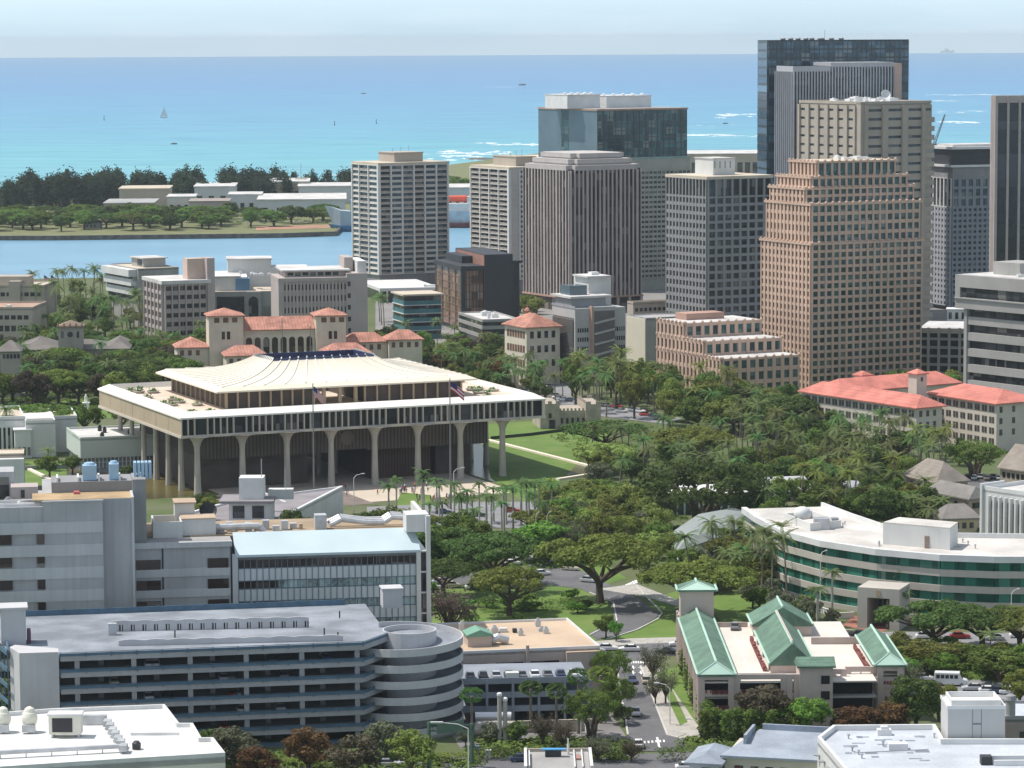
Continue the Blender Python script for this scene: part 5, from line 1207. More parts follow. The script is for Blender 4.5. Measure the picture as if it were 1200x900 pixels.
# ducts and penthouses
du = mat('duct_metal', (.50, .51, .52), .5, .15, .5, metal=.3)
def duct(B, pts, r, part='duct'):
    q = MB()
    for i in range(len(pts)-1):
        q.tube(pts[i], pts[i+1], r, n=8)
    q.build(part, du, B.root)
xa_, xb_ = B.fx(392), B.fx(480); z = hg+1.6
for j in range(3): duct(B, [(xa_, 10+j*2.3, z-.4), (xa_+2.5, 10+j*2.3, z+.8), (xa_+8, 10+j*2.3, z), (xb_-4, 10+j*2.3, z), (xb_-2.4, 10+j*2.3, z+1), (xb_, 10+j*2.3, z+.8)], .55)
B.one('fan_box', du, xa_-3, xa_-.6, 10, 13, hg+.3, hg+3.4); 
x0_, x1_ = B.fx(192), B.fx(256)
B.one('plant_room', whitec, x0_+4, x1_, 8, 14, hg, hg+3.6); B.one('plant_room', whitec, x0_+3, x1_-4, 14, 20, hg, hg+6); B.one('plant_room_roof', mat('tan_cap', (.45, .34, .25), .9), x0_+2.8, x1_-3.6, 13.8, 20.2, hg+6, hg+6.3); B.one('plant_room_roof', MATS['tan_cap'], x0_+4, x1_+.1, 7.8, 14, hg+3.6, hg+3.8)
q = MB(); q.band([(x0_-1.5, 7), (x0_+3.8, 7), (x0_+3.8, 16), (x0_-1.5, 16)], hg, hg+3.4, .35, closed=True); q.build('screen_wall', whitec, B.root)
for i in range(9): B.one('roof_unit', du, x1_+.5+i*1.9, x1_+1.9+i*1.9, 10+(i % 3)*1.4, 11.6+(i % 3)*1.4, hg+.3, hg+1.4+(i % 2)*.8)
duct(B, [(x1_, 9.5, hg+1.6), (x1_+9, 9.5, hg+1.6), (x1_+10, 9.5, hg+.4)], .7); B.one('roof_unit', MATS['tan_cap'], B.fx(357), B.fx(361), 12, 13, hg+.3, hg+1.4)
B.done()
# low grey building with skewed edges and penthouse
pa = [W(x, y, 7) for x, y in [(150, 665), (150, 622), (308, 578), (336, 590), (300, 650)]]
t = thing('low_grey_chapel_block', 'low grey-roofed block with a white edge and a small penthouse in front of the capitol', 'building', (pa[0].x, pa[0].y, 0)); lp = [(q.x-pa[0].x, q.y-pa[0].y) for q in pa]; poly_foot(pa)
gsh = mat('grey_membrane', (.26, .24, .25), .9, .15, .15, fine=.2)
MB().prism(lp, 0, 6.6).build('wall', whitec, t); MB().prism(lp, 6.6, 7.0).build('roof', gsh, t)
q = MB(); q.band(lp[1:3], 6.5, 7.5, .9); q.band(lp[2:4], 6.5, 7.5, .6); q.build('roof_edge', whitem, t)
pb2 = [W(x, y, 7) for x, y in [(325, 583), (402, 573), (346, 602), (318, 600)]]; lp2 = [(q.x-pa[0].x, q.y-pa[0].y) for q in pb2]; MB().prism(lp2, 0, 7.2).build('wing', whitec, t); MB().prism([(x*1., y) for x, y in lp2], 7.2, 7.35).build('wing_roof', gsh, t)
q = MB(); q.band([lp2[2], lp2[1]][::-1], 6.9, 7.9, .8); q.band([lp2[1], lp2[0]], 6.9, 7.8, .5); q.build('wing_edge', whitem, t); poly_foot(pb2)
o0 = W(265, 590+14, 0)
p0 = AT(268, 590, 800); bx0 = p0.x-pa[0].x; by0 = p0.y-pa[0].y
MB().box(bx0, bx0+11, by0, by0+10, 6.9, 12.2).build('penthouse', whitec, t); MB().box(bx0-2.4, bx0+11.6, by0-1.6, by0+11, 12.2, 12.8).build('penthouse_roof', gsh, t)
for i in range(2): MB().box(bx0+1+i*5, bx0+4+i*5, by0-.15, by0+.1, 8.2, 11.4).build('window', g_dark, t)
MB().box(bx0+2.5, bx0+8.8, by0+2, by0+8, 12.8, 18.3).build('upper_room', whitem, t); MB().box(bx0+9.6, bx0+16, by0+7, by0+10, 12, 14.6).build('side_room', whitec, t)
MB().tube((bx0+8.2, by0+4, 18), (bx0+8.2, by0+4, 23), .12).build('mast', metal, t); MB().tube((bx0+14, by0+8, 14), (bx0+14, by0+8, 20), .1).build('mast', metal, t)
dsh = MB(); dsh.lathe([(.1, 0), (1.0, .3), (1.9, 1.1), (2.3, 1.9), (1.7, 1.2), (.9, .5), (.1, .15)], n=18); o = dsh.build('mesh_dish', darkm, t); o.location = (bx0-6, by0+6, 8.6); o.rotation_euler = (radians(55), 0, radians(10)); MB().tube((bx0-6, by0+6.3, 6.8), (bx0-6, by0+6.2, 8.8), .2).build('dish_post', metal, t)

# ================================================================ BIG PARKING GARAGE
B = Bd('hospital_garage', 'six-level parking garage with blue railings and a tall spiral ramp at its right end', 'parking garage', 60, 70.7, 425, 769, 566.6, th=10, z=18.5, b=44)
a, b, h = B.a, 44, 18.5; FOOT[-1] = [tuple(B.C+B.u*i+B.v*j) for i, j in ((-17,-3),(a+4,-3),(a+28,8),(a+24,b+2),(-17,b+2))]
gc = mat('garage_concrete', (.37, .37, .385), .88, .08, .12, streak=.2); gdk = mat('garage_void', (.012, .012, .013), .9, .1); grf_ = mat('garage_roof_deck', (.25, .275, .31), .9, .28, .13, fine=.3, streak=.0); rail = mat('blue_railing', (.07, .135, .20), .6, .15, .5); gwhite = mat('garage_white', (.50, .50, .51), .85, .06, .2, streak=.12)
ch = (a+6.2, 8.6)   # chamfer to the ramp
pl = 3.05
deck_poly = [(0, 0), (a, 0), ch, (a+6.2, b), (-8, b), (-8, 8)]
for k in range(7):
    z = h-k*pl
    MB().prism(deck_poly, z-.75, z-.35).build('deck', grf_ if k == 0 else gc, B.root)
    q = MB(); q.band([(0, 0), (a, 0), ch], z-.95, z+.02, .35); q.build('edge_beam', gc, B.root)
    q = MB(); q.band([(-.2, -.42), (a+.1, -.42), (ch[0]+.1, ch[1]-.3)], z+.02, z+.52, .12)
    for i in range(13): q.box(i*a/12-.08, i*a/12+.08, -.6, -.35, z-.2, z+.75)
    q.band([(-.2, -.42), (a+.1, -.42), (ch[0]+.1, ch[1]-.3)], z+.62, z+.72, .12)
    q.build('railing', rail, B.root)
for i in range(6):
    x = 3+i*(a-4)/5; MB().box(x-.45, x+.45, .1, .9, 0, h-.9).build('pier', gc, B.root); MB().box(x-6.2, x-5.2, 7, 8, 0, h-.9).build('pier', gc, B.root)
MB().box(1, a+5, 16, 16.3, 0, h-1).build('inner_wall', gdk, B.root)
MB().prism([(-7.4, -.3), (-.3, -.6), (-.3, 3), (-8, 8), (-9, 6)], 0, h+.9).build('stair_wall', gwhite, B.root)
q = MB(); q.box(-9.6, -9.2, 4, 16, h-.4, h+.6)
for k in range(7): q.band([(-9.4, 4), (-13, 22)], h-k*pl-.3, h-k*pl+.5, -.2)
for i in range(7): x = -9.4-3.6*i/6; y = 4+18*i/6; q.box(x-.1, x+.1, y-.1, y+.1, 0, h+.9)
q.build('side_railing', rail, B.root)
MB().prism([(-9, 8), (-12.6, 26), (-15, 44), (-8, 44), (-8, 8)], h-.8, h-.36).build('side_deck', grf_, B.root)
MB().box(-10.4, -5.8, 14, 19, h-.4, h+6.4).build('stair_house', gwhite, B.root); MB().box(-10.8, -5.4, 13.6, 19.4, h+6.4, h+6.8).build('stair_house_roof', gwhite, B.root); MB().box(-5.6, -4.9, 15, 18.4, h-.3, h+2).build('stair_door', mat('purple_door', (.15, .08, .12), .8), B.root)
q = MB(); q.box(-7.5, a+2, b-.5, b-.3, h-.35, h+.75)
for i in range(8): q.box(-7+i*(a+9)/7-.15, -7+i*(a+9)/7+.15, b-.6, b-.2, h-.4, h+.95)
q.build('rear_railing', rail, B.root)
GB = B
def gl(px, py, z=None): p = W(px, py, h if z is None else z); d = Vector((p.x, p.y))-B.C; return d.dot(B.u), d.dot(B.v)
for (x0p, y0p, x1p, y1p, nh) in ((131, 738, 300+62, 733, 1.9), (139, 758-3, 402, 749, 1.0)):
    x0, y0 = gl(x0p, y0p); x1, y1 = gl(x1p, y1p); n_ = 60; top = MB()
    vs = []
    for i in range(n_+1):
        t_ = i/n_; x = x0+(x1-x0)*t_; y = y0+(y1-y0)*t_; zt_ = h-.35+nh+.22*abs(sin(t_*pi*9)); vs += [(x, y, h-.36), (x, y+.3, h-.36), (x, y+.3, zt_), (x, y, zt_)]
    fs = [(4*i+e, 4*i+(e+1)%4, 4*i+4+(e+1)%4, 4*i+4+e) for i in range(n_) for e in range(4)]+[(3,2,1,0), (4*n_, 4*n_+1, 4*n_+2, 4*n_+3)]
    top.add(vs, fs); top.build('ramp_parapet', gwhite, B.root)
    if nh > 1.5:
        for i in range(17):
            t_ = (i+.7)/17; x = x0+(x1-x0)*t_; y = y0+(y1-y0)*t_; MB().box(x-.13, x+.13, y-.05, y+.05, h-.3, h+.9).box(x+.4, x+.66, y-.05, y+.05, h-.3, h+.9).build('ramp_slot', gdk, B.root)
x0, y0 = gl(449, 711); MB().box(x0, x0+3.9, y0, y0+4.2, h-.35, h+3.3).build('lift_house', gwhite, B.root); MB().box(x0-.2, x0+4.1, y0-.2, y0+4.4, h+3.3, h+3.6).build('lift_house_roof', gwhite, B.root)
x1_, y1_ = gl(133, 742); MB().box(x1_-1, x1_+.6, y1_-.3, y1_+.6, h-.35, h+1.9).build('ramp_end', gwhite, B.root)
for px, py in ((398, 722), (396, 747), (205, 745), (380, 742)): x, y = gl(px, py); MB().tube((x, y, h-.4), (x, y, h+1), .13).build('lamp_stub', gdk, B.root)
# spiral ramp: centre in local frame
hc = Vector((-19.6, 587.5))-B.C; hx_, hy_ = hc.dot(B.u), hc.dot(B.v); Ro, Ri = 9.9, 5.1
MB().lathe([(Ri, 0), (Ri, h+.75), (Ri-.25, h+.75), (Ri-.25, h-.4)], (hx_, hy_), 40).build('spiral_core', gwhite, B.root)
MB().lathe([(Ri-.2, h-.7), (Ri-.2, h-.3)], (hx_, hy_), 40).build('turning_deck', grf_, B.root)
turns = 6; N = 44
q = MB(); q2 = MB(); st_ = radians(118)
def hp(r, i, dz): ang = st_+2*pi*i/N; return (hx_+r*cos(ang), hy_+r*sin(ang), h-.35-pl*(turns-i/N)+dz)
tot = turns*N
for (mb, r0, r1, z0, z1) in ((q, Ri, Ro, -.35, 0.), (q2, Ro, Ro+.25, -.45, 1.0)):
    vs = []
    for i in range(tot+1): vs += [hp(r0, i, z0), hp(r1, i, z0), hp(r1, i, z1), hp(r0, i, z1)]
    vs = [(x, y, max(z, .02)) for x, y, z in vs]
    mb.add(vs, [(4*i+e, 4*i+(e+1)%4, 4*i+4+(e+1)%4, 4*i+4+e) for i in range(tot) for e in range(4)]+[(3,2,1,0), tuple(4*tot+e for e in range(4))])
q.build('spiral_ramp', grf_, B.root); q2.build('spiral_parapet', gwhite, B.root)
MB().lathe([(Ro+.1, 0), (Ro+.1, 1.6), (Ro-.2, 1.6), (Ro-.2, .1)], (hx_, hy_), 40).build('spiral_base', gwhite, B.root, True)
B.done()
# ================================================================ BEIGE ROOF BUILDING
B = Bd('flat_tan_roof_building', 'low beige building with a flat tan roof, right of the spiral ramp', 'building', 520, 534, 703, 768, 614, th=11, z=9.6, b=31); a, b, h = B.a, 31, 9.6
pbe = mat('pinkish_stucco', (.50, .42, .37), .9, .06, .2, streak=.12); tanr = mat('tan_roof', (.54, .41, .29), .92, .1, .08, fine=.12)
B.box('wall', pbe, 0, a, 0, b, 0, h-.4); roofslab(B, 0, a, 0, b, h-.4, tanr, .5, whitem, .35); xw = a*.76; B.box('wall', pbe, xw, a, -1.0, 0, 0, h-.9); B.box('ledge', tanr, xw, a, -1.1, 0, h-.9, h-.8)
for p0, p1 in ((541, 571), (581, 613), (622, 655)): B.win('F', B.fx(p0), B.fx(p1), h-4.2, h-2.5, g_brown)
B.box('downpipe', pbe, B.fx(618)-.3, B.fx(618)+.3, -.5, 0, 0, h+.8)
x0 = B.fx(555); x1 = B.fx(583); B.box('roof_hut', pbe, x0, x1, 6, 11, h-.4, h+2.0); gr_ = mat('green_sheet_roof', (.16, .33, .24), .6, .08, .2); B.m('roof_hut_roof', gr_).gable(x0-.3, x1+.3, 5.7, 11.3, h+2.1, h+3.1, 'y')
duct(B, [(x1+.2, 7.5, h+.6), (x1+1.5, 7.5, h+1.1), (x1+3.6, 7.5, h+.5)], .8); duct(B, [(x1+.2, 9, h+.6), (x1+2, 9, h+1.2), (x1+3.2, 9, h+.2)], .6)
for px in (597, 608): x = B.fx(px); B.one('roof_vent', whitem, x, x+1.6, 20, 21.2, h-.3, h+.5)
clutter(B, 2, a-6, 14, 28, h-.4, 6, 31, du, 1.3)
B.one('roof_vent', darkm, B.fx(623), B.fx(623)+.8, 19, 20, h-.3, h+.5); B.done()
# parking deck with plant in front of it
B = Bd('small_parking_deck', 'open three-level parking deck with pale slabs in front of the tan-roofed building', 'parking deck', 534, 540, 692, 800, 592, th=5, z=8.2, b=17); a, b, h = B.a, 17, 8.2; dk = mat('blue_grey_slab', (.24, .27, .31), .85, .1, .2)
for k in range(3): B.one('deck', dk, 0, a, 0, b, h-k*2.7-.5, h-k*2.7-.1); B.one('edge_rail', dk, 0, a, -.2, 0, h-k*2.7-.6, h-k*2.7+.55)
for i in range(6): B.one('post', dk, i*a/5-.25, i*a/5+.25, -.35, -.2, 0, h+.1)
B.box('rear', gdk, 0, a, b-.3, b, 0, h-.5); B.one('light_block', whitec, a*.35, a*.45, .3, 2, h-.1, h+1.4); B.done()
dkf = B
p = AT(581, 845, 578); t = thing('horizontal_tank', 'large pale horizontal storage tank behind the hedge beside the spiral ramp', 'tank', (p.x, p.y, 0), radians(-3)); tk = mat('tank_paint', (.42, .39, .35), .7, .08, .3, streak=.2)
tq = MB()
L_ = 3.6
q = MB(); n_ = 18; prof_ = [(-L_-.6, .2), (-L_-.45, .9), (-L_, 1.4), (L_, 1.4), (L_+.45, .9), (L_+.6, .2)]
q.add([(x, r*cos(2*pi*i/n_), 2.2+r*sin(2*pi*i/n_)) for x, r in prof_ for i in range(n_)], [(k*n_+i, k*n_+(i+1)%n_, (k+1)*n_+(i+1)%n_, (k+1)*n_+i) for k in range(5) for i in range(n_)]+[tuple(range(n_)), tuple(5*n_+i for i in range(n_))]); q.build('shell', tk, t, False)
for s_ in (-2.4, 2.4): MB().box(s_-.3, s_+.3, -1, 1, 0, 1.3).build('saddle', greyc, t)
for s_ in (-2.5, -1.2, 0, 1.2, 2.5): MB().tube((s_-.06, 0, 2.2), (s_+.06, 0, 2.2), 1.44, n=18).build('strap', tk, t)
p = AT(578, 834, 584); t = thing('silver_tank', 'shiny silver pipe-like tank just behind the pale horizontal tank', 'tank', (p.x, p.y, 0)); MB().tube((-3.4, 0, 3.2), (3.4, 0, 3.2), .8, n=16).build('shell', mat('bright_silver', (.75, .75, .76), .35, .05, .3, metal=.4), t); MB().box(-2.6, -2.2, -.5, .5, 0, 2.5).build('saddle', greyc, t); MB().box(2.2, 2.6, -.5, .5, 0, 2.5).build('saddle', greyc, t)
for i, px in enumerate((585.5, 592)):
    p = AT(px, 850, 574); t = thing('exhaust_stack', '%s of the two tall pale exhaust pipes before the horizontal tank' % ('left' if i == 0 else 'right'), 'exhaust pipe', (p.x, p.y, 0), 0, 'exhaust pipes by the tank'); MB().tube((0, 0, 0), (0, 0, 9.3-i*.9), .42, n=12).build('pipe', tk, t); MB().lathe([(.5, 9.2-i*.9), (.5, 9.6-i*.9), (.3, 9.8-i*.9)], n=12).build('cap', whitem, t)

# ================================================================ GREEN ROOFED GARAGE
p = W(820, 791, 10); t0 = Vector((p.x, p.y)); root = thing('green_roofed_parking_garage', 'pink stucco parking garage with four green gabled roofs around open upper decks', 'parking garage', (p.x, p.y, 0), radians(0.5))
pk = mat('pink_stucco', (.52, .43, .385), .9, .06, .2, streak=.12); grn = mat('green_tile_roof', (.12, .215, .155), .8, .22, .3, fine=.35, stripes=(1, 1.1, .3, .85)); gcap = mat('mint_ridge', (.42, .60, .50), .6, .05); dkc = mat('pale_deck', (.66, .60, .54), .92, .06, .1, fine=.08); red = mat('red_flowers', (.30, .10, .09), .9, .4, 1.5, fine=.5)
FOOT.append([(p.x-2, p.y-2), (p.x+41, p.y-2), (p.x+41, p.y+70), (p.x-2, p.y+70)])
def gp(px, py, z): q = W(px, py, z); return q.x-t0.x, q.y-t0.y
A_ = 38.5; Dp = 84.; Z = 10.0
wl = MB(); bay = MB()
def broot(mb, n, m): return mb.build(n, m, root)
# decks
for k in range(4): MB().box(.4, A_+.6, .5, Dp-8, Z-1.4-k*3-.3, Z-1.4-k*3).build('deck', dkc if k == 0 else conc, root)  # top deck in a paler tone than those below
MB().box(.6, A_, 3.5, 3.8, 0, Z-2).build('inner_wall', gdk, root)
# left long wall with openings
for k in range(4):
    for i in range(17):
        y = 2.2+i*(Dp-2)/17; MB().box(-.05, .4, y+2.3, y+4.55, Z-1.4-k*3, Z-.0-k*3-(.0 if k else 0)).build('wall_panel', pk, root) if False else None
lw = MB(); lw.box(0, .5, 0, Dp, Z-.9, Z); 
for k in range(1, 4): lw.box(-.2, .5, 0, Dp, Z-.9-k*3, Z+.4-k*3)
lw.box(0, .5, 0, Dp, 0, .9)
for i in range(18): y = i*(Dp-2)/17; lw.box(-.4, .5, y, y+1.6, 0, Z)
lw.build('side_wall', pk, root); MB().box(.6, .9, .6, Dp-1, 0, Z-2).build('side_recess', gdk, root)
# front: tower bays
def front(x0, x1, y, solid=False, top=Z, opens=True, nf=3, nb=1, name='front_wall'):
    q = MB()
    if solid: q.box(x0, x1, y, y+.6, 0, top)
    else:
        q.box(x0, x0+1.3, y-.15, y+.6, 0, top); q.box(x1-1.3, x1, y-.15, y+.6, 0, top); q.box(x0+1.3, x1-1.3, y, y+.6, top-1., top)
        for k in range(4): 
            zz = top-1.-(k+1)*3+.2; q.box(x0+1.3, x1-1.3, y, y+.6, max(0, zz-.4), zz+.8)
        for j in range(1, nb): xx = x0+(x1-x0)*j/nb; q.box(xx-.12, xx+.12, y+.1, y+.4, 0, top-1)
    q.build(name, pk, root)
    if not solid:
        for k in range(3):
            zz = top-1.-(k+1)*3+.2; f = MB(); r2 = random.Random(int(x0*10)+k)
            for i in range(int((x1-x0-2.6)*5)):
                cx_ = x0+1.4+r2.random()*(x1-x0-2.8); s_ = r2.uniform(.12, .3); f.box(cx_-s_, cx_+s_, y-.22, y-.02, zz+.5-s_*1.5, zz+.9)
            f.build('flower_trough', red, root)
front(-.2, 7.6, 0); front(7.6, 19.2, .35, nb=1); front(19.2, 22, .2, solid=False)
front(22, 29.3, -5.5+5.0, solid=True, top=Z+1.6); 
q = MB(); q.box(22, 29.3, 0, 8, Z-1.4, Z+1.4); 
q.build('stair_block', pk, root)
front(29.3, 33, 5.8, nb=1); front(33, 40, 8.5, nb=2, top=Z); front(40, 46.5-.8, 6.8, top=Z+.4)
MB().box(39.6, 45.7, 7.4, 46, 0, Z-1.9).build('right_block', pk, root)
for k in range(3): MB().box(26.7, 28.6, -.62, -.45, Z-1.8-k*3, Z-.2-k*3).build('window', gdk, root)
MB().box(26.7, 28.6, -.64, -.5, Z-1.8+3, Z-.4+3).build('window', whitem, root) if False else None
MB().box(39.12, 45.69, 8.5, 45.3, Z-1.7, Z-1.4).build('deck', dkc, root)
MB().box(45.7, 46.1, 7.4, 46, 0, Z).build('side_wall', pk, root); MB().box(29, 45.8, 45.4, 46, Z-1.4, Z).build('rear_wall', pk, root)
# pitched roofs
def groof(x0, x1, y0, y1, z0, z1, axis='y', hipf=0, name='green_roof', ridge=True, wall=None):
    q = MB(); q.gable(x0, x1, y0, y1, z0, z1, axis, hip=0)
    if hipf:
        q = MB(); xm_ = (x0+x1)/2; q.add([(x0,y0,z0),(x1,y0,z0),(x1,y1,z0),(x0,y1,z0),(xm_,y0+hipf,z1),(xm_,y1,z1),(x0,y0,z0-.35),(x1,y0,z0-.35),(x1,y1,z0-.35),(x0,y1,z0-.35)], [(0,1,4),(1,2,5,4),(2,3,5),(3,0,4,5),(6,7,1,0),(7,8,2,1),(8,9,3,2),(9,6,0,3),(9,8,7,6)])
    o = q.build(name, grn, root); xm_ = (x0+x1)/2
    if axis == 'y':
        r_m = MB(); r_m.tube((xm_, y0+hipf, z1+.05), (xm_, y1, z1+.05), .3, n=6)
        if hipf: r_m.tube((xm_, y0+hipf, z1+.05), (x0, y0, z0), .22, n=6); r_m.tube((xm_, y0+hipf, z1+.05), (x1, y0, z0), .22, n=6)
        r_m.build('ridge_cap', gcap, o)
        for xx in (x0, x1): MB().tube((xx, y0, z0), (xx, y1, z0), .28, n=6).build('gutter', gcap, o)
        if hipf: MB().add([(x0+.2, y0-.05, z0+.05), (x1-.2, y0-.05, z0+.05), (xm_, y0+hipf-.1, z1+.06)], [(0,1,2)]).build('hip_end', gcap, o)
    if wall:
        MB().add([(x0+.3, y0+.3, z0-2.8), (x1-.3, y0+.3, z0-2.8), (x1-.3, y0+.3, z0-.1), (xm_, y0+.3, z1-.15), (x0+.3, y0+.3, z0-.1), (x0+.3, y0+.7, z0-2.8), (x1-.3, y0+.7, z0-2.8), (x1-.3, y0+.7, z0-.1), (xm_, y0+.7, z1-.15), (x0+.3, y0+.7, z0-.1)],
                 [(0,1,2,3,4), (9,8,7,6,5), (0,5,6,1), (4,3,8,9), (3,2,7,8)]).build('gable_wall', pk, root)
groof(-.5, 8., -.5, Dp-12, Z+.1, Z+2.2, hipf=2.2)
MB().box(0, 8.0, Dp-12, Dp-6, 0, Z+6).build('lift_tower', pk, root); groof(-.8, 8.8, Dp-12.8, Dp-5.2, Z+6.1, Z+7.4, hipf=3)
groof(16.2, 26.5, 10, 52, Z+.4, Z+4.4, wall=True); MB().box(21.2, 21.5, 10.4, 50, Z+2.5, Z+4.9).build('ridge_wall', pk, root)
groof(16.0, 30.5, 56, 71, Z+1., Z+4.6, wall=True)
MB().box(16.6, 30, 57, 70, Z-1.4, Z+.8).build('rear_block', pk, root); MB().box(17, 25.9, 11, 51, Z-2, Z-.1).build('middle_wall', conc, root)
for i in range(3): MB().box(16.3, 16.8, 13+i*16, 14+i*16, Z-1.4, Z+.4).build('roof_post', pk, root)
groof(39.2, 46.4, 6.2, 44, Z+.6, Z+2.6, hipf=2.2)
groof(21.4, 29.9, -1.2, 6.2, Z+1.7, Z+3.0, 'x', name='green_roof')
for x, y0, y1 in ((16.2, 12, 50), (39.4, 12, 40)):
    f = MB(); r2 = random.Random(int(x))
    for i in range(150): yy = r2.uniform(y0, y1); s_ = r2.uniform(.15, .4); f.box(x-1.2, x-1.2+s_*2, yy-s_, yy+s_, Z-1.4, Z-1.4+r2.uniform(.3, 1.1))
    f.build('flower_trough', red, root)
MB().box(9.9+2, 10.1+2, 6, 60, Z-1.39, Z-1.385).build('bay_line', paint, root)
rp_ = MB(); rp_.box(8, 16, Dp-15, Dp-14.6, Z-1.4, Z-.4); rp_.build('rear_wall', pk, root)
q = MB(); q.box(7.8, 19, .9, 1.2, Z-1, Z+.1); q.build('front_screen', conc, root)
GG = root; root.scale = (.86, .81, 1)
# ================================================================ BOTTOM EDGE BUILDINGS
wpl = mat('bright_white_roof', (.66, .66, .645), .85, .1, .25, fine=.08); ivory = mat('ivory_wall', (.70, .68, .58), .88, .05)
pp = [W(x, y, 14) for x, y in [(-70, 842), (60, 832), (193, 827), (210, 849), (226, 849), (236, 866), (250, 866), (264, 884), (145, 891), (-70, 905)]]
O = pp[0]; t = thing('white_roofed_building', 'bright white flat-roofed building with rooftop plant at the bottom left corner', 'building', (O.x, O.y, 0)); lp = [(q.x-O.x, q.y-O.y) for q in pp]; poly_foot(pp)
MB().prism(lp, 0, 13).build('wall', ivory, t); MB().prism(lp, 13, 13.6).build('roof', wpl, t); q = MB(); q.band(lp, 12.6, 14.3, .5, closed=True); 
ar_ = sum(lp[i][0]*lp[(i+1)%10][1]-lp[(i+1)%10][0]*lp[i][1] for i in range(10))
q.build('parapet', wpl, t)
def lw_(px, py, z=13.6): p = W(px, py, z); return p.x-O.x, p.y-O.y
for i, px in enumerate((4, 35)):
    x, y = lw_(px, 858); q = MB(); q.lathe([(1.15, 15.1), (1.35, 15.8), (1.35, 16.3), (1.15, 16.9), (.9, 17.2), (.9, 17.3), (.75, 17.7), (.3, 18.0)], (x, y), 18); q.build('mushroom_vent', ivory, t, False); MB().tube((x, y, 13.6), (x, y, 15.2), .3).box(x-1.1, x+1.1, y-1.6, y-.6, 13.9, 15.1).build('vent_base', du, t)
x, y = lw_(60, 865); MB().box(x-.4, x+5., y, y+2.6, 14.2, 17.4).build('air_unit', ivory, t); MB().box(x+.2, x+3.6, y-.06, y+.1, 14.6, 17).build('air_unit_grille', darkm, t); MB().box(x-.6, x+5.2, y-.2, y+2.8, 17.4, 17.7).build('air_unit_lid', wpl, t)
for s_ in (0, 4.4): MB().box(x+s_, x+s_+.3, y+.2, y+2.4, 13.6, 14.2).build('air_unit_foot', du, t)
x0, y0 = lw_(126, 853); x1, y1 = lw_(145, 882)
for i in range(7): f_ = i/6; MB().box(x0+(x1-x0)*f_-.6, x0+(x1-x0)*f_+.6, y0+(y1-y0)*f_-1.2, y0+(y1-y0)*f_+1.2, 14.0+.08*(i % 2), 15.0+.1*(i % 2)).build('duct', du, t)
x0, y0 = lw_(-60, 892); x1, y1 = lw_(150, 881); MB().tube((x0, y0, 14.6), (x1, y1, 14.6), .4, n=8).build('pipe', du, t)
for i in range(8): f_ = i/7; MB().box(x0+(x1-x0)*f_-.08, x0+(x1-x0)*f_+.08, y0+(y1-y0)*f_-.08, y0+(y1-y0)*f_+.08, 13.6, 14.5).build('pipe_leg', du, t)
x0, y0 = lw_(96, 850); MB().box(x0, x0+4.2, y0, y0+1.2, 13.6, 15.3).build('air_unit', du, t); MB().lathe([(.7, 13.6), (.75, 14.6), (.4, 15)], lw_(160, 878), 12).build('curved_vent', darkm, t)
x0, y0 = lw_(153, 862); x1, y1 = lw_(211, 860); MB().box(x0, x1, y0, y0+.25, 13.6, 14.1).build('roof_kerb', wpl, t)
# small building bottom centre
p = W(616, 879, 5); p2 = W(691, 879, 5); a = (p2-p).length; t = thing('small_service_building', 'small flat-roofed building with white side walls and a blue awning at the bottom centre', 'building', (p.x, p.y-14, 0)); poly_foot([(p.x, p.y-14), (p.x+a, p.y-14), (p.x+a, p.y), (p.x, p.y)])
MB().box(0, a, 0, 14, 0, 4.6).build('wall', beigec, t); MB().box(.3, a-.3, .3, 13.7, 4.6, 4.75).build('roof', roofg, t); MB().box(-.3, .2, 0, 14.2, 0, 5.4).box(a-.2, a+.3, 0, 14.2, 0, 5.4).box(.5, .7, 0, 12, 4.7, 5.5).build('side_parapet', whitem, t); MB().box(0, a, 13.8, 14.2, 4.6, 5.3).build('rear_parapet', beigec, t)
MB().box(a*.25, a*.62, 9.4, 10.6, 6, 6.15).build('blue_awning', mat('blue_canvas', (.06, .28, .55), .7), t); MB().box(a*.3, a*.55, 9.6, 10.4, 4.75, 6).build('roof_unit', darkm, t)
MB().tube((a*.66, 11.5, 4.7), (a*.66, 11.5, 7.6), .12).tube((a*.66, 12, 4.7), (a*.66, 12, 6.5), .22).build('mast', whitem, t); MB().box(a*.74, a*.76, .3, 13.5, 4.75, 5.2).box(a*.86, a*.88, .3, 13.5, 4.75, 5.2).build('roof_rib', whitem, t); MB().box(a*.78, a*.85, 7, 10, 4.75, 5.1).build('rust_patch', mat('rust_patch', (.35, .2, .16), .9), t)
# blue-grey roofed house row
p0 = W(849, 884, 7); p1 = W(962, 890, 7); ang = math.atan2(p1.y-p0.y, p1.x-p0.x)
t = thing('blue_grey_roofed_block', 'low block with weathered blue-grey roof, left of the big patched white roof', 'building', (p0.x, p0.y, 0), ang); a = (p1-p0).length; FOOT.append([(p0.x-6, p0.y-8), (p1.x, p1.y-8), (p1.x+3, p1.y+20), (p0.x-6, p0.y+20)])
bgr = mat('blue_grey_roofing', (.30, .34, .40), .85, .15, .2, fine=.2); w2 = mat('cream_wall', (.55, .52, .44), .9, .05)
q = MB(); q.hexa([(-.6, -.8, 6.6), (a, -.8, 6.6), (a, 15, 8.0), (3.5, 15, 8.0), (-.6, -.8, 7), (a, -.8, 7), (a, 15, 8.4), (3.5, 15, 8.4)]); q.build('roof', bgr, t); MB().box(0, a, 0, 14.6, 0, 6.7).build('wall', w2, t); MB().box(4, a, 14.7, 15.2, 7.4, 9.4).build('parapet', bgr, t); MB().box(2.2, 2.7, 6, 15, 7, 9.2).build('parapet', bgr, t)
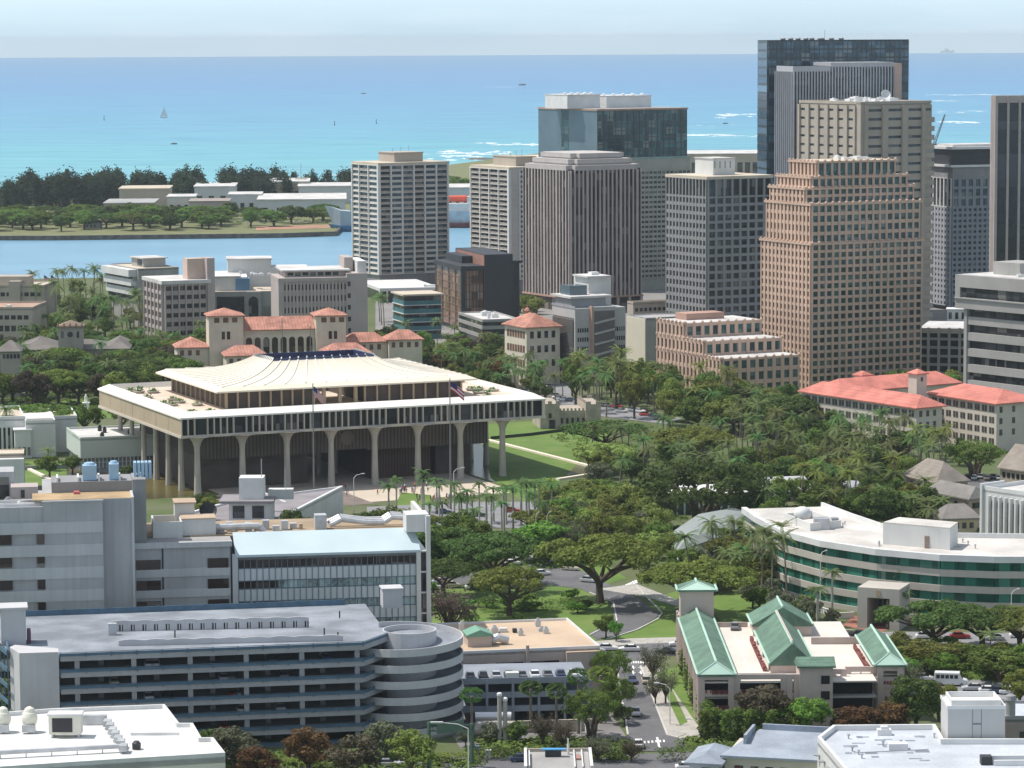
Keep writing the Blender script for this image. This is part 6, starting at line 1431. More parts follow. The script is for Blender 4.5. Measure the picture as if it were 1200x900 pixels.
for i in range(6): MB().box(2+i*2.6, 3.3+i*2.6, -.12, .05, 3.6, 5.2).build('window', g_dark, t)
for i in (1.6, 9.2): MB().box(i*1.1, i*1.1+1, -.14, .05, 2, 5.2).build('door', mat('maroon_door', (.12, .03, .03), .7), t)
MB().box(-5.6, -.4, -3, 8, 0, 6.0).build('side_house', mat('blue_white_wall', (.45, .48, .52), .9), t); q = MB(); q.gable(-6.4, .4, -3.8, 8.8, 6.1, 7.4, 'y', hip=2); q.build('side_house_roof', bgr, t); MB().box(-3.4, -1.8, -3.15, -2.95, 2.6, 5.2).build('window', g_dark, t)
q = MB(); q.gable(-10, -4, -9, -3.2, 3.4, 4.8, 'y', hip=2); q.build('porch_roof', wpl, t); MB().box(-9.5, -4.5, -8.5, -3.2, 0, 3.3).build('porch', w2, t)
# big white roof bottom right and its box tower
pp = [W(x, y, 12) for x, y in [(976, 852), (1096, 851), (1106, 868), (1260, 868), (1260, 925), (1008, 925), (958, 866)]]
O2 = pp[0]; t = thing('patched_white_roof_building', 'flat white roof with grey patches and a tall plain box tower at the bottom right', 'building', (O2.x, O2.y, 0)); lp = [(q.x-O2.x, q.y-O2.y) for q in pp]; poly_foot(pp)
wr2 = mat('patched_roof', (.50, .535, .58), .9, .14, .12, fine=.2)
MB().prism(lp, 0, 11.2).build('wall', whitec, t); MB().prism(lp, 11.2, 11.5).build('roof', wr2, t); q = MB(); q.band(lp, 11, 12.4, .6, closed=True); q.build('parapet', whitem, t)
def l2(px, py, z=11.5): p = W(px, py, z); return p.x-O2.x, p.y-O2.y
r2 = random.Random(4); dp = mat('grey_patch', (.22, .25, .29), .9, .2)
for i in range(18):
    px = r2.uniform(990, 1090); py = r2.uniform(860, 896)
    x, y = l2(px, py); w_ = r2.uniform(.3, 1.3); d_ = r2.uniform(.3, .9); MB().box(x-w_, x+w_, y-d_, y+d_, 11.5, 11.505+.002*i).build('roof_patch', dp, t)
x, y = l2(1052, 878); MB().box(x-1.6, x+1.6, y-1, y+1, 11.5, 12.6).build('skylight', whitem, t); x, y = l2(1036, 861); MB().box(x-1.2, x+1.2, y-.8, y+.8, 11.5, 12.5).box(x-.6, x+.6, y-.5, y+.5, 12.5, 13).build('roof_fan', whitem, t)
bt = AT(1111, 829, 523); bt2 = AT(1177.5, 829, 523); bx, by = bt.x-O2.x, bt.y-O2.y; bw = bt2.x-bt.x; bg3 = mat('smooth_grey_render', (.50, .50, .49), .9, .04, .2, streak=.06)
MB().box(bx, bx+bw, by, by+8.6, 11.3, bt.z).build('box_tower', bg3, t); q = MB(); q.band([(bx, by), (bx+bw, by), (bx+bw, by+8.6), (bx, by+8.6)], bt.z-.3, bt.z+.3, .15, closed=True); q.band([(bx+1, by+1.2), (bx+bw-.8, by+1.2), (bx+bw-.8, by+8), (bx+1, by+8)], bt.z, bt.z+1.0, .3, closed=True); q.build('tower_coping', whitem, t); MB().box(bx+.2, bx+bw-.2, by+.2, by+8.4, bt.z, bt.z+.1).build('tower_roof', wpl, t)
MB().box(bx+bw*.43, bx+bw*.44, by-.05, by+.1, 11.6, bt.z-.2).box(bx+bw*.585, bx+bw*.595, by-.05, by+.1, 11.6, bt.z-.2).box(bx+bw*.43, bx+bw*.595, by-.07, by+.1, (11.6+bt.z)/2, (11.6+bt.z)/2+.25).build('joint', dp, t)
x, y = l2(1150, 897); MB().box(x, x+1.8, y, y+2, 11.5, 12.9).build('hatch', darkm, t); MB().box(x+2, x+8, y-.4, y+.1, 11.5, 12.4).box(x+2, x+8, y+1.8, y+2.2, 11.5, 12.7).build('low_wall', whitem, t)
d0 = Vector(lp[6]); d1 = Vector(lp[5])
for i in range(6):
    f_ = .05+i*.13; c_ = d0+(d1-d0)*f_; q = MB(); q.lathe([(.75, 9.6), (.78, 9.75), (.2, 9.8)], (c_.x-.25, c_.y), 14); q.build('sconce', greyc, t)
q = MB(); q.band([lp[6], lp[5]][::-1], 10.9, 11.3, 1.6); 
r3 = random.Random(8)
for i in range(7):
    x, y = l2(r3.uniform(985, 1095), r3.uniform(858, 890)); MB().tube((x, y, 11.5), (x, y, 12.1), .14).lathe([(.3, 12.1), (.22, 12.35)], (x, y), 8).build('vent_pipe', metal, t)
x, y = l2(1000, 884); x1, y1 = l2(1088, 880); MB().tube((x, y, 11.75), (x1, y1, 11.75), .09).build('conduit', metal, t)
B = Bd('brown_gabled_block', 'brownish block with a bluish roof behind the box tower at the right edge', 'building', 1172, 1178, 1240, 843, 560, th=-4, b=14); a, b, h = B.a, 14, B.h; B.box('wall', mat('mauve_wall', (.30, .25, .23), .9, .1), 0, a, 0, b, 0, h); roofslab(B, 0, a, 0, b, h, wr2, .6, greyc); MB().tube((1, 1, h), (1, 1, h+3.4), .9, n=12).lathe([(1.1, h+3.4), (.9, h+4.2), (.2, h+4.5)], (1, 1), 12).build('round_vent', greyc, B.root); B.win('F', 2.6, 4.6, h-3.6, h-2.2, g_dark); B.done()
# ================================================================ ROADS, LAWNS
def ws(name, pix, z, m): return wsheet(name, pix, z, m)
ws('lawn', [(560, 498), (690, 489), (735, 500), (700, 520), (650, 570), (640, 610), (575, 560)], .05, M_grass)
ws('lawn', [(0, 575), (0, 541), (78, 540), (78, 575)], .05, M_grass)
ws('lawn', [(60, 470), (140, 466), (150, 490), (90, 490)], .05, M_grass)
ws('lawn', [(500, 745), (520, 690), (600, 690), (735, 690), (745, 735), (700, 748), (690, 765)], .05, M_grass)
ws('lawn', [(640, 668), (700, 655), (735, 678), (690, 690), (640, 690)], .05, M_grass)
ws('lawn', [(700, 745), (770, 700), (800, 690), (800, 765), (700, 765)], .05, M_grass)
ws('lawn', [(820, 700), (900, 690), (960, 735), (1060, 770), (1010, 775), (860, 745)], .054, M_grass)
ws('lawn', [(1040, 752), (1210, 752), (1210, 800), (1060, 805)], .05, M_grass)
ws('lawn', [(765, 790), (798, 780), (822, 850), (790, 862)], .05, M_grass)
ws('lawn', [(455, 610), (505, 600), (505, 580), (470, 577)], .058, M_grass)
ws('street', [(733, 880), (790, 880), (812, 868), (783, 862), (752, 782), (775, 768), (812, 768), (812, 752), (735, 755), (690, 760), (690, 780), (724, 784), (737, 862), (700, 872), (700, 880)], .12, asph)
ws('park_road', [(590, 640), (640, 652), (680, 668), (745, 700), (775, 720), (745, 738), (700, 750), (690, 742), (720, 728), (716, 706), (680, 690), (600, 680), (480, 690), (480, 680), (590, 668), (640, 672), (600, 655)], .12, asph)
ws('side_road', [(985, 752), (1000, 740), (1215, 742), (1215, 757), (1060, 757), (1035, 765)], .12, pale_asph)
ws('lower_road', [(1050, 792), (1215, 800), (1215, 822), (1050, 812)], .12, pale_asph)
ws('highway', [(-20, 904), (-20, 888), (330, 882), (620, 888), (900, 878), (900, 908), (-20, 908)], .12, asph)
ws('plaza_street', [(430, 612), (430, 594), (560, 588), (650, 588), (700, 620), (560, 618)], .12, pale_asph)
ws('hospital_yard', [(530, 862), (534, 815), (700, 812), (736, 866), (700, 875), (540, 878)], .08, mat('yard_concrete', (.20, .19, .185), .9, .15, .15, fine=.2))
ws('boulevard', [(590, 455), (610, 450), (700, 475), (800, 490), (780, 497), (690, 486), (625, 470)], .12, pale_asph)
ws('boulevard', [(625, 450), (640, 425), (660, 425), (672, 470), (650, 475)], .124, pale_asph)
ws('parking_lot', [(1090, 558), (1200, 556), (1200, 572), (1090, 575)], .1, asph)
ws('downtown_pavement', [(440, 400), (1250, 420), (1250, 300), (440, 300)], .02, mat('city_paving', (.22, .21, .20), .9, .15, .03))
for nm, pl_ in (('pavement', [(752, 782), (766, 775), (830, 868), (783, 862)]), ('pavement', [(690, 752), (740, 748), (812, 746), (812, 752), (735, 755), (690, 760)]), ('pavement', [(700, 690), (745, 684), (800, 705), (800, 712), (760, 700)])):
    p = [W(x, y, .15) for x, y in pl_]; sheet(nm, p, .15, pave, th=.15)
ws('lawn', [(768, 788), (777, 786), (806, 846), (797, 850)], .16, M_grass)
mb = MB()
for pl_ in ([(746, 687), (777, 719), (772, 726), (747, 739), (712, 750)], [(752, 782), (783, 862), (800, 866)], [(724, 784), (737, 862)], [(690, 745), (722, 728), (718, 707), (690, 695)], [(600, 652), (640, 664), (680, 668)]):
    mb.band([W(x, y) for x, y in pl_], 0, .26, .35)
tag(mb.build('kerb', curbm), kind='structure')
mb = MB()
for i in range(8):
    a_ = W(727+i*2.6, 690-i*1.2, .13); mb.box(a_.x-.35, a_.x+.35, a_.y-2.2, a_.y+2.2, .126, .13)
for i in range(9): a_ = W(742+i*4.5, 870.5-i*.3, .13); mb.box(a_.x-.16, a_.x+.16, a_.y-.9, a_.y+.9, .126, .13)
for i in range(10): a_ = W(737+i*2.8, 776, .13); mb.box(a_.x-.16, a_.x+.16, a_.y-1.1, a_.y+1.1, .126, .13)
for i in range(4): a_ = W(742+(i % 2)*9, 782+(i//2)*6, .13); mb.box(a_.x-.5, a_.x+.5, a_.y-.2, a_.y+.2, .126, .13); mb.box(a_.x-.15, a_.x+.15, a_.y-1.8, a_.y+1.8, .131, .134)
a_ = W(771, 868, .13); mb.box(a_.x-.2, a_.x+.2, a_.y-6, a_.y+3, .126, .13)
tag(mb.build('road_markings', paint), kind='structure')
# ================================================================ TREES
def leafmat(name, c, c2=None, rough=.75):
    m = bpy.data.materials.new(name); m.use_nodes = True; n = m.node_tree; b = n.nodes['Principled BSDF']; K = n.links.new
    b.inputs['Roughness'].default_value = rough; b.inputs['Specular IOR Level'].default_value = .25
    tc_ = n.nodes.new('ShaderNodeTexCoord'); no = n.nodes.new('ShaderNodeTexNoise'); no.inputs['Scale'].default_value = .55; no.inputs['Detail'].default_value = 4; K(tc_.outputs['Object'], no.inputs['Vector'])
    oi = n.nodes.new('ShaderNodeObjectInfo')
    r = ramp(n, [(.35, tuple(v*.7 for v in c)), (.65, c2 or tuple(v*1.35 for v in c))]); K(no.outputs['Fac'], r.inputs[0])
    hs = n.nodes.new('ShaderNodeHueSaturation'); K(r.outputs[0], hs.inputs['Color'])
    def mr(a, lo, hi):
        q = n.nodes.new('ShaderNodeMapRange'); q.inputs['To Min'].default_value = lo; q.inputs['To Max'].default_value = hi; K(a, q.inputs['Value']); return q.outputs[0]
    K(mr(oi.outputs['Random'], .475, .52), hs.inputs['Hue']); K(mr(oi.outputs['Random'], .75, 1.3), hs.inputs['Value']); hs.inputs['Saturation'].default_value = .95
    K(hs.outputs[0], b.inputs['Base Color'])
    tr = n.nodes.new('ShaderNodeBsdfTranslucent'); K(hs.outputs[0], tr.inputs['Color']); ms = n.nodes.new('ShaderNodeMixShader'); ms.inputs[0].default_value = .38
    K(b.outputs[0], ms.inputs[1]); K(tr.outputs[0], ms.inputs[2]); K(ms.outputs[0], n.nodes['Material Output'].inputs['Surface'])
    MATS[name] = m; return m
LM = dict(dark=leafmat('dark_leaves', (0.082, 0.132, 0.028)), mid=leafmat('mid_green_leaves', (0.126, 0.198, 0.032)), bright=leafmat('bright_green_leaves', (0.132, 0.270, 0.034)), olive=leafmat('olive_leaves', (0.180, 0.216, 0.040)),
          yellow=leafmat('yellow_green_leaves', (0.240, 0.294, 0.069)), umbrella=leafmat('umbrella_tree_leaves', (0.162, 0.210, 0.034)), rust=leafmat('rusty_leaves', (0.156, 0.096, 0.032)), grey=leafmat('bare_twigs', (0.192, 0.150, 0.121)),
          palm=leafmat('palm_fronds', (0.168, 0.222, 0.063), (0.180, 0.228, 0.081)), royal=leafmat('royal_palm_fronds', (0.096, 0.180, 0.048)), iron=leafmat('ironwood_needles', (0.046, 0.072, 0.034)), purple=leafmat('brownish_purple_leaves', (0.102, 0.084, 0.052)), silver=leafmat('grey_green_leaves', (0.156, 0.180, 0.103)))
bark = mat('bark', (.10, .075, .055), .95, .25, .8); barkp = mat('palm_bark', (.20, .17, .14), .9, .2, .8); barkr = mat('pale_royal_bark', (.42, .39, .35), .85, .1, .6)
def leafquad(mb, c, nrm, s, r):
    t1 = nrm.orthogonal().normalized(); a = r.uniform(0, 6.28); t2 = nrm.cross(t1); e1 = (t1*cos(a)+t2*sin(a))*s; e2 = (t2*cos(a)-t1*sin(a))*s*r.uniform(.55, .95)
    mb.v += [tuple(c-e1), tuple(c-e2*.9+e1*.1), tuple(c+e1), tuple(c+e2)]; o = len(mb.v)-4; mb.f.append((o, o+1, o+2, o+3)); mb.mi.append(0)
def lobe(mb, c, rx, ry, rz, n, s, r, under=.35):
    for i in range(n):
        while True:
            d = Vector((r.gauss(0, 1), r.gauss(0, 1), r.gauss(0, 1))).normalized()
            if d.z > -under or r.random() < .25: break
        k = r.uniform(.72, 1.06); p = c+Vector((d.x*rx*k, d.y*ry*k, d.z*rz*k)); nn = (Vector((d.x/rx, d.y/ry, d.z/rz)).normalized()+Vector((r.gauss(0, .45), r.gauss(0, .45), r.gauss(0, .45)))).normalized()
        leafquad(mb, p, nn, s*r.uniform(.6, 1.25), r)
def tree_umbrella(seed, Wd=20., Ht=10.):   # wide flat topped crown, unit scale in metres
    r = random.Random(seed); tk_ = MB(); cr_ = MB(); fork = Ht*.34
    tk_.path([(0, 0, -.5), (r.uniform(-.3, .3), 0, fork*.5), (.2, .1, fork)], [.75, .55, .6], 8)
    nb = 8; tips = []
    for i in range(nb):
        a = 2*pi*i/nb+r.uniform(-.3, .3); L_ = Wd*.5*r.uniform(.5, .85); z1 = Ht*r.uniform(.62, .75); mid = Vector((cos(a)*L_*.45, sin(a)*L_*.45, fork+(z1-fork)*.6)); end = Vector((cos(a)*L_, sin(a)*L_, z1))
        tk_.path([(0.1, .05, fork-.2), mid, end], [.42, .26, .09], 6); tips.append(end)
        for j in (-1, 1):
            a2 = a+j*.45; e2 = Vector((cos(a2)*L_*1.05, sin(a2)*L_*1.05, z1+.3)); tk_.path([mid, e2], [.2, .06], 5)
    nl = 46
    nl = 58
    for i in range(nl):
        rr = sqrt(r.random())*Wd*.5*.93; a = r.uniform(0, 2*pi); q = rr/(Wd*.5)
        c = Vector((rr*cos(a), rr*sin(a), Ht*(.70+.22*(1-q**2.2))+r.uniform(-.5, .35))); s_ = r.uniform(.8, 1.25)
        lobe(cr_, c, Wd*.088*s_, Wd*.088*s_, Wd*.045*s_, 175, Wd*.0155, r, .1)
    return tk_, cr_
def tree_round(seed, Wd=12., Ht=11., sparse=1., s=.34):
    r = random.Random(seed); tk_ = MB(); cr_ = MB(); fork = Ht*.25
    tk_.path([(0, 0, -.5), (.1, .1, fork)], [.5, .4], 7)
    for i in range(6):
        a = 2*pi*i/6+r.uniform(-.4, .4); e = Vector((cos(a)*Wd*.3, sin(a)*Wd*.3, Ht*r.uniform(.5, .8))); tk_.path([(0.1, .1, fork-.2), e*.55+Vector((0, 0, fork*.4)), e], [.28, .17, .05], 5)
    nl = 36
    for i in range(nl):
        d = Vector((r.gauss(0, 1), r.gauss(0, 1), r.gauss(0, 1))).normalized(); k = r.uniform(.45, .86)
        c = Vector((d.x*Wd*.5*k, d.y*Wd*.5*k, Ht*.6+d.z*Ht*.36*k)); s_ = r.uniform(.7, 1.3)
        lobe(cr_, c, Wd*.125*s_, Wd*.125*s_, Ht*.095*s_, int(95*sparse), s, r, .5)
    return tk_, cr_
def tree_banyan(seed, Wd=26., Ht=15.):
    r = random.Random(seed); tk_ = MB(); cr_ = MB()
    for i in range(5): a = i*1.3; tk_.path([(cos(a)*.8, sin(a)*.8, -.5), (cos(a)*2, sin(a)*2, Ht*.3), (cos(a)*Wd*.25, sin(a)*Wd*.25, Ht*.62)], [.9, .6, .2], 7)
    for i in range(60):
        d = Vector((r.gauss(0, 1), r.gauss(0, 1), r.gauss(0, 1))).normalized(); k = r.uniform(.55, .9); c = Vector((d.x*Wd*.5*k, d.y*Wd*.5*k, Ht*.58+abs(d.z)*Ht*.36*k*(1 if d.z > -.2 else -.6))); s_ = r.uniform(.75, 1.35)
        lobe(cr_, c, Wd*.085*s_, Wd*.085*s_, Ht*.075*s_, 115, .36, r, .3)
    return tk_, cr_
def frond(mb, base, az, L_, lift, droop, w, r, seg=7):
    d = Vector((cos(az), sin(az), 0)); side = Vector((-d.y, d.x, 0)); pts = []
    for i in range(seg+1):
        t = i/seg; pts.append(base+d*(L_*t*(1-.12*t))+Vector((0, 0, lift*L_*t-droop*L_*t*t)))
    for i in range(seg):
        t = (i+.5)/seg; ww = w*(.45+.75*sin(pi*min(1, t*.9+.1)))*(1-.35*t); p, q = pts[i], pts[i+1]
        for s_ in (-1, 1):
            for h_ in (0, .5):
                p2 = p+(q-p)*h_; q2 = p+(q-p)*(h_+.36)
                e = side*s_*ww*r.uniform(.8, 1.1)+Vector((0, 0, -ww*.45))+(q-p).normalized()*ww*.35
                o = len(mb.v); mb.v += [tuple(p2), tuple(q2), tuple(q2+e*.95), tuple(p2+e)]; mb.f.append((o, o+1, o+2, o+3)); mb.mi.append(0)
def palm(seed, Ht=13., kind='coco'):
    r = random.Random(seed); tk_ = MB(); cr_ = MB(); lean = r.uniform(-.12, .12)*Ht if kind == 'coco' else 0; pts = []; n = 6
    for i in range(n+1): t = i/n; pts.append(Vector((lean*t*t, r.uniform(-.05, .05)*(kind == 'coco'), -.4*(i == 0)+Ht*t)))
    rr = {'coco': [.26, .2, .17, .16, .15, .15, .17], 'royal': [.32, .26, .24, .26, .24, .19, .18], 'fan': [.36, .28, .24, .22, .22, .22, .25]}[kind]
    tk_.path(pts, rr, 8); top = pts[-1]
    if kind == 'coco':
        for i in range(22): frond(cr_, top, i*2.399+r.uniform(-.25, .25), r.uniform(3.3, 4.4), r.uniform(-.35, .95), r.uniform(.35, .85), .40, r)
        for i in range(6): a = r.uniform(0, 6.28); cr_.tube(top+Vector((cos(a)*.3, sin(a)*.3, -.45)), top+Vector((cos(a)*.3, sin(a)*.3, -.1)), .16, n=6)
    elif kind == 'royal':
        MBs = cr_; MBs.tube(top, top+Vector((0, 0, 1.3)), .26, .14, 8)
        for i in range(17): frond(cr_, top+Vector((0, 0, 1.2)), i*2.399+r.uniform(-.2, .2), r.uniform(2.4, 3.1), r.uniform(.0, 1.1), r.uniform(.6, 1.1), .42, r)
    else:
        for i in range(70):
            a = i*2.399; el = r.uniform(-.9, 1.2); d = Vector((cos(a)*cos(el), sin(a)*cos(el), sin(el))); c = top+Vector((0, 0, .3))+d*1.35; t1 = d.orthogonal().normalized(); t2 = d.cross(t1)
            for j in range(7):
                b_ = -1.2+j*.4; e = (d*cos(b_)+t1*sin(b_))*.75; wv = (t1*cos(b_)-d*sin(b_))*.11+t2*.05; o = len(cr_.v); cr_.v += [tuple(c), tuple(c+e*.6-wv), tuple(c+e), tuple(c+e*.6+wv)]; cr_.f.append((o, o+1, o+2, o+3)); cr_.mi.append(0)
    return tk_, cr_
def ironwood(seed, Wd=9., Ht=16.):
    r = random.Random(seed); tk_ = MB(); cr_ = MB(); tk_.path([(0, 0, -.5), (0, 0, Ht*.9)], [.4, .08], 6)
    for i in range(30):
        t = r.uniform(.15, 1); a = r.uniform(0, 6.28); rr = Wd*.5*(1.05-t*.75)*r.uniform(.2, 1); c = Vector((rr*cos(a), rr*sin(a), Ht*t))
        for j in range(46):
            d = Vector((r.gauss(0, 1), r.gauss(0, 1), r.gauss(0, 1.3))); leafquad(cr_, c+Vector((d.x*.8, d.y*.8, d.z*1.1)), Vector((r.gauss(0, 1), r.gauss(0, 1), r.gauss(0, .4))).normalized(), .5, r)
    return tk_, cr_
def barebush(seed, Wd=9., Ht=8.):
    r = random.Random(seed); tk_ = MB(); cr_ = MB(); tk_.path([(0, 0, -.4), (0, 0, Ht*.25)], [.35, .3], 6)
    for i in range(26):
        a = r.uniform(0, 6.28); e = Vector((cos(a)*Wd*.45*r.uniform(.3, 1), sin(a)*Wd*.45*r.uniform(.3, 1), Ht*r.uniform(.55, 1))); m_ = e*.5+Vector((0, 0, Ht*.12)); tk_.path([(0, 0, Ht*.2), m_, e], [.16, .09, .03], 4)
        for j in range(60): leafquad(cr_, m_+(e-m_)*r.uniform(.2, 1.15)+Vector((r.gauss(0, .55), r.gauss(0, .55), r.gauss(0, .45))), Vector((r.gauss(0, 1), r.gauss(0, 1), r.gauss(0, 1))).normalized(), .2, r)
    return tk_, cr_
def columnar(seed, Wd=2.6, Ht=8.):
    r = random.Random(seed); tk_ = MB(); cr_ = MB(); tk_.path([(0, 0, -.3), (0, 0, Ht*.8)], [.2, .06], 6)
    for i in range(16): lobe(cr_, Vector((r.uniform(-.4, .4), r.uniform(-.4, .4), Ht*(.14+.8*i/16))), Wd*.42, Wd*.42, Ht*.07, 60, .26, r, .8)
    return tk_, cr_
def shrub(seed, Wd=4., Ht=2.6):
    r = random.Random(seed); tk_ = MB(); cr_ = MB(); tk_.path([(0, 0, -.3), (0, 0, Ht*.5)], [.14, .08], 5)
    for i in range(12):
        a = r.uniform(0, 6.28); rr = r.uniform(0, Wd*.32); lobe(cr_, Vector((rr*cos(a), rr*sin(a), Ht*r.uniform(.35, .7))), Wd*.2, Wd*.2, Ht*.22, 60, .24, r, .5)
    return tk_, cr_
GEN = {'umbrella': (lambda s: tree_umbrella(s), 20., 10., bark, 3), 'round': (lambda s: tree_round(s), 12., 11., bark, 4), 'banyan': (lambda s: tree_banyan(s), 26., 15., bark, 2), 'coco': (lambda s: palm(s, 13., 'coco'), 7., 14., barkp, 4),
       'royal': (lambda s: palm(s, 10., 'royal'), 5., 13., barkr, 3), 'fan': (lambda s: palm(s, 11., 'fan'), 4.4, 12.5, barkp, 2), 'iron': (lambda s: ironwood(s), 9., 16., bark, 3), 'bare': (lambda s: barebush(s), 9., 8., bark, 2), 'column': (lambda s: columnar(s), 2.6, 8., bark, 2), 'shrub': (lambda s: shrub(s), 4., 2.6, bark, 2)}
NAMES = {'umbrella': 'umbrella_tree', 'round': 'broadleaf_tree', 'banyan': 'banyan_tree', 'coco': 'coconut_palm', 'royal': 'royal_palm', 'fan': 'fan_palm', 'iron': 'ironwood_tree', 'bare': 'bare_tree', 'column': 'columnar_tree', 'shrub': 'shrub'}
TM = {}
NM2 = {('round', 'rust'): 'rust_leaved_tree', ('round', 'purple'): 'purple_leaved_tree', ('round', 'yellow'): 'light_green_tree', ('round', 'bright'): 'light_green_tree', ('round', 'silver'): 'silvery_tree', ('round', 'dark'): 'dark_leaved_tree', ('round', 'olive'): 'olive_green_tree'}
for k, (g_, w_, h_, bm_, nv) in GEN.items():
    for i in range(nv):
        a_, b_ = g_(100*len(TM)+i); TM[(k, i)] = (a_.mesh('trunk', bm_), b_.mesh('crown', LM['mid']))
ADJ = {'dark': 'dark green', 'mid': 'mid green', 'bright': 'bright green', 'olive': 'olive green', 'yellow': 'yellow-green', 'umbrella': 'flat-topped green', 'rust': 'rusty brown', 'grey': 'leafless grey', 'palm': 'feathery', 'royal': 'straight-trunked', 'iron': 'feathery dark', 'purple': 'brownish purple', 'silver': 'grey-green'}
KN = {'umbrella': 'umbrella tree', 'round': 'tree', 'banyan': 'banyan', 'coco': 'coconut palm', 'royal': 'royal palm', 'fan': 'fan palm', 'iron': 'ironwood', 'bare': 'tree', 'column': 'columnar tree', 'shrub': 'shrub'}
TREES = []
tr_ = random.Random(21)
def tree(kind, x, y, Wd, Ht, col, zone, z=0., v=None):
    g_ = GEN[kind]; i = tr_.randrange(g_[4]) if v is None else v
    root = empty(NM2.get((kind, col), NAMES[kind]), (x, y, z), tr_.uniform(0, 6.28)); sx = Wd/g_[1]; sz = Ht/g_[2]
    for nm, me in zip(('trunk', 'crown'), TM[(kind, i)]):
        o = link(nm, me, root); o.scale = (sx, sx, sz)
        if nm == 'crown': o.material_slots[0].link = 'OBJECT'; o.material_slots[0].material = LM[col]
    TREES.append((root, kind, col, zone)); return root
def tp(kind, px, yb, Wd, Ht, col, zone, **k): p = W(px, yb, 0); return tree(kind, p.x, p.y, Wd, Ht, col, zone, **k)
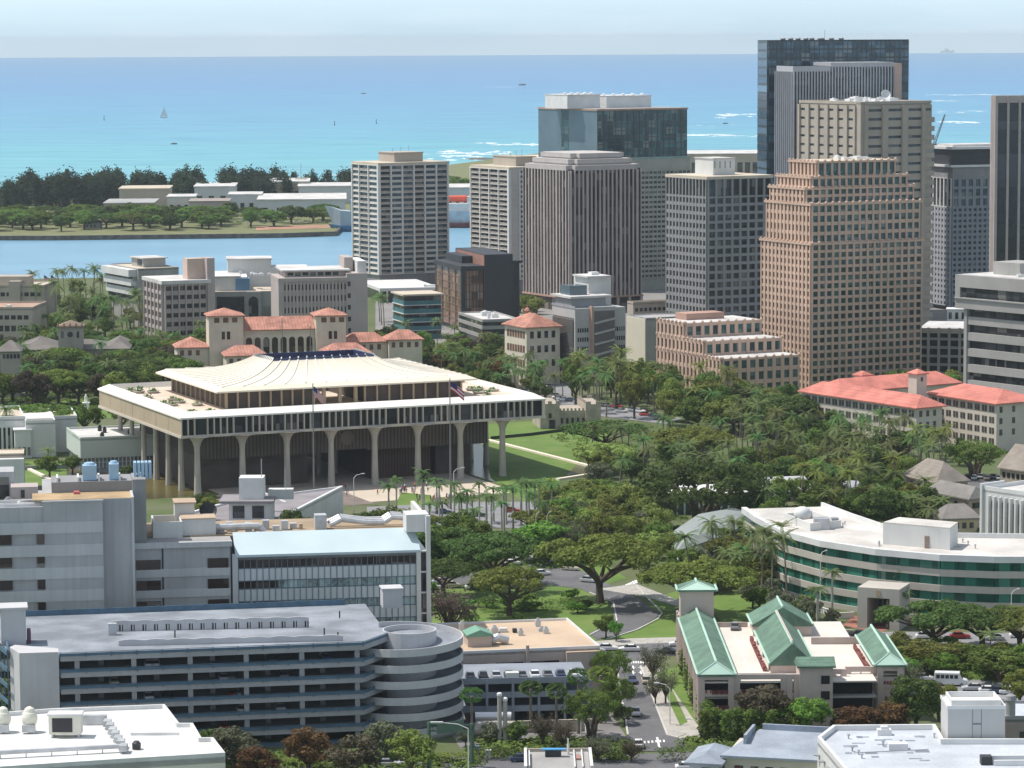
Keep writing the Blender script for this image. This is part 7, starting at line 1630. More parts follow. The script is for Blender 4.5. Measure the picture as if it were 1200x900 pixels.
# hand placed trees: kind, base pixel x, base pixel y, width m, height m, foliage, zone
PARK = 'in the park between the road and the tan roof'
for a_ in [
 ('umbrella', 704, 707, 30, 15.5, 'umbrella', 'beside the curving asphalt road'), ('umbrella', 597, 722, 20, 10.5, 'umbrella', 'behind the tan-roofed building'), ('umbrella', 822, 722, 27, 12, 'umbrella', 'behind the tall green-roofed lift tower'),
 ('banyan', 825, 624, 38, 21, 'dark', 'above the white colonnade'), ('umbrella', 578, 690, 24, 13, 'dark', 'left of the curving road'), ('round', 640, 660, 20, 11, 'bright', 'behind the big umbrella tree'), ('umbrella', 520, 700, 17, 9, 'dark', 'right of the hospital wing'),
 ('bare', 528, 750, 13, 11, 'grey', 'between the hospital wing and the park'), ('bare', 668, 660, 12, 11, 'silver', 'behind the big umbrella tree'), ('round', 735, 650, 13, 11, 'olive', 'before the white colonnade'), ('round', 760, 668, 11, 10, 'yellow', 'before the white colonnade'),
 ('umbrella', 708, 533, 27, 10.5, 'dark', 'on the green lawn right of the capitol'), ('umbrella', 810, 548, 25, 12, 'olive', 'among palms right of the capitol lawn'), ('umbrella', 706, 556, 22, 9, 'yellow', 'at the near edge of the capitol lawn'), ('umbrella', 915, 510, 28, 13, 'dark', 'below the pink granite tower'),
 ('banyan', 1142, 560, 22, 12, 'mid', 'before the coral-roofed wings'), ('umbrella', 1058, 545, 20, 10, 'dark', 'before the coral-roofed wings'), ('round', 1040, 625, 16, 13, 'dark', 'behind the curved glass building'), ('round', 1082, 616, 11, 11, 'dark', 'behind the curved glass building'),
 ('umbrella', 1095, 765, 25, 10.5, 'dark', 'before the curved green glass building'), ('umbrella', 1150, 763, 22, 9.5, 'dark', 'before the curved green glass building'), ('umbrella', 1195, 765, 20, 9.5, 'umbrella', 'before the curved green glass building'), ('round', 1086, 790, 15, 7, 'olive', 'right of the green-roofed garage'), ('round', 1170, 800, 15, 7, 'mid', 'right of the green-roofed garage'), ('coco', 1160, 782, 7, 7.5, 'palm', 'right of the green-roofed garage'),
 ('umbrella', 50, 522, 28, 13, 'mid', 'left of the capitol'), ('round', 100, 510, 13, 11, 'mid', 'left of the capitol'), ('round', 145, 505, 12, 10, 'olive', 'left of the capitol'), ('round', 15, 505, 12, 10, 'dark', 'left of the capitol'),
 ('round', 305, 665, 14, 10, 'mid', 'before the capitol plaza'), ('round', 280, 660, 10, 8, 'mid', 'before the capitol plaza'), ('round', 330, 650, 9, 7.5, 'dark', 'before the capitol plaza'), ('umbrella', 492, 630, 12, 6, 'yellow', 'before the capitol plaza'), ('umbrella', 620, 625, 10, 6, 'olive', 'before the capitol plaza'),
 ('umbrella', 40, 860, 13, 8.0, 'dark', 'behind the bright white roof'), ('umbrella', 8, 850, 12, 9., 'olive', 'behind the bright white roof'), ('round', 60, 858, 9, 6, 'olive', 'behind the bright white roof'),
 ('round', 275, 905, 11, 8.5, 'silver', 'below the spiral-ramp garage'), ('round', 302, 916, 9, 6.5, 'rust', 'below the spiral-ramp garage'), ('round', 362, 910, 11.5, 9, 'rust', 'below the spiral-ramp garage'), ('round', 414, 915, 12, 8.6, 'purple', 'below the spiral-ramp garage'), ('round', 452, 893, 9.5, 8., 'silver', 'below the spiral-ramp garage'), ('round', 482, 910, 11, 8.6, 'olive', 'below the spiral-ramp garage'), ('round', 250, 895, 9, 7, 'dark', 'below the spiral-ramp garage'),
 ('fan', 553, 868, 5.4, 9.6, 'royal', 'around the storage tanks'), ('fan', 622, 858, 5.2, 9.4, 'royal', 'around the storage tanks'), ('fan', 652, 868, 4.8, 10.4, 'royal', 'around the storage tanks'), ('fan', 678, 860, 5, 12., 'royal', 'around the storage tanks'), ('fan', 704, 848, 6, 10.6, 'olive', 'around the storage tanks'),
 ('banyan', 693, 868, 12, 10.5, 'mid', 'beside the street below the tan roof'), ('banyan', 716, 814, 9.5, 10, 'bright', 'beside the street below the tan roof'), ('banyan', 722, 840, 8, 8.5, 'mid', 'beside the street below the tan roof'), ('round', 732, 850, 4, 4.2, 'dark', 'beside the street below the tan roof'),
 ('round', 574, 872, 5, 4.2, 'silver', 'around the storage tanks'), ('round', 606, 872, 6, 4.6, 'mid', 'around the storage tanks'), ('round', 546, 876, 4, 3.6, 'silver', 'around the storage tanks'), ('bare', 636, 876, 6, 6.4, 'purple', 'around the storage tanks'), ('bare', 660, 880, 6, 5.4, 'purple', 'around the storage tanks'), ('bare', 700, 893, 7, 4.6, 'silver', 'around the storage tanks'), ('bare', 740, 893, 6, 4, 'purple', 'around the storage tanks'),
 ('round', 710, 748, 5.4, 5.6, 'mid', 'at the corner of the tan-roofed building'), ('round', 722, 752, 3.6, 5, 'bright', 'at the corner of the tan-roofed building'),
 ('bare', 765, 800, 7, 7.4, 'silver', 'between street and green-roofed garage'), ('bare', 780, 825, 6, 7, 'silver', 'between street and green-roofed garage'), ('bare', 768, 826, 5, 6, 'silver', 'between street and green-roofed garage'),
 ('round', 895, 864, 12, 10.5, 'purple', 'before the green-roofed garage'), ('round', 942, 866, 11.5, 8.4, 'bright', 'before the green-roofed garage'), ('round', 920, 868, 8, 6.5, 'mid', 'before the green-roofed garage'), ('round', 1008, 868, 11, 7.0, 'rust', 'before the green-roofed garage'), ('round', 1042, 866, 11, 7.4, 'rust', 'before the green-roofed garage'), ('round', 1074, 862, 12, 12, 'dark', 'before the green-roofed garage'), ('round', 988, 866, 6, 5, 'purple', 'before the green-roofed garage'), ('round', 1100, 845, 9, 8, 'olive', 'before the green-roofed garage'), ('bare', 1066, 812, 7, 6, 'silver', 'right of the green-roofed garage'), ('round', 1195, 830, 9, 8, 'olive', 'right of the green-roofed garage'), ('round', 1190, 852, 6, 4, 'rust', 'right of the green-roofed garage'),
 ('royal', 1100, 712, 7, 14, 'palm', 'before the curved glass facade'), ('royal', 975, 728, 6, 13, 'palm', 'before the curved glass facade'), ('royal', 1062, 722, 6, 12, 'palm', 'before the curved glass facade'), ('royal', 958, 735, 6.5, 10, 'royal', 'before the curved glass facade'), ('royal', 1040, 735, 6, 8, 'royal', 'before the curved glass facade'), ('royal', 1056, 735, 6, 9, 'royal', 'before the curved glass facade'), ('coco', 1110, 715, 8, 15, 'palm', 'before the curved glass facade'), ('round', 1130, 720, 13, 9, 'silver', 'before the curved glass facade'), ('round', 1165, 712, 12, 12, 'olive', 'before the curved glass facade'), ('round', 1195, 712, 11, 13, 'silver', 'before the curved glass facade'),
 ('round', 1160, 640, 9, 6, 'mid', 'behind the curved glass building'), ('column', 1124, 545, 3.4, 9, 'dark', 'before the coral-roofed wings'),
 ('coco', 60, 552, 7, 7, 'palm', 'beside the small left lawn'), ('round', 58, 560, 9, 7.4, 'mid', 'beside the small left lawn'), ('coco', 17, 545, 8, 5, 'royal', 'beside the small left lawn'), ('round', 85, 555, 7, 6, 'mid', 'beside the small left lawn'), ('coco', 10, 530, 7, 15, 'royal', 'beside the small left lawn'), ('round', 150, 560, 6, 4, 'royal', 'beside the small left lawn'),
 ('round', 75, 420, 12, 11, 'dark', 'around the old palace tower'), ]: tp(*a_)
for i in range(9): tp('column', 802+i*3.2-(0 if i < 5 else -2)+(i % 2)*2, 795+i*9, 2.6, 6.4, 'mid', 'beside the green-roofed garage left wall')
for i in range(7): tp('column', 826+i*13, 872-(i % 2)*3, 2.6, 6.8, 'mid', 'under the green-roofed garage front')
for a_ in ((796, 668, 10, 10, 'olive'), (828, 662, 10, 9, 'mid'), (850, 652, 9, 9, 'silver'), (872, 648, 9, 10, 'mid'), (815, 684, 9, 8, 'yellow'), (770, 655, 10, 10, 'mid')): tp('round', a_[0], a_[1], a_[2], a_[3], a_[4], 'before the vaulted grey roof')
for px, yb, h_ in ((838, 678, 15), (893, 700, 17), (905, 712, 16), (922, 715, 18), (880, 690, 15), (912, 690, 16), (862, 668, 13)): tp('coco', px, yb, 8, h_, 'palm', 'before the left end of the curved building')
# rows of royal palms before the capitol
rp = random.Random(5)
for i in range(24):
    px = 455+i*8.3+rp.uniform(-3, 3); yb = (612 if i % 2 else 628)+rp.uniform(-6, 6)-(12 if px < 500 else 0)
    if 470 < px < 490: continue
    tp('royal', px, yb, rp.uniform(5.2, 6.4), rp.uniform(10.5, 13.5), 'royal', 'before the capitol plaza')
for px, yb, h_ in ((588, 640, 13), (541, 630, 12), (576, 632, 13), (556, 640, 11), (617, 618, 14), (632, 612, 13), (495, 600, 13), (512, 602, 11)): tp('royal', px, yb, 5.8, h_, 'royal', 'before the capitol plaza')
# sprawling growth filled zone by zone
def zone(poly, n, mix, name, seed, mind=5.):
    r = random.Random(seed); xs = [p[0] for p in poly]; ys = [p[1] for p in poly]; placed = []; tries = 0
    while len(placed) < n and tries < n*60:
        tries += 1; px, py = r.uniform(min(xs), max(xs)), r.uniform(min(ys), max(ys))
        if not inside((px, py), poly): continue
        p = W(px, py, 0)
        if any((p.x-q[0])**2+(p.y-q[1])**2 < mind**2 for q in placed): continue
        if any(inside((p.x, p.y), f) for f in FOOT): continue
        placed.append((p.x, p.y)); k = r.random(); 
        for (pr_, kind, w0, w1, h0, h1, cols) in mix:
            if k < pr_: break
            k -= pr_
        tree(kind, p.x, p.y, r.uniform(w0, w1), r.uniform(h0, h1), r.choice(cols), name)
zone([(0, 392), (45, 385), (130, 372), (235, 398), (270, 425), (200, 428), (0, 424)], 60, [(.5, 'round', 9, 14, 8, 12, ['mid', 'olive', 'dark']), (.5, 'coco', 7, 8.5, 11, 14, ['palm', 'royal'])], 'behind the old palace at the left', 31, 5)
zone([(30, 352), (150, 346), (172, 392), (125, 395), (42, 380)], 42, [(.7, 'coco', 8, 10, 15, 19, ['palm', 'royal']), (.3, 'round', 9, 12, 8, 11, ['mid'])], 'by the harbour left of the federal offices', 32, 6)
zone([(0, 428), (150, 424), (300, 436), (430, 436), (300, 452), (235, 450), (180, 466), (130, 480), (0, 478)], 80, [(.45, 'round', 11, 17, 10, 14, ['dark', 'mid', 'dark', 'purple', 'dark', 'olive']), (.3, 'umbrella', 17, 24, 10, 13, ['mid', 'umbrella', 'dark']), (.25, 'coco', 7, 8.5, 10, 15, ['palm', 'royal'])], 'left of the capitol roof', 33, 5.2)
zone([(430, 425), (600, 432), (640, 462), (635, 480), (600, 474), (500, 445), (430, 440)], 58, [(.55, 'round', 7, 12, 8, 11.5, ['mid', 'olive', 'dark', 'rust']), (.45, 'coco', 7, 8.5, 9, 14, ['palm', 'royal'])], 'behind the capitol roof right half', 34, 4.6)
zone([(440, 404), (600, 410), (600, 428), (440, 422)], 20, [(.6, 'round', 8, 13, 8, 11, ['mid', 'olive', 'purple']), (.4, 'coco', 7, 8, 10, 13, ['palm'])], 'below the teal and brown office blocks', 35, 7)
zone([(600, 462), (640, 455), (700, 482), (640, 488), (615, 480)], 8, [(1, 'coco', 7, 8, 12, 15, ['palm', 'royal'])], 'beside the castle-like barracks', 36, 6)
zone([(645, 458), (740, 462), (800, 480), (870, 488), (870, 500), (780, 500), (700, 490)], 44, [(.6, 'coco', 8, 9.5, 12, 18, ['palm', 'royal', 'olive']), (.4, 'round', 9, 13, 12, 17, ['mid', 'olive'])], 'before the pink stepped podium', 37, 5)
zone([(690, 545), (760, 520), (860, 520), (900, 545), (900, 590), (860, 585), (760, 590), (690, 600)], 44, [(.55, 'coco', 7, 8.5, 9, 14, ['palm', 'royal']), (.45, 'round', 8, 12, 6, 9, ['mid', 'olive', 'silver', 'dark'])], 'between the capitol lawn and the banyan', 38, 5)
zone([(860, 500), (950, 510), (1110, 540), (1110, 560), (1075, 590), (990, 610), (900, 590), (880, 550)], 120, [(.58, 'coco', 7, 9, 9, 16, ['palm', 'royal', 'palm', 'olive']), (.42, 'round', 8, 13, 6, 11, ['dark', 'mid', 'olive'])], 'before the coral-roofed wings', 39, 4.4)
zone([(640, 600), (700, 590), (760, 605), (775, 640), (720, 660), (650, 640), (636, 618)], 34, [(.8, 'round', 8, 14, 7, 12, ['yellow', 'olive', 'mid', 'yellow']), (.2, 'bare', 8, 11, 7, 9, ['silver'])], 'right of the plaza palms', 40, 4.6)
zone([(790, 655), (890, 640), (912, 668), (905, 700), (860, 700), (800, 690)], 30, [(.6, 'round', 8, 12, 7, 10, ['olive', 'mid', 'yellow', 'silver']), (.4, 'coco', 7, 8.5, 10, 14, ['palm', 'royal'])], 'left of the curved glass building', 41, 4.5)
zone([(870, 700), (955, 715), (990, 735), (960, 745), (900, 735)], 10, [(.5, 'shrub', 4, 6, 2.5, 4, ['mid', 'silver']), (.5, 'round', 6, 8, 5, 7, ['silver', 'mid'])], 'below the curved green glass facade', 42, 5)
zone([(930, 560), (1045, 590), (1100, 600), (1160, 630), (1100, 640), (1020, 622), (990, 612), (930, 600)], 34, [(.75, 'round', 8, 12, 6, 9, ['mid', 'bright', 'dark', 'olive']), (.25, 'coco', 7, 8, 8, 11, ['palm'])], 'behind the curved glass building', 43, 5)
zone([(175, 640), (200, 608), (255, 586), (285, 590), (230, 620)], 8, [(1, 'round', 6, 9, 4, 6, ['mid', 'dark', 'olive'])], 'between the pool and the grey chapel block', 44, 5)
zone([(330, 645), (500, 636), (560, 652), (545, 672), (500, 676), (340, 668)], 26, [(1, 'round', 10, 14, 8.5, 11.5, ['dark', 'mid', 'dark'])], 'behind the hospital wing', 45, 6)
zone([(590, 398), (640, 392), (650, 410), (600, 415)], 4, [(1, 'coco', 7, 8, 9, 12, ['palm'])], 'beside the tiled old building', 46, 6)
zone([(1040, 452), (1130, 458), (1120, 470), (1050, 462)], 8, [(1, 'round', 9, 13, 7, 9, ['bright', 'yellow'])], 'behind the coral roofed building', 47, 6)
zone([(600, 364), (640, 364), (640, 374), (600, 374)], 5, [(1, 'round', 8, 12, 7, 9, ['olive', 'yellow'])], 'at the foot of the black cladded tower', 48, 7)
zone([(440, 372), (515, 372), (515, 384), (440, 384)], 6, [(1, 'coco', 8, 9, 12, 15, ['royal'])], 'under the white podium', 49, 7)
zone([(1040, 772), (1210, 772), (1210, 796), (1050, 800)], 12, [(1, 'round', 6, 11, 4, 6.5, ['mid', 'olive', 'bright'])], 'between the lower right roads', 50, 6)
zone([(500, 690), (570, 700), (690, 700), (690, 720), (600, 735), (500, 735)], 14, [(1, 'shrub', 4, 7, 2, 3.4, ['mid', 'dark', 'bright'])], 'behind the tan-roofed building', 51, 4)
# island
zone([(20, 237), (130, 232), (330, 230), (330, 236), (100, 243), (20, 244)], 80, [(1, 'iron', 15, 22, 15, 24, ['iron'])], 'in the windbreak on the island', 60, 9)
zone([(-20, 243), (40, 240), (50, 247), (-20, 252)], 7, [(1, 'iron', 13, 17, 18, 24, ['iron'])], 'at the left end of the island windbreak', 61, 12)
zone([(330, 228), (415, 226), (415, 233), (330, 236)], 12, [(1, 'iron', 12, 17, 14, 20, ['iron'])], 'around the island tower', 62, 13)
zone([(-10, 258), (180, 256), (390, 256), (395, 264), (200, 270), (-10, 272)], 70, [(.8, 'round', 15, 24, 9, 14, ['mid', 'dark', 'mid']), (.2, 'umbrella', 18, 28, 9, 12, ['dark', 'mid'])], 'along the near shore of the island', 63, 12)
zone([(524, 222), (556, 222), (556, 240), (524, 240)], 10, [(1, 'round', 18, 28, 12, 17, ['mid', 'dark'])], 'on the island between the apartment towers', 64, 12)
zone([(800, 478), (935, 488), (935, 512), (860, 520), (800, 505)], 20, [(.7, 'round', 11, 16, 10, 13, ['dark', 'mid', 'olive']), (.3, 'coco', 7, 9, 10, 14, ['palm'])], 'below the pink granite tower', 70, 6)
zone([(740, 600), (790, 610), (790, 640), (745, 650)], 5, [(1, 'round', 9, 13, 9, 12, ['mid', 'silver', 'olive'])], 'left of the banyan', 71, 6)
zone([(870, 615), (905, 600), (905, 650), (880, 650)], 6, [(.6, 'round', 9, 12, 9, 13, ['mid', 'dark']), (.4, 'coco', 7, 9, 12, 16, ['palm'])], 'right of the banyan', 72, 6)
# labels: sort every zone and kind from left to right
from collections import defaultdict
grp = defaultdict(list)
for root_, kind, col, zn in TREES: grp[(kind, col, zn)].append(root_)
allz = defaultdict(int)
for (kind, col, zn), L_ in grp.items():
    L_.sort(key=lambda o: PIX(o.location)[0])
    for i, o in enumerate(L_):
        kn = ('%s %s' % (ADJ[col], KN[kind])).replace('flat-topped green umbrella', 'flat-topped umbrella')
        if len(L_) == 1: lb = '%s %s' % (kn, zn)
        elif len(L_) == 2: lb = '%s %s %s' % (('left' if i == 0 else 'right'), kn, zn)
        else: lb = '%s %s from left, %s' % (ordn(i), kn, zn)
        tag(o, lb, 'palm' if kind in ('coco', 'royal', 'fan') else ('shrub' if kind == 'shrub' else 'tree'), ('palms ' if kind in ('coco', 'royal', 'fan') else 'trees ')+zn)
print('TREES', len(TREES))
# ground cover: low growth nobody could count
gcr = random.Random(90); mb = MB()
for poly_, n_ in (([(640, 500), (860, 500), (1110, 545), (1150, 640), (1000, 620), (900, 610), (780, 640), (640, 640), (690, 560)], 900), ([(0, 400), (270, 410), (430, 440), (230, 455), (130, 482), (0, 480)], 700), ([(430, 405), (600, 415), (640, 470), (500, 448), (430, 440)], 350), ([(500, 640), (650, 630), (730, 655), (660, 665), (500, 680)], 250), ([(560, 865), (735, 870), (735, 890), (560, 888)], 160), ([(800, 868), (1100, 862), (1100, 880), (800, 876)], 200), ([(1040, 765), (1200, 770), (1200, 800), (1060, 796)], 200), ([(230, 885), (560, 885), (560, 905), (230, 905)], 160), ([(0, 262), (390, 262), (395, 258), (0, 256)], 120)):
    xs = [p[0] for p in poly_]; ys = [p[1] for p in poly_]; k = 0; tries = 0
    while k < n_ and tries < n_*8:
        tries += 1; px, py = gcr.uniform(min(xs), max(xs)), gcr.uniform(min(ys), max(ys))
        if not inside((px, py), poly_): continue
        p = W(px, py, 0)
        if any(inside((p.x, p.y), f) for f in FOOT): continue
        k += 1; R_ = gcr.uniform(1, 3.2)
        for j in range(26):
            d = Vector((gcr.gauss(0, 1), gcr.gauss(0, 1), abs(gcr.gauss(0, .6)))).normalized(); leafquad(mb, p+Vector((d.x*R_, d.y*R_, d.z*R_*.55)), (d+Vector((0, 0, .5))).normalized(), .42, gcr)
tag(mb.build('ground_cover', LM['mid']), 'low shrubs and undergrowth between the trees', 'ground cover', kind='stuff')
# hedges
hm = LM['dark']
def hedge(pix0, pix1, wd, ht, lab, m='dark', seed=1):
    r = random.Random(seed); p, q = W(*pix0), W(*pix1); L_ = (q-p).length; mb = MB(); d = (q-p)/L_; nrm = Vector((-d.y, d.x, 0)); n = int(L_*60)
    for i in range(n):
        c = p+d*r.uniform(0, L_)+nrm*r.uniform(-wd/2, wd/2)+Vector((0, 0, ht*r.random()**.5)); leafquad(mb, c-p, Vector((r.gauss(0, .6), r.gauss(0, .6), 1)).normalized(), .22, r)
    mb2 = MB(); o = mb.build('hedge', LM[m]); o.location = p; tag(o, lab, 'hedge')
hedge((770, 893), (868, 884), 3, 2.4, 'long dark clipped hedge beside the lower street corner', 'dark', 1)
hedge((545, 889), (735, 893), 3, 2.0, 'dark hedge between the spiral ramp and the street', 'dark', 2)
hedge((560, 716), (690, 712), 6, 2., 'low dark planting along the park lawn', 'mid', 3)
hedge((300, 900), (560, 892), 3, 1.6, 'low hedge along the foot of the garage', 'olive', 4)
# ================================================================ VEHICLES
tyre = mat('tyre', (.02, .02, .02), .9); carglass = mat('car_glass', (.02, .025, .03), .1, .1); chrome = mat('headlight_glass', (.7, .7, .65), .3)
def carmesh(kind):
    b_ = MB(); g_ = MB()
    # cross sections along x: (x, halfwidth, z bottom, z top)
    if kind == 'car': L2, bodyt, roof, x = 2.25, .92, 1.42, [(-2.25, .70, .45, .78), (-2.1, .86, .3, .9), (-1.2, .9, .28, .95), (.9, .9, .28, .93), (1.9, .86, .3, .78), (2.25, .68, .4, .66)]
    else: x = [(-3.4, .95, .5, 2.5), (-3.3, 1.08, .35, 2.75), (1.6, 1.08, .35, 2.75), (2.2, 1.05, .35, 1.5), (3.0, 1.0, .35, 1.3), (3.3, .85, .45, 1.05)]
    for i, (xx, hw, z0, z1) in enumerate(x): b_.v += [(xx, -hw, z0), (xx, hw, z0), (xx, hw*.98, z1-.12), (xx, hw*.9, z1), (xx, -hw*.9, z1), (xx, -hw*.98, z1-.12)]
    n = 6
    for i in range(len(x)-1):
        for e in range(n): b_.f.append((i*n+e, i*n+(e+1)%n, (i+1)*n+(e+1)%n, (i+1)*n+e)); b_.mi.append(0)
    b_.f.append(tuple(range(n-1, -1, -1))); b_.mi.append(0); m_ = (len(x)-1)*n; b_.f.append(tuple(m_+e for e in range(n))); b_.mi.append(0)
    if kind == 'car':
        pb_ = [(-1.75, .80, .88), (-1.1, .68, 1.40), (.25, .68, 1.42), (1.05, .80, .88)]
        for (xx, hw, z) in pb_: g_.v += [(xx, -hw, z), (xx, hw, z)]
        g_.f = [(0,2,3,1), (2,4,5,3), (4,6,7,5), (0,6,4,2), (1,3,5,7), (0,1,7,6)]; g_.mi = [0]*6
        b_.box(-1.08, .24, -.66, .66, 1.38, 1.455)
    else:
        for i in range(5): g_.box(-3+i*.9, -2.3+i*.9, -1.1, 1.1, 1.55, 2.3)
        g_.hexa([(1.62, -.95, 1.5), (2.25, -.95, 1.5), (2.25, .95, 1.5), (1.62, .95, 1.5), (1.62, -.9, 2.5), (1.75, -.9, 2.5), (1.75, .9, 2.5), (1.62, .9, 2.5)])
    return b_, g_
def lathe_y(r, w_):
    q = MB(); q.tube((0, -w_/2, 0), (0, w_/2, 0), r, n=12); q.tube((0, -w_/2-.01, 0), (0, w_/2+.01, 0), r*.55, n=10); return q
CM = {}
for k in ('car', 'bus'):
    b_, g_ = carmesh(k); CM[k] = (b_, g_.mesh('window_band', carglass))
wheel = lathe_y(.33, .24).mesh('wheel', tyre); rim = lathe_y(.36, .25); rim = MB().tube((0, -.135, 0), (0, .135, 0), .19, n=8).mesh('rim', metal); hl = MB().box(-.04, .04, -.16, .16, -.08, .08).mesh('headlight', chrome)
BM = {}
CARC = {'white': (.75, .75, .75), 'silver': (.45, .46, .48), 'black': (.02, .02, .024), 'dark blue': (.04, .06, .12), 'red': (.35, .03, .03), 'grey': (.2, .2, .21), 'beige': (.5, .45, .36)}
def vehicle(p, rz, colr, lab, kind='car', group=None):
    t = thing('parked_car' if kind == 'car' else 'minibus', lab, 'car' if kind == 'car' else 'minibus', p, rz, group)
    if (kind, colr) not in BM: BM[(kind, colr)] = CM[kind][0].mesh('body', mat('car_paint_'+colr.replace(' ', '_'), CARC[colr], .3, .03, spec=.6))
    link('body', BM[(kind, colr)], t); link('window_band', CM[kind][1], t)
    s_ = 1 if kind == 'car' else 1.45
    for x, y in ((-1.4*s_, -.82*s_*.9), (-1.4*s_, .82*s_*.9), (1.4*s_, -.82*s_*.9), (1.4*s_, .82*s_*.9)): link('rim', rim, link('wheel', wheel, t, (x, y, .33)))
    for y in (-.55, .55): link('headlight', hl, t, ((2.2 if kind == 'car' else 3.28), y, .6 if kind == 'car' else .85))
    return t
def vp(px, py, z, rz, colr, lab, **k): p = W(px, py, z); return vehicle((p.x, p.y, z), radians(rz), colr, lab, **k)
vp(947+7, 747, 8.62, 5, 'black', 'black saloon parked on the open deck of the green-roofed garage') if False else None
def gdeck(x, y, rz, colr, lab):
    x *= .86; y *= .81; q = GG.location; vehicle((q.x+x, q.y+y, 8.62), radians(rz), colr, lab)
gdeck(12.2, Dp-17.5, 84, 'grey', 'grey car parked alone at the rear of the green-roofed garage deck')
p = W(966, 743, 0.13); vehicle((p.x, p.y, .13), radians(-5), 'black', 'black saloon on the street right behind the green-roofed garage')
vp(958, 738, .13, 178, 'grey', 'grey car partly hidden behind the middle green roof')
vp(1072, 768, .13, 0, 'white', 'x') if False else None
vp(1083, 797, .13, -8, 'white', 'white car with dark stripe on the road right of the green-roofed garage'); vp(1115, 803, .13, -10, 'white', 'white minibus on the road right of the green-roofed garage', kind='bus'); vp(1055, 795, .13, 0, 'white', 'white car half hidden by the bare tree right of the green-roofed garage')
for i, (px, c_) in enumerate(((1160, 'white'), (1172, 'dark blue'), (1184, 'white'))): vp(px, 812+i*.6, .13, -5, c_, ['white car at the left of the trio on the lower right road', 'dark blue car in the middle of the trio on the lower right road', 'white car at the right of the trio on the lower right road'][i])
vp(748, 875, .13, 92, 'white', 'white car waiting at the foot of the street'); vp(780, 766, .13, 165, 'black', 'black car turning at the top of the street'); vp(796, 757, .13, 175, 'white', 'white car behind the black turning car'); vp(700, 770, .13, 10, 'white', 'white car at the corner of the tan-roofed building'); vp(697, 765, .13, 10, 'silver', 'silver car at the corner of the tan-roofed building')
vp(675, 895, .13, 5, 'white', 'white car below the hedge, left of the small service building') if False else None
vp(612, 892, .13, 2, 'dark blue', 'dark car behind the low hedge at the foot of the spiral ramp'); vp(480, 897, .13, 2, 'white', 'white car among the trees below the spiral ramp'); vp(455, 898, .13, 2, 'silver', 'silver car among the trees below the spiral ramp')
vp(806, 902, .13, 4, 'white', 'white car at the bottom edge beside the low porch')
for i in range(9):
    t_ = i/8; p = dkf.C+dkf.u*(2+t_*(dkf.a-5))+dkf.v*3; c_ = ['grey', 'black', 'silver', 'black', 'grey', 'white', 'grey', 'dark blue', 'white'][i]; vehicle((p.x, p.y, dkf.h-.08), radians(95), c_, '%s car, %s from left on the top level of the small parking deck' % (c_, ordn(i)), group='cars on the small parking deck')
r_ = random.Random(9); cc = ['white', 'silver', 'black', 'dark blue', 'red', 'grey', 'beige']
for i in range(12): c_ = r_.choice(cc); vp(1112+i*7.4, 562-(i % 2)*1.5, .12, 80, c_, '%s car, %s from left in the car park row before the stone church' % (c_, ordn(i)), group='cars in the church car park row')
for i in range(22):
    t_ = i/21; px = 598+t_*185+r_.uniform(-2, 2); py = 455+t_*37+r_.uniform(-2.6, 3); c_ = r_.choice(cc); vp(px, py, .13, -28, c_, '%s car, %s from left along the boulevard before the stepped podium' % (c_, ordn(i)), group='cars on the boulevard')
for i in range(6):
    c_ = r_.choice(cc); vp(636+i*3.2+r_.uniform(-1, 1), 468-i*7, .13, 60, c_, '%s car, %s from the front in the side street behind the castle-like barracks' % (c_, ordn(i)), group='cars in the side street')
for px, py, c_, lb in ((505, 690, 'white', 'white car at the right end of the hospital wing'), (517, 684, 'silver', 'silver car just right of the hospital wing'), (556, 690, 'white', 'white car under the dark umbrella tree left of the curving road'), (500, 640, 'grey', 'grey car behind the dark tree row by the hospital wing')): vp(px, py, .13, 8, c_, lb)
for i in range(14): c_ = r_.choice(['white', 'silver', 'white', 'dark blue']); vp(195+i*12.5+r_.uniform(-3, 3), 260.5+r_.uniform(-1, 1), -.05, 5, c_, '%s car, %s from left among the trees on the island shore' % (c_, ordn(i)), group='cars on the island')
lots = [('on the curving park road', [(600, 662, 20), (635, 674, 20), (668, 668, -20), (690, 682, -30), (560, 690, 5), (530, 688, 5)]), ('on the road behind the green-roofed garage', [(1005, 746, 170), (1030, 750, 172), (1085, 748, 0), (1125, 748, 0), (1165, 750, 180), (1195, 747, 0)]), ('on the street beside the clipped trees', [(757, 800, 92), (741, 800, -90), (745, 838, -90), (712, 762, 0), (737, 763, 180)]), ('on the plaza street', [(560, 605, 0), (600, 600, 0), (640, 606, 180), (668, 612, 0), (520, 602, 0)]), ('on the lower right road', [(1140, 809, 175), (1070, 803, -5), (1090, 806, 175)]), ('beside the fence of the capitol lawn', [(650, 590, 20), (662, 596, 20)])]
for zn_, L_ in lots:
    by = {}
    for px, py, rz in sorted(L_):
        c_ = r_.choice(cc); by[c_] = by.get(c_, 0)+1; vp(px, py, .13, rz, c_, '%s car, %s %s car from left %s' % (c_, ordn(by[c_]-1), c_, zn_), group='cars '+zn_)
for k_ in range(1, 7):
    for i, x_ in enumerate(sorted(r_.uniform(3, 51) for _ in range(4))):
        p = GB.C+GB.u*x_+GB.v*4.2; c_ = r_.choice(cc); vehicle((p.x, p.y, 18.5-k_*3.05-.35), radians(100), c_, '%s car inside the hospital garage, %s from left on the %s level down' % (c_, ordn(i), ORD[k_-1]), group='cars inside the hospital garage')
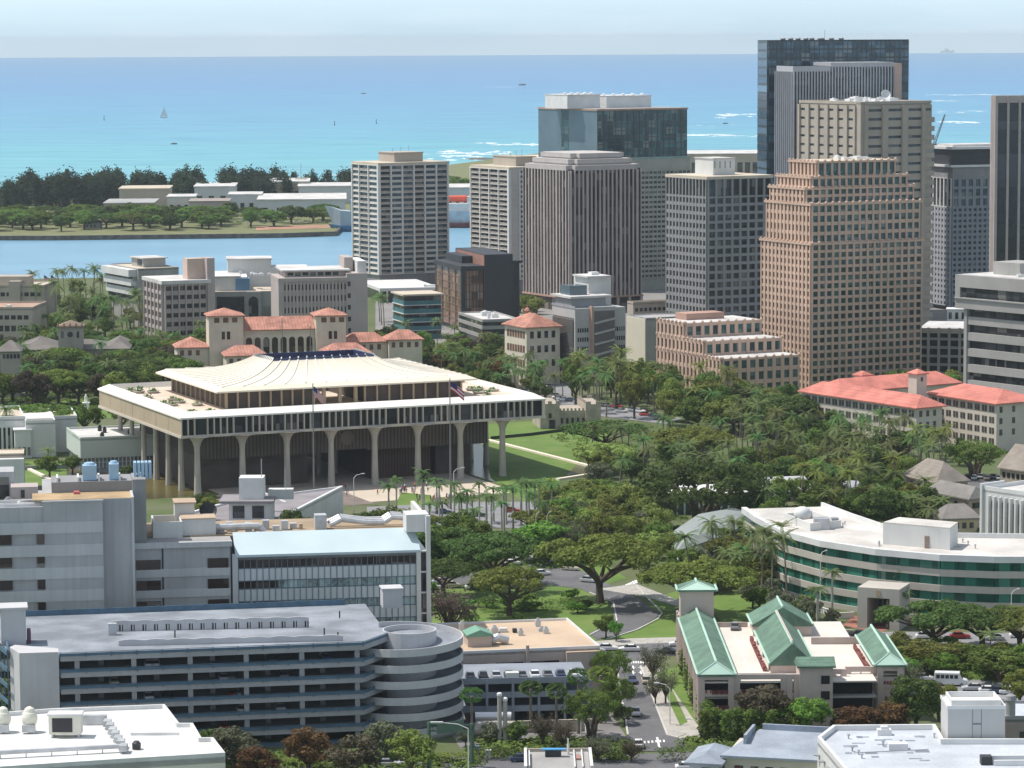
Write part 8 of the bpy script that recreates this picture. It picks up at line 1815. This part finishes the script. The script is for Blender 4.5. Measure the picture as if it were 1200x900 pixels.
# ================================================================ PEOPLE
def person_mesh(v):
    me = bpy.data.meshes.new('person'); bm = bmesh.new(); sl_ = bm.verts.layers.skin.verify()
    st = [0, .12, -.1][v]; pts = {'pel': (0, 0, .95, .15), 'chest': (0, 0, 1.3, .17), 'neck': (0, 0, 1.5, .07), 'head': (0, .01, 1.6, .10), 'top': (0, 0, 1.72, .085),
        'hl': (-.1, 0, .88, .11), 'kl': (-.11, st, .5, .075), 'al': (-.12, st*.8-.03, .09, .05), 'fl': (-.12, st*.8+.14, .04, .045), 'hr': (.1, 0, .88, .11), 'kr': (.11, -st*.5, .5, .075), 'ar': (.12, -st-.03, .09, .05), 'fr': (.12, -st+.14, .04, .045),
        'sl': (-.2, 0, 1.4, .07), 'el': (-.27, -st*.4, 1.13, .05), 'wl': (-.27, st*.5+.08, .9, .04), 'sr': (.2, 0, 1.4, .07), 'er': (.27, st*.4, 1.13, .05), 'wr': (.27, st*.5+.1, .92 if v < 2 else 1.3, .04)}
    V = {}
    for k, (x, y, z, r) in pts.items(): V[k] = bm.verts.new((x, y, z)); V[k][sl_].radius = (r, r*.8)
    V['pel'][sl_].use_root = True
    for a, b in (('pel','chest'),('chest','neck'),('neck','head'),('head','top'),('pel','hl'),('hl','kl'),('kl','al'),('al','fl'),('pel','hr'),('hr','kr'),('kr','ar'),('ar','fr'),('chest','sl'),('sl','el'),('el','wl'),('chest','sr'),('sr','er'),('er','wr')): bm.edges.new((V[a], V[b]))
    bm.to_mesh(me); bm.free(); o = bpy.data.objects.new('tmp', me); COL.objects.link(o); o.modifiers.new('s', 'SKIN'); m_ = o.modifiers.new('u', 'SUBSURF'); m_.levels = 1; m_.render_levels = 1
    dg = bpy.context.evaluated_depsgraph_get(); m2 = bpy.data.meshes.new_from_object(o.evaluated_get(dg)); bpy.data.objects.remove(o); return m2
skin = mat('skin', (.38, .22, .15), .7); hairm = mat('hair', (.03, .02, .015), .8); trs = [mat('trousers_dark', (.04, .045, .06), .9), mat('trousers_khaki', (.3, .25, .17), .9)]
SH_ = {'white': mat('shirt_white', (.75, .74, .72), .9), 'blue': mat('shirt_blue', (.08, .14, .35), .9), 'red': mat('shirt_red', (.5, .05, .05), .9), 'orange': mat('shirt_orange', (.65, .25, .08), .9), 'dark': mat('shirt_dark', (.03, .03, .04), .9)}
base = [person_mesh(v) for v in range(3)]; PM = {}
def person(x, y, rz, sh, lab, v, grp_):
    k = (v, sh)
    if k not in PM:
        m_ = base[v].copy(); m_.materials.clear()
        for q in (skin, SH_[sh], trs[v % 2], hairm): m_.materials.append(q)
        for p_ in m_.polygons:
            c_ = p_.center; p_.material_index = 3 if c_.z > 1.66 or (c_.z > 1.56 and c_.y < -.03) else (0 if c_.z > 1.47 else (2 if c_.z < .96 and abs(c_.x) < .22 else (1 if c_.z > 1.0 and (abs(c_.x) < .27) else 0)))
            p_.use_smooth = True
        PM[k] = m_
    o = link('person', PM[k], None, (x, y, .14)); o.rotation_euler = (0, 0, rz); tag(o, lab, 'person', grp_)
pr = random.Random(77); plist = []
for i in range(62):
    if i < 26: px, py = pr.uniform(468, 502), pr.uniform(570, 580)
    elif i < 56: px, py = pr.uniform(488, 560), pr.uniform(584, 590)
    else: px, py = pr.uniform(395, 465), pr.uniform(572, 582)
    plist.append((px, py, i))
for zi, (lo, hi, nm) in enumerate(((0, 26, 'in the plaza crowd'), (26, 56, 'lining the plaza street'), (56, 62, 'near the capitol front columns'))):
    by = defaultdict(list)
    for px, py, i in plist:
        if lo <= i < hi: by[pr.choice(['white', 'white', 'blue', 'blue', 'red', 'orange', 'dark'])].append((px, py))
    for sh, L_ in by.items():
        L_.sort()
        for i, (px, py) in enumerate(L_): p = W(px, py, .14); person(p.x, p.y, pr.uniform(0, 6.28), sh, 'person in %s shirt, %s from left of those in %s, %s' % (sh, ordn(i), sh, nm), pr.randrange(3), 'people '+nm)
# ================================================================ STREET FURNITURE
def lamp(px, yb, ytop, D_, lab, arm=1):
    p = AT(px, yb, D_); zt_ = AT(px, ytop, D_).z; t = thing('street_lamp', lab, 'street lamp', (p.x, p.y, 0)); MB().path([(0, 0, 0), (0, 0, zt_-1.2), (arm*.8, 0, zt_-.4), (arm*2.4, 0, zt_)], [.13, .09, .07, .05], 8).build('pole', whitem, t); MB().box(arm*2.0, arm*3.0, -.18, .18, zt_-.12, zt_+.08).build('lamp_head', whitem, t)
lamp(549, 905, 846, 543, 'tall white street lamp with a bent arm beside the green sign gantry', -2.2)
lamp(681, 868, 815, 580, 'grey street lamp before the round clipped tree beside the street', .6); lamp(785, 855, 800, 590, 'street lamp on the pavement left of the green-roofed garage', -1); lamp(822, 862, 842, 575, 'street lamp at the near corner of the green-roofed garage', -1)
lamp(961, 735, 645, 700, 'slim lamp post left in front of the curved glass building', .5); lamp(1072, 735, 655, 700, 'slim lamp post right of the entrance portico', .5); lamp(1185, 720, 690, 690, 'street lamp before the curved glass building at the right edge', .6); lamp(1039, 735, 700, 690, 'short lamp post beside the entrance portico', .4)
lamp(712, 640, 575, 780, 'lamp post in front of the banyan at the end of the park', .4) if False else None
lamp(415, 600, 555, 860, 'lamp post on the capitol plaza near the middle columns', 1); lamp(532, 600, 548, 860, 'lamp post on the capitol plaza beside the right flagpole', 1)
for i, px in enumerate((628, 641, 598, 575)): lamp(px, 620, 600, 800, 'short lamp post, %s from left by the plaza palms' % ordn([2, 3, 1, 0][i]), .3)
# green sign gantry seen from behind
p = AT(503, 900, 550); p2 = AT(553, 884, 556); t = thing('sign_gantry', 'green steel gantry holding a road sign over the road by the spiral ramp', 'sign gantry', (p.x, p.y, 0)); gs = mat('gantry_green', (.06, .12, .08), .6, .1); d = p2-p; zt_ = AT(503, 848, 550).z; L_ = Vector((d.x, d.y, 0)).length
t.rotation_euler = (0, 0, math.atan2(d.y, d.x)); zr_ = zt_-1.6
for x in (0, L_): MB().box(x-.25, x+.25, -.25, .25, 0, zt_-x/L_*1.6+.3).build('post', gs, t)
for y in (-.4, .4):
    q = MB(); q.tube((0, y, zt_), (L_, y, zr_), .09, n=6); q.tube((0, y, zt_-1.3), (L_, y, zr_-1.3), .09, n=6)
    for i in range(8): a0 = i/8; a1 = (i+1)/8; q.tube((L_*a0, y, zt_-1.6*a0), (L_*a1, y, zt_-1.6*a1-1.3), .05, n=5); q.tube((L_*a1, y, zt_-1.6*a1), (L_*a1, y, zt_-1.6*a1-1.3), .05, n=5)
    q.build('truss', gs, t)
MB().box(L_*.15, L_*.75, -.62, -.5, zt_-2.0, zt_-.2).build('sign_back', gs, t)
p = W(553, 884, 0); tag(MB().box(-.3, .3, -.25, .25, 0, 1.5).box(-.36, .36, -.3, .3, 1.5, 1.6).build('utility_cabinet', mat('blue_cabinet', (.15, .25, .33), .6)), 'small blue utility cabinet at the foot of the sign gantry', 'utility cabinet').location = (p.x+1, p.y, 0)
p = W(572, 889, 0); tag(MB().box(-.5, .5, -.4, .4, 0, 1.5).box(-.56, .56, -.46, .46, 1.5, 1.65).build('utility_cabinet', whitem), 'small white utility cabinet by the hedge right of the sign gantry', 'utility cabinet').location = (p.x, p.y, 0)
# garden walls and fences
def wall_(pix, ht, m, lab, th_=.4, cat_='wall', nm='garden_wall'):
    mb = MB(); pts = [W(x, y) for x, y in pix]; mb.band([(q.x, q.y) for q in pts], 0, ht, th_); mb.band([(q.x, q.y) for q in pts], ht, ht+.12, th_+.1); tag(mb.build(nm, m), lab, cat_)
wall_([(0, 552), (80, 549), (140, 556)], 1.2, greyc, 'low grey wall behind the small lawn at the left'); wall_([(20, 575), (90, 577)], 1.6, greyc, 'low grey wall in front of the small lawn at the left')
wall_([(575, 515), (620, 511), (735, 496)], .9, darkm, 'long dark fence across the capitol lawn', .1, 'fence', 'fence'); wall_([(560, 860), (700, 856)], 2.2, beigec, 'beige retaining wall in front of the storage tanks'); wall_([(660, 826), (692, 862)], 1.4, whitec, 'curved white wall left of the round clipped trees')
wall_([(550, 632), (560, 622), (640, 640), (645, 655)], 1.0, whitec, 'low white planter wall under the plaza palms'); wall_([(553, 645), (580, 640), (630, 655)], 1.0, whitec, 'second low white planter wall under the plaza palms, the nearer'); wall_([(860, 735), (1000, 745)], 1.2, beigec, 'low beige wall behind the green-roofed garage'); wall_([(905, 700), (985, 725), (1000, 724)], 1.3, whitec, 'curving white wall below the curved glass facade')
wall_([(1090, 582), (1120, 583), (1150, 620), (1200, 632)], 1.6, whitec, 'white garden wall beside the white finned hall')
# ================================================================ ISLAND THINGS
def shed(px0, px1, py, D_, ht, dep, roofc, wallc, lab, gab=False, th_=3):
    B = Bd('warehouse', lab, 'warehouse', px0-1, px0, px1, py, D_, th=th_, b=dep, foot=False); a, b, h = B.a, dep, ht; B.box('wall', wallc, 0, a, 0, b, 0, h)
    if gab: B.m('roof', roofc).gable(-1, a+1, -1, b+1, h+.1, h+4, 'x')
    else: B.box('roof', roofc, -.8, a+.8, -.8, b+.8, h, h+.9)
    n_ = max(3, int(a/12))
    for i in range(n_): B.win('F', 2+i*(a-4)/n_, 2+(i+.45)*(a-4)/n_, 1, h*.55, g_dark, part='door')
    B.done(); return B
wg_ = mat('pale_warehouse', (.52, .55, .58), .8, .05, .05)
shed(122, 180, 246, 2330, 10, 60, mat('grey_shed_roof', (.34, .34, .33), .9, .1, .05), beigec, 'grey-roofed warehouse, leftmost on the island'); shed(140, 198, 240, 2450, 15, 50, roofb, beigec, 'taller beige warehouse behind the leftmost island warehouse'); shed(196, 228, 243, 2380, 12, 40, roofw, whitec, 'small white warehouse right of the grey one on the island'); shed(222, 268, 248, 2330, 11, 40, mat('brown_shed_roof', (.30, .26, .23), .9, .1), pinkish, 'brownish flat warehouse in the middle of the island')
shed(228, 275, 238, 2480, 15, 60, roofw, wg_, 'white warehouse behind the brownish one on the island'); shed(268, 306, 243, 2390, 13, 40, roofw, wg_, 'white building with dark openings on the island'); shed(302, 405, 250, 2330, 12, 90, roofw, wg_, 'long pale blue warehouse nearest the ship'); shed(316, 362, 236, 2560, 15, 60, roofw, beigec, 'beige warehouse left of the island tower'); shed(350, 416, 238, 2520, 13, 60, roofw, wg_, 'white warehouse right of the island tower'); shed(98, 118, 271, 2200, 4, 10, darkm, greyc, 'tiny dark shed on the island shore', th_=1)
shed(522, 556, 245, 2420, 16, 60, roofw, wg_, 'white terminal building seen between the apartment towers'); shed(1090, 1200, 176, 2900, 14, 60, roofw, wg_, 'distant white shed right of the slit window tower')
p = AT(353, 232, 2600); t = thing('island_tower', 'brown boxy tower on legs with a thin mast on the island', 'tower', (p.x, p.y, 0)); bx_ = mat('brown_cabin', (.32, .24, .15), .8, .15)
z0_ = AT(353, 219, 2600).z; z1_ = AT(353, 210, 2600).z; hw_ = 4.2
MB().box(-hw_, hw_, -hw_, hw_, z0_, z1_).box(-hw_-.5, hw_+.5, -hw_-.5, hw_+.5, z1_, z1_+.6).build('cabin', bx_, t)
for sx in (-1, 1):
    for sy in (-1, 1): MB().tube((sx*3, sy*3, 0), (sx*3, sy*3, z0_), .5, n=6).build('leg', bx_, t)
MB().tube((0, 0, z1_), (0, 0, z1_+13), .25, n=6).build('mast', metal, t)
# ships
def ship(px_bow, px_stern, D_, hull, boot, lab, ht, sup):
    a_ = AT(px_bow, 270, D_); b_ = AT(px_stern, 270, D_); L_ = abs(b_.x-a_.x); t = thing('ship', lab, 'ship', (min(a_.x, b_.x), D_, -2.6))
    q = MB(); q2 = MB(); secs = [(0, .2, 1.28), (.06, 2.4, 1.2), (.16, 6.5, 1.06), (.35, 8, 1), (.8, 8, 1), (.95, 7, 1.02), (1, 5.5, 1.04)]
    for mb_, zl, zh in ((q2, 0, .3), (q, .3, 1)):
        vs = []
        for x, hw2, zz in secs: vs += [(x*L_+(4 if x == 0 else 0)*(1-zl), -hw2*(.6+.4*zl), ht*zl*(zz if zl else 1)), (x*L_+(4 if x == 0 else 0)*(1-zl), hw2*(.6+.4*zl), ht*zl), (x*L_-(3 if x == 0 else 0)*zh, hw2, ht*zh*zz), (x*L_-(3 if x == 0 else 0)*zh, -hw2, ht*zh*zz)]
        n_ = len(secs); mb_.add(vs, [(4*i+e, 4*i+(e+1)%4, 4*i+4+(e+1)%4, 4*i+4+e) for i in range(n_-1) for e in range(4)]+[(3,2,1,0), tuple(4*(n_-1)+e for e in range(4))])
    q.build('hull', hull, t); q2.build('boot_stripe', boot, t); sup(t, L_, ht); return t
navy = mat('navy_grey', (.36, .42, .46), .7, .06, .1); 
def sup1(t, L_, h): MB().box(L_*.3, L_*.7, -6, 6, h, h+8).box(L_*.35, L_*.6, -5, 5, h+8, h+13).build('superstructure', navy, t); MB().tube((L_*.5, 0, h+12), (L_*.5, 0, h+24), .5).build('mast', navy, t); MB().box(L_*.42, L_*.48, -3, 3, h+13, h+17).build('funnel', navy, t)
ship(386, 470, 2190, navy, mat('blue_boot', (.07, .2, .36), .7), 'grey-blue ship with a raised bow emerging from behind the left apartment tower', 14, sup1)
def sup2(t, L_, h):
    MB().box(L_*.25, L_*.9, -6, 6, h, h+5).box(L_*.5, L_*.85, -5, 5, h+5, h+10).build('superstructure', wpl, t)
    q = MB(); n_ = 10; q.add([(L_*.38+dx, r*cos(2*pi*i/n_)*1., h+8.4+r*sin(2*pi*i/n_)) for dx, r in ((-9, .4), (-7, 2.2), (5, 2.4), (9, 1.2)) for i in range(n_)], [(k*n_+i, k*n_+(i+1)%n_, (k+1)*n_+(i+1)%n_, (k+1)*n_+i) for k in range(3) for i in range(n_)]+[tuple(range(n_)), tuple(3*n_+i for i in range(n_))]); q.build('lifeboat', mat('orange_lifeboat', (.65, .09, .04), .5), t)
    MB().tube((L_*.6, 0, h+9), (L_*.6, 0, h+18), .4).build('mast', wpl, t)
ship(505, 590, 2230, mat('pale_hull', (.46, .50, .54), .7), mat('red_boot', (.28, .08, .07), .8), 'white ship with an orange lifeboat moored between the two apartment towers', 12, sup2)
# sailing boat, distant boats, buoys, crane
def sail(px, py, hgt, lab):
    p = W(px, py, -2.9); t = thing('sailing_boat', lab, 'sailing boat', tuple(p)); L_ = hgt*.75; q = MB()
    q.add([(-L_/2, 0, 1.6), (0, -L_*.14, 1.4), (L_/2, 0, 1.4), (0, L_*.14, 1.4), (-L_*.4, 0, 0), (L_*.4, 0, 0)], [(0,1,4), (1,5,4), (1,2,5), (2,3,5), (3,4,5), (3,0,4), (0,3,2,1)]); q.build('hull', wpl, t); MB().tube((0, 0, 1), (0, 0, hgt), .2).build('mast', metal, t)
    MB().add([(.3, 0, 2.4), (L_*.45, .4, 2.6), (.3, 0, hgt-.5), (.3, .2, 2.4), (L_*.45, .6, 2.6), (.3, .2, hgt-.5)], [(0,1,2), (5,4,3), (0,2,5,3), (0,3,4,1), (1,4,5,2)]).build('sail', wpl, t); MB().add([(-.2, 0, hgt*.8), (-L_*.45, 0, 1.8), (-.2, .1, 2), (-.2, .15, hgt*.8)], [(0,1,2), (3,2,1), (0,3,1)]).build('jib', wpl, t)
sail(192, 138, 20, 'small white sailing boat far out at the left')
def boat(px, py, L_, lab, m, nm='motor_boat'):
    p = W(px, py, -2.9); t = thing(nm, lab, 'boat', tuple(p)); q = MB(); q.add([(-L_/2, -L_*.12, 0), (L_*.3, -L_*.12, 0), (L_/2, 0, .3), (L_*.3, L_*.12, 0), (-L_/2, L_*.12, 0), (-L_/2, -L_*.15, L_*.14), (L_*.3, -L_*.15, L_*.16), (L_*.55, 0, L_*.2), (L_*.3, L_*.15, L_*.16), (-L_/2, L_*.15, L_*.14)], [(0,1,6,5), (1,2,7,6), (2,3,8,7), (3,4,9,8), (4,0,5,9), (5,6,7,8,9)]); q.build('hull', m, t); MB().box(-L_*.2, L_*.1, -L_*.09, L_*.09, L_*.14, L_*.3).build('cabin', wpl, t)
boat(612, 100, 20, 'tiny dark motor boat with a wake near the horizon, left of the glass towers', darkm); boat(426, 110, 12, 'tiny reddish boat on the open sea above the left apartment tower', MATS['rust_frame']); boat(850, 145, 8, 'tiny dark boat before the reef surf left of the tallest tower', darkm); boat(204, 169, 8, 'tiny dark boat in the turquoise shallows at the left', darkm); boat(1110, 61.8, 110, 'far pale ship on the horizon right of the tallest tower', wg_)
for px, py, lb in ((122, 141, 'small dark channel marker left of the sailing boat'), (392, 147, 'small dark channel marker above the left apartment tower'), (441, 145, 'small dark channel marker above the roof box of the left apartment tower'), (21, 277, 'dark post standing in the harbour water at the far left')):
    p = W(px, py, -2.9); s_ = p.y/3700; t = thing('channel_marker', lb, 'channel marker', tuple(p)); MB().lathe([(s_*.8, 0), (s_*.8, s_*.8), (s_*.35, s_*1.2), (s_*.3, s_*4.4)], n=8).build('post', darkm, t); MB().box(-s_*.5, s_*.5, -s_*.3, s_*.3, s_*4.4, s_*5).build('topmark', darkm, t)
p0 = AT(1097, 160, 2300); p1 = AT(1107, 134, 2300); t = thing('harbour_crane', 'slanted lattice boom of a harbour crane right of the slit window tower', 'crane', (p0.x-6, 2300, 0)); q = MB(); A0 = Vector((4, 0, AT(1097, 168, 2300).z)); A1 = Vector((p1.x-p0.x+6, 0, p1.z)); 
for dy in (-.8, .8): q.tube(A0+Vector((0, dy, 0)), A1+Vector((0, dy*.4, 0)), .28, n=5); q.tube(A0+Vector((1.6, dy, 0)), A1+Vector((.5, dy*.4, 0)), .28, n=5)
for i in range(12): a0 = A0+(A1-A0)*i/12; a1 = A0+(A1-A0)*(i+1)/12; q.tube(a0+Vector((0, .6, 0)), a1+Vector((1.2*(1-i/12)+.3, -.6, 0)), .15, n=4)
q.build('boom', mat('crane_grey', (.16, .18, .2), .7), t); MB().box(0, 8, -3, 3, 0, A0.z).build('tower_base', MATS['crane_grey'], t)
# palace grounds street flags left of the federal offices
for i, px in enumerate((52, 56, 60)):
    p = AT(px, 360, 1560); zt_ = AT(px, 322+(i % 2)*5, 1560).z; t = thing('flagpole', '%s of the three small flagpoles by the harbour at the left' % ORD[i], 'flagpole', (p.x, p.y, 0), 0, 'flagpoles by the harbour'); MB().tube((0, 0, 0), (0, 0, zt_), .15, .1).build('pole', whitem, t); MB().lathe([(.05, zt_), (.25, zt_+.2), (.05, zt_+.4)], n=6).build('finial', metal, t); flag('flag', 'small red and white flag on the %s harbour flagpole' % ORD[i], p, zt_-.2, 4, 2.4, 0, .5)
# ================================================================ HAZE
hz_ = bpy.data.materials.new('sea_haze'); hz_.use_nodes = True; n = hz_.node_tree; n.nodes.clear(); ou = n.nodes.new('ShaderNodeOutputMaterial'); pv = n.nodes.new('ShaderNodeVolumePrincipled'); pv.inputs['Density'].default_value = 3.3e-5; pv.inputs['Color'].default_value = (.80, .92, 1., 1); pv.inputs['Anisotropy'].default_value = 0.; n.links.new(pv.outputs[0], ou.inputs['Volume'])
tag(MB().box(-26000, 26000, -900, 26000, -5, 150).build('haze', hz_), kind='stuff')
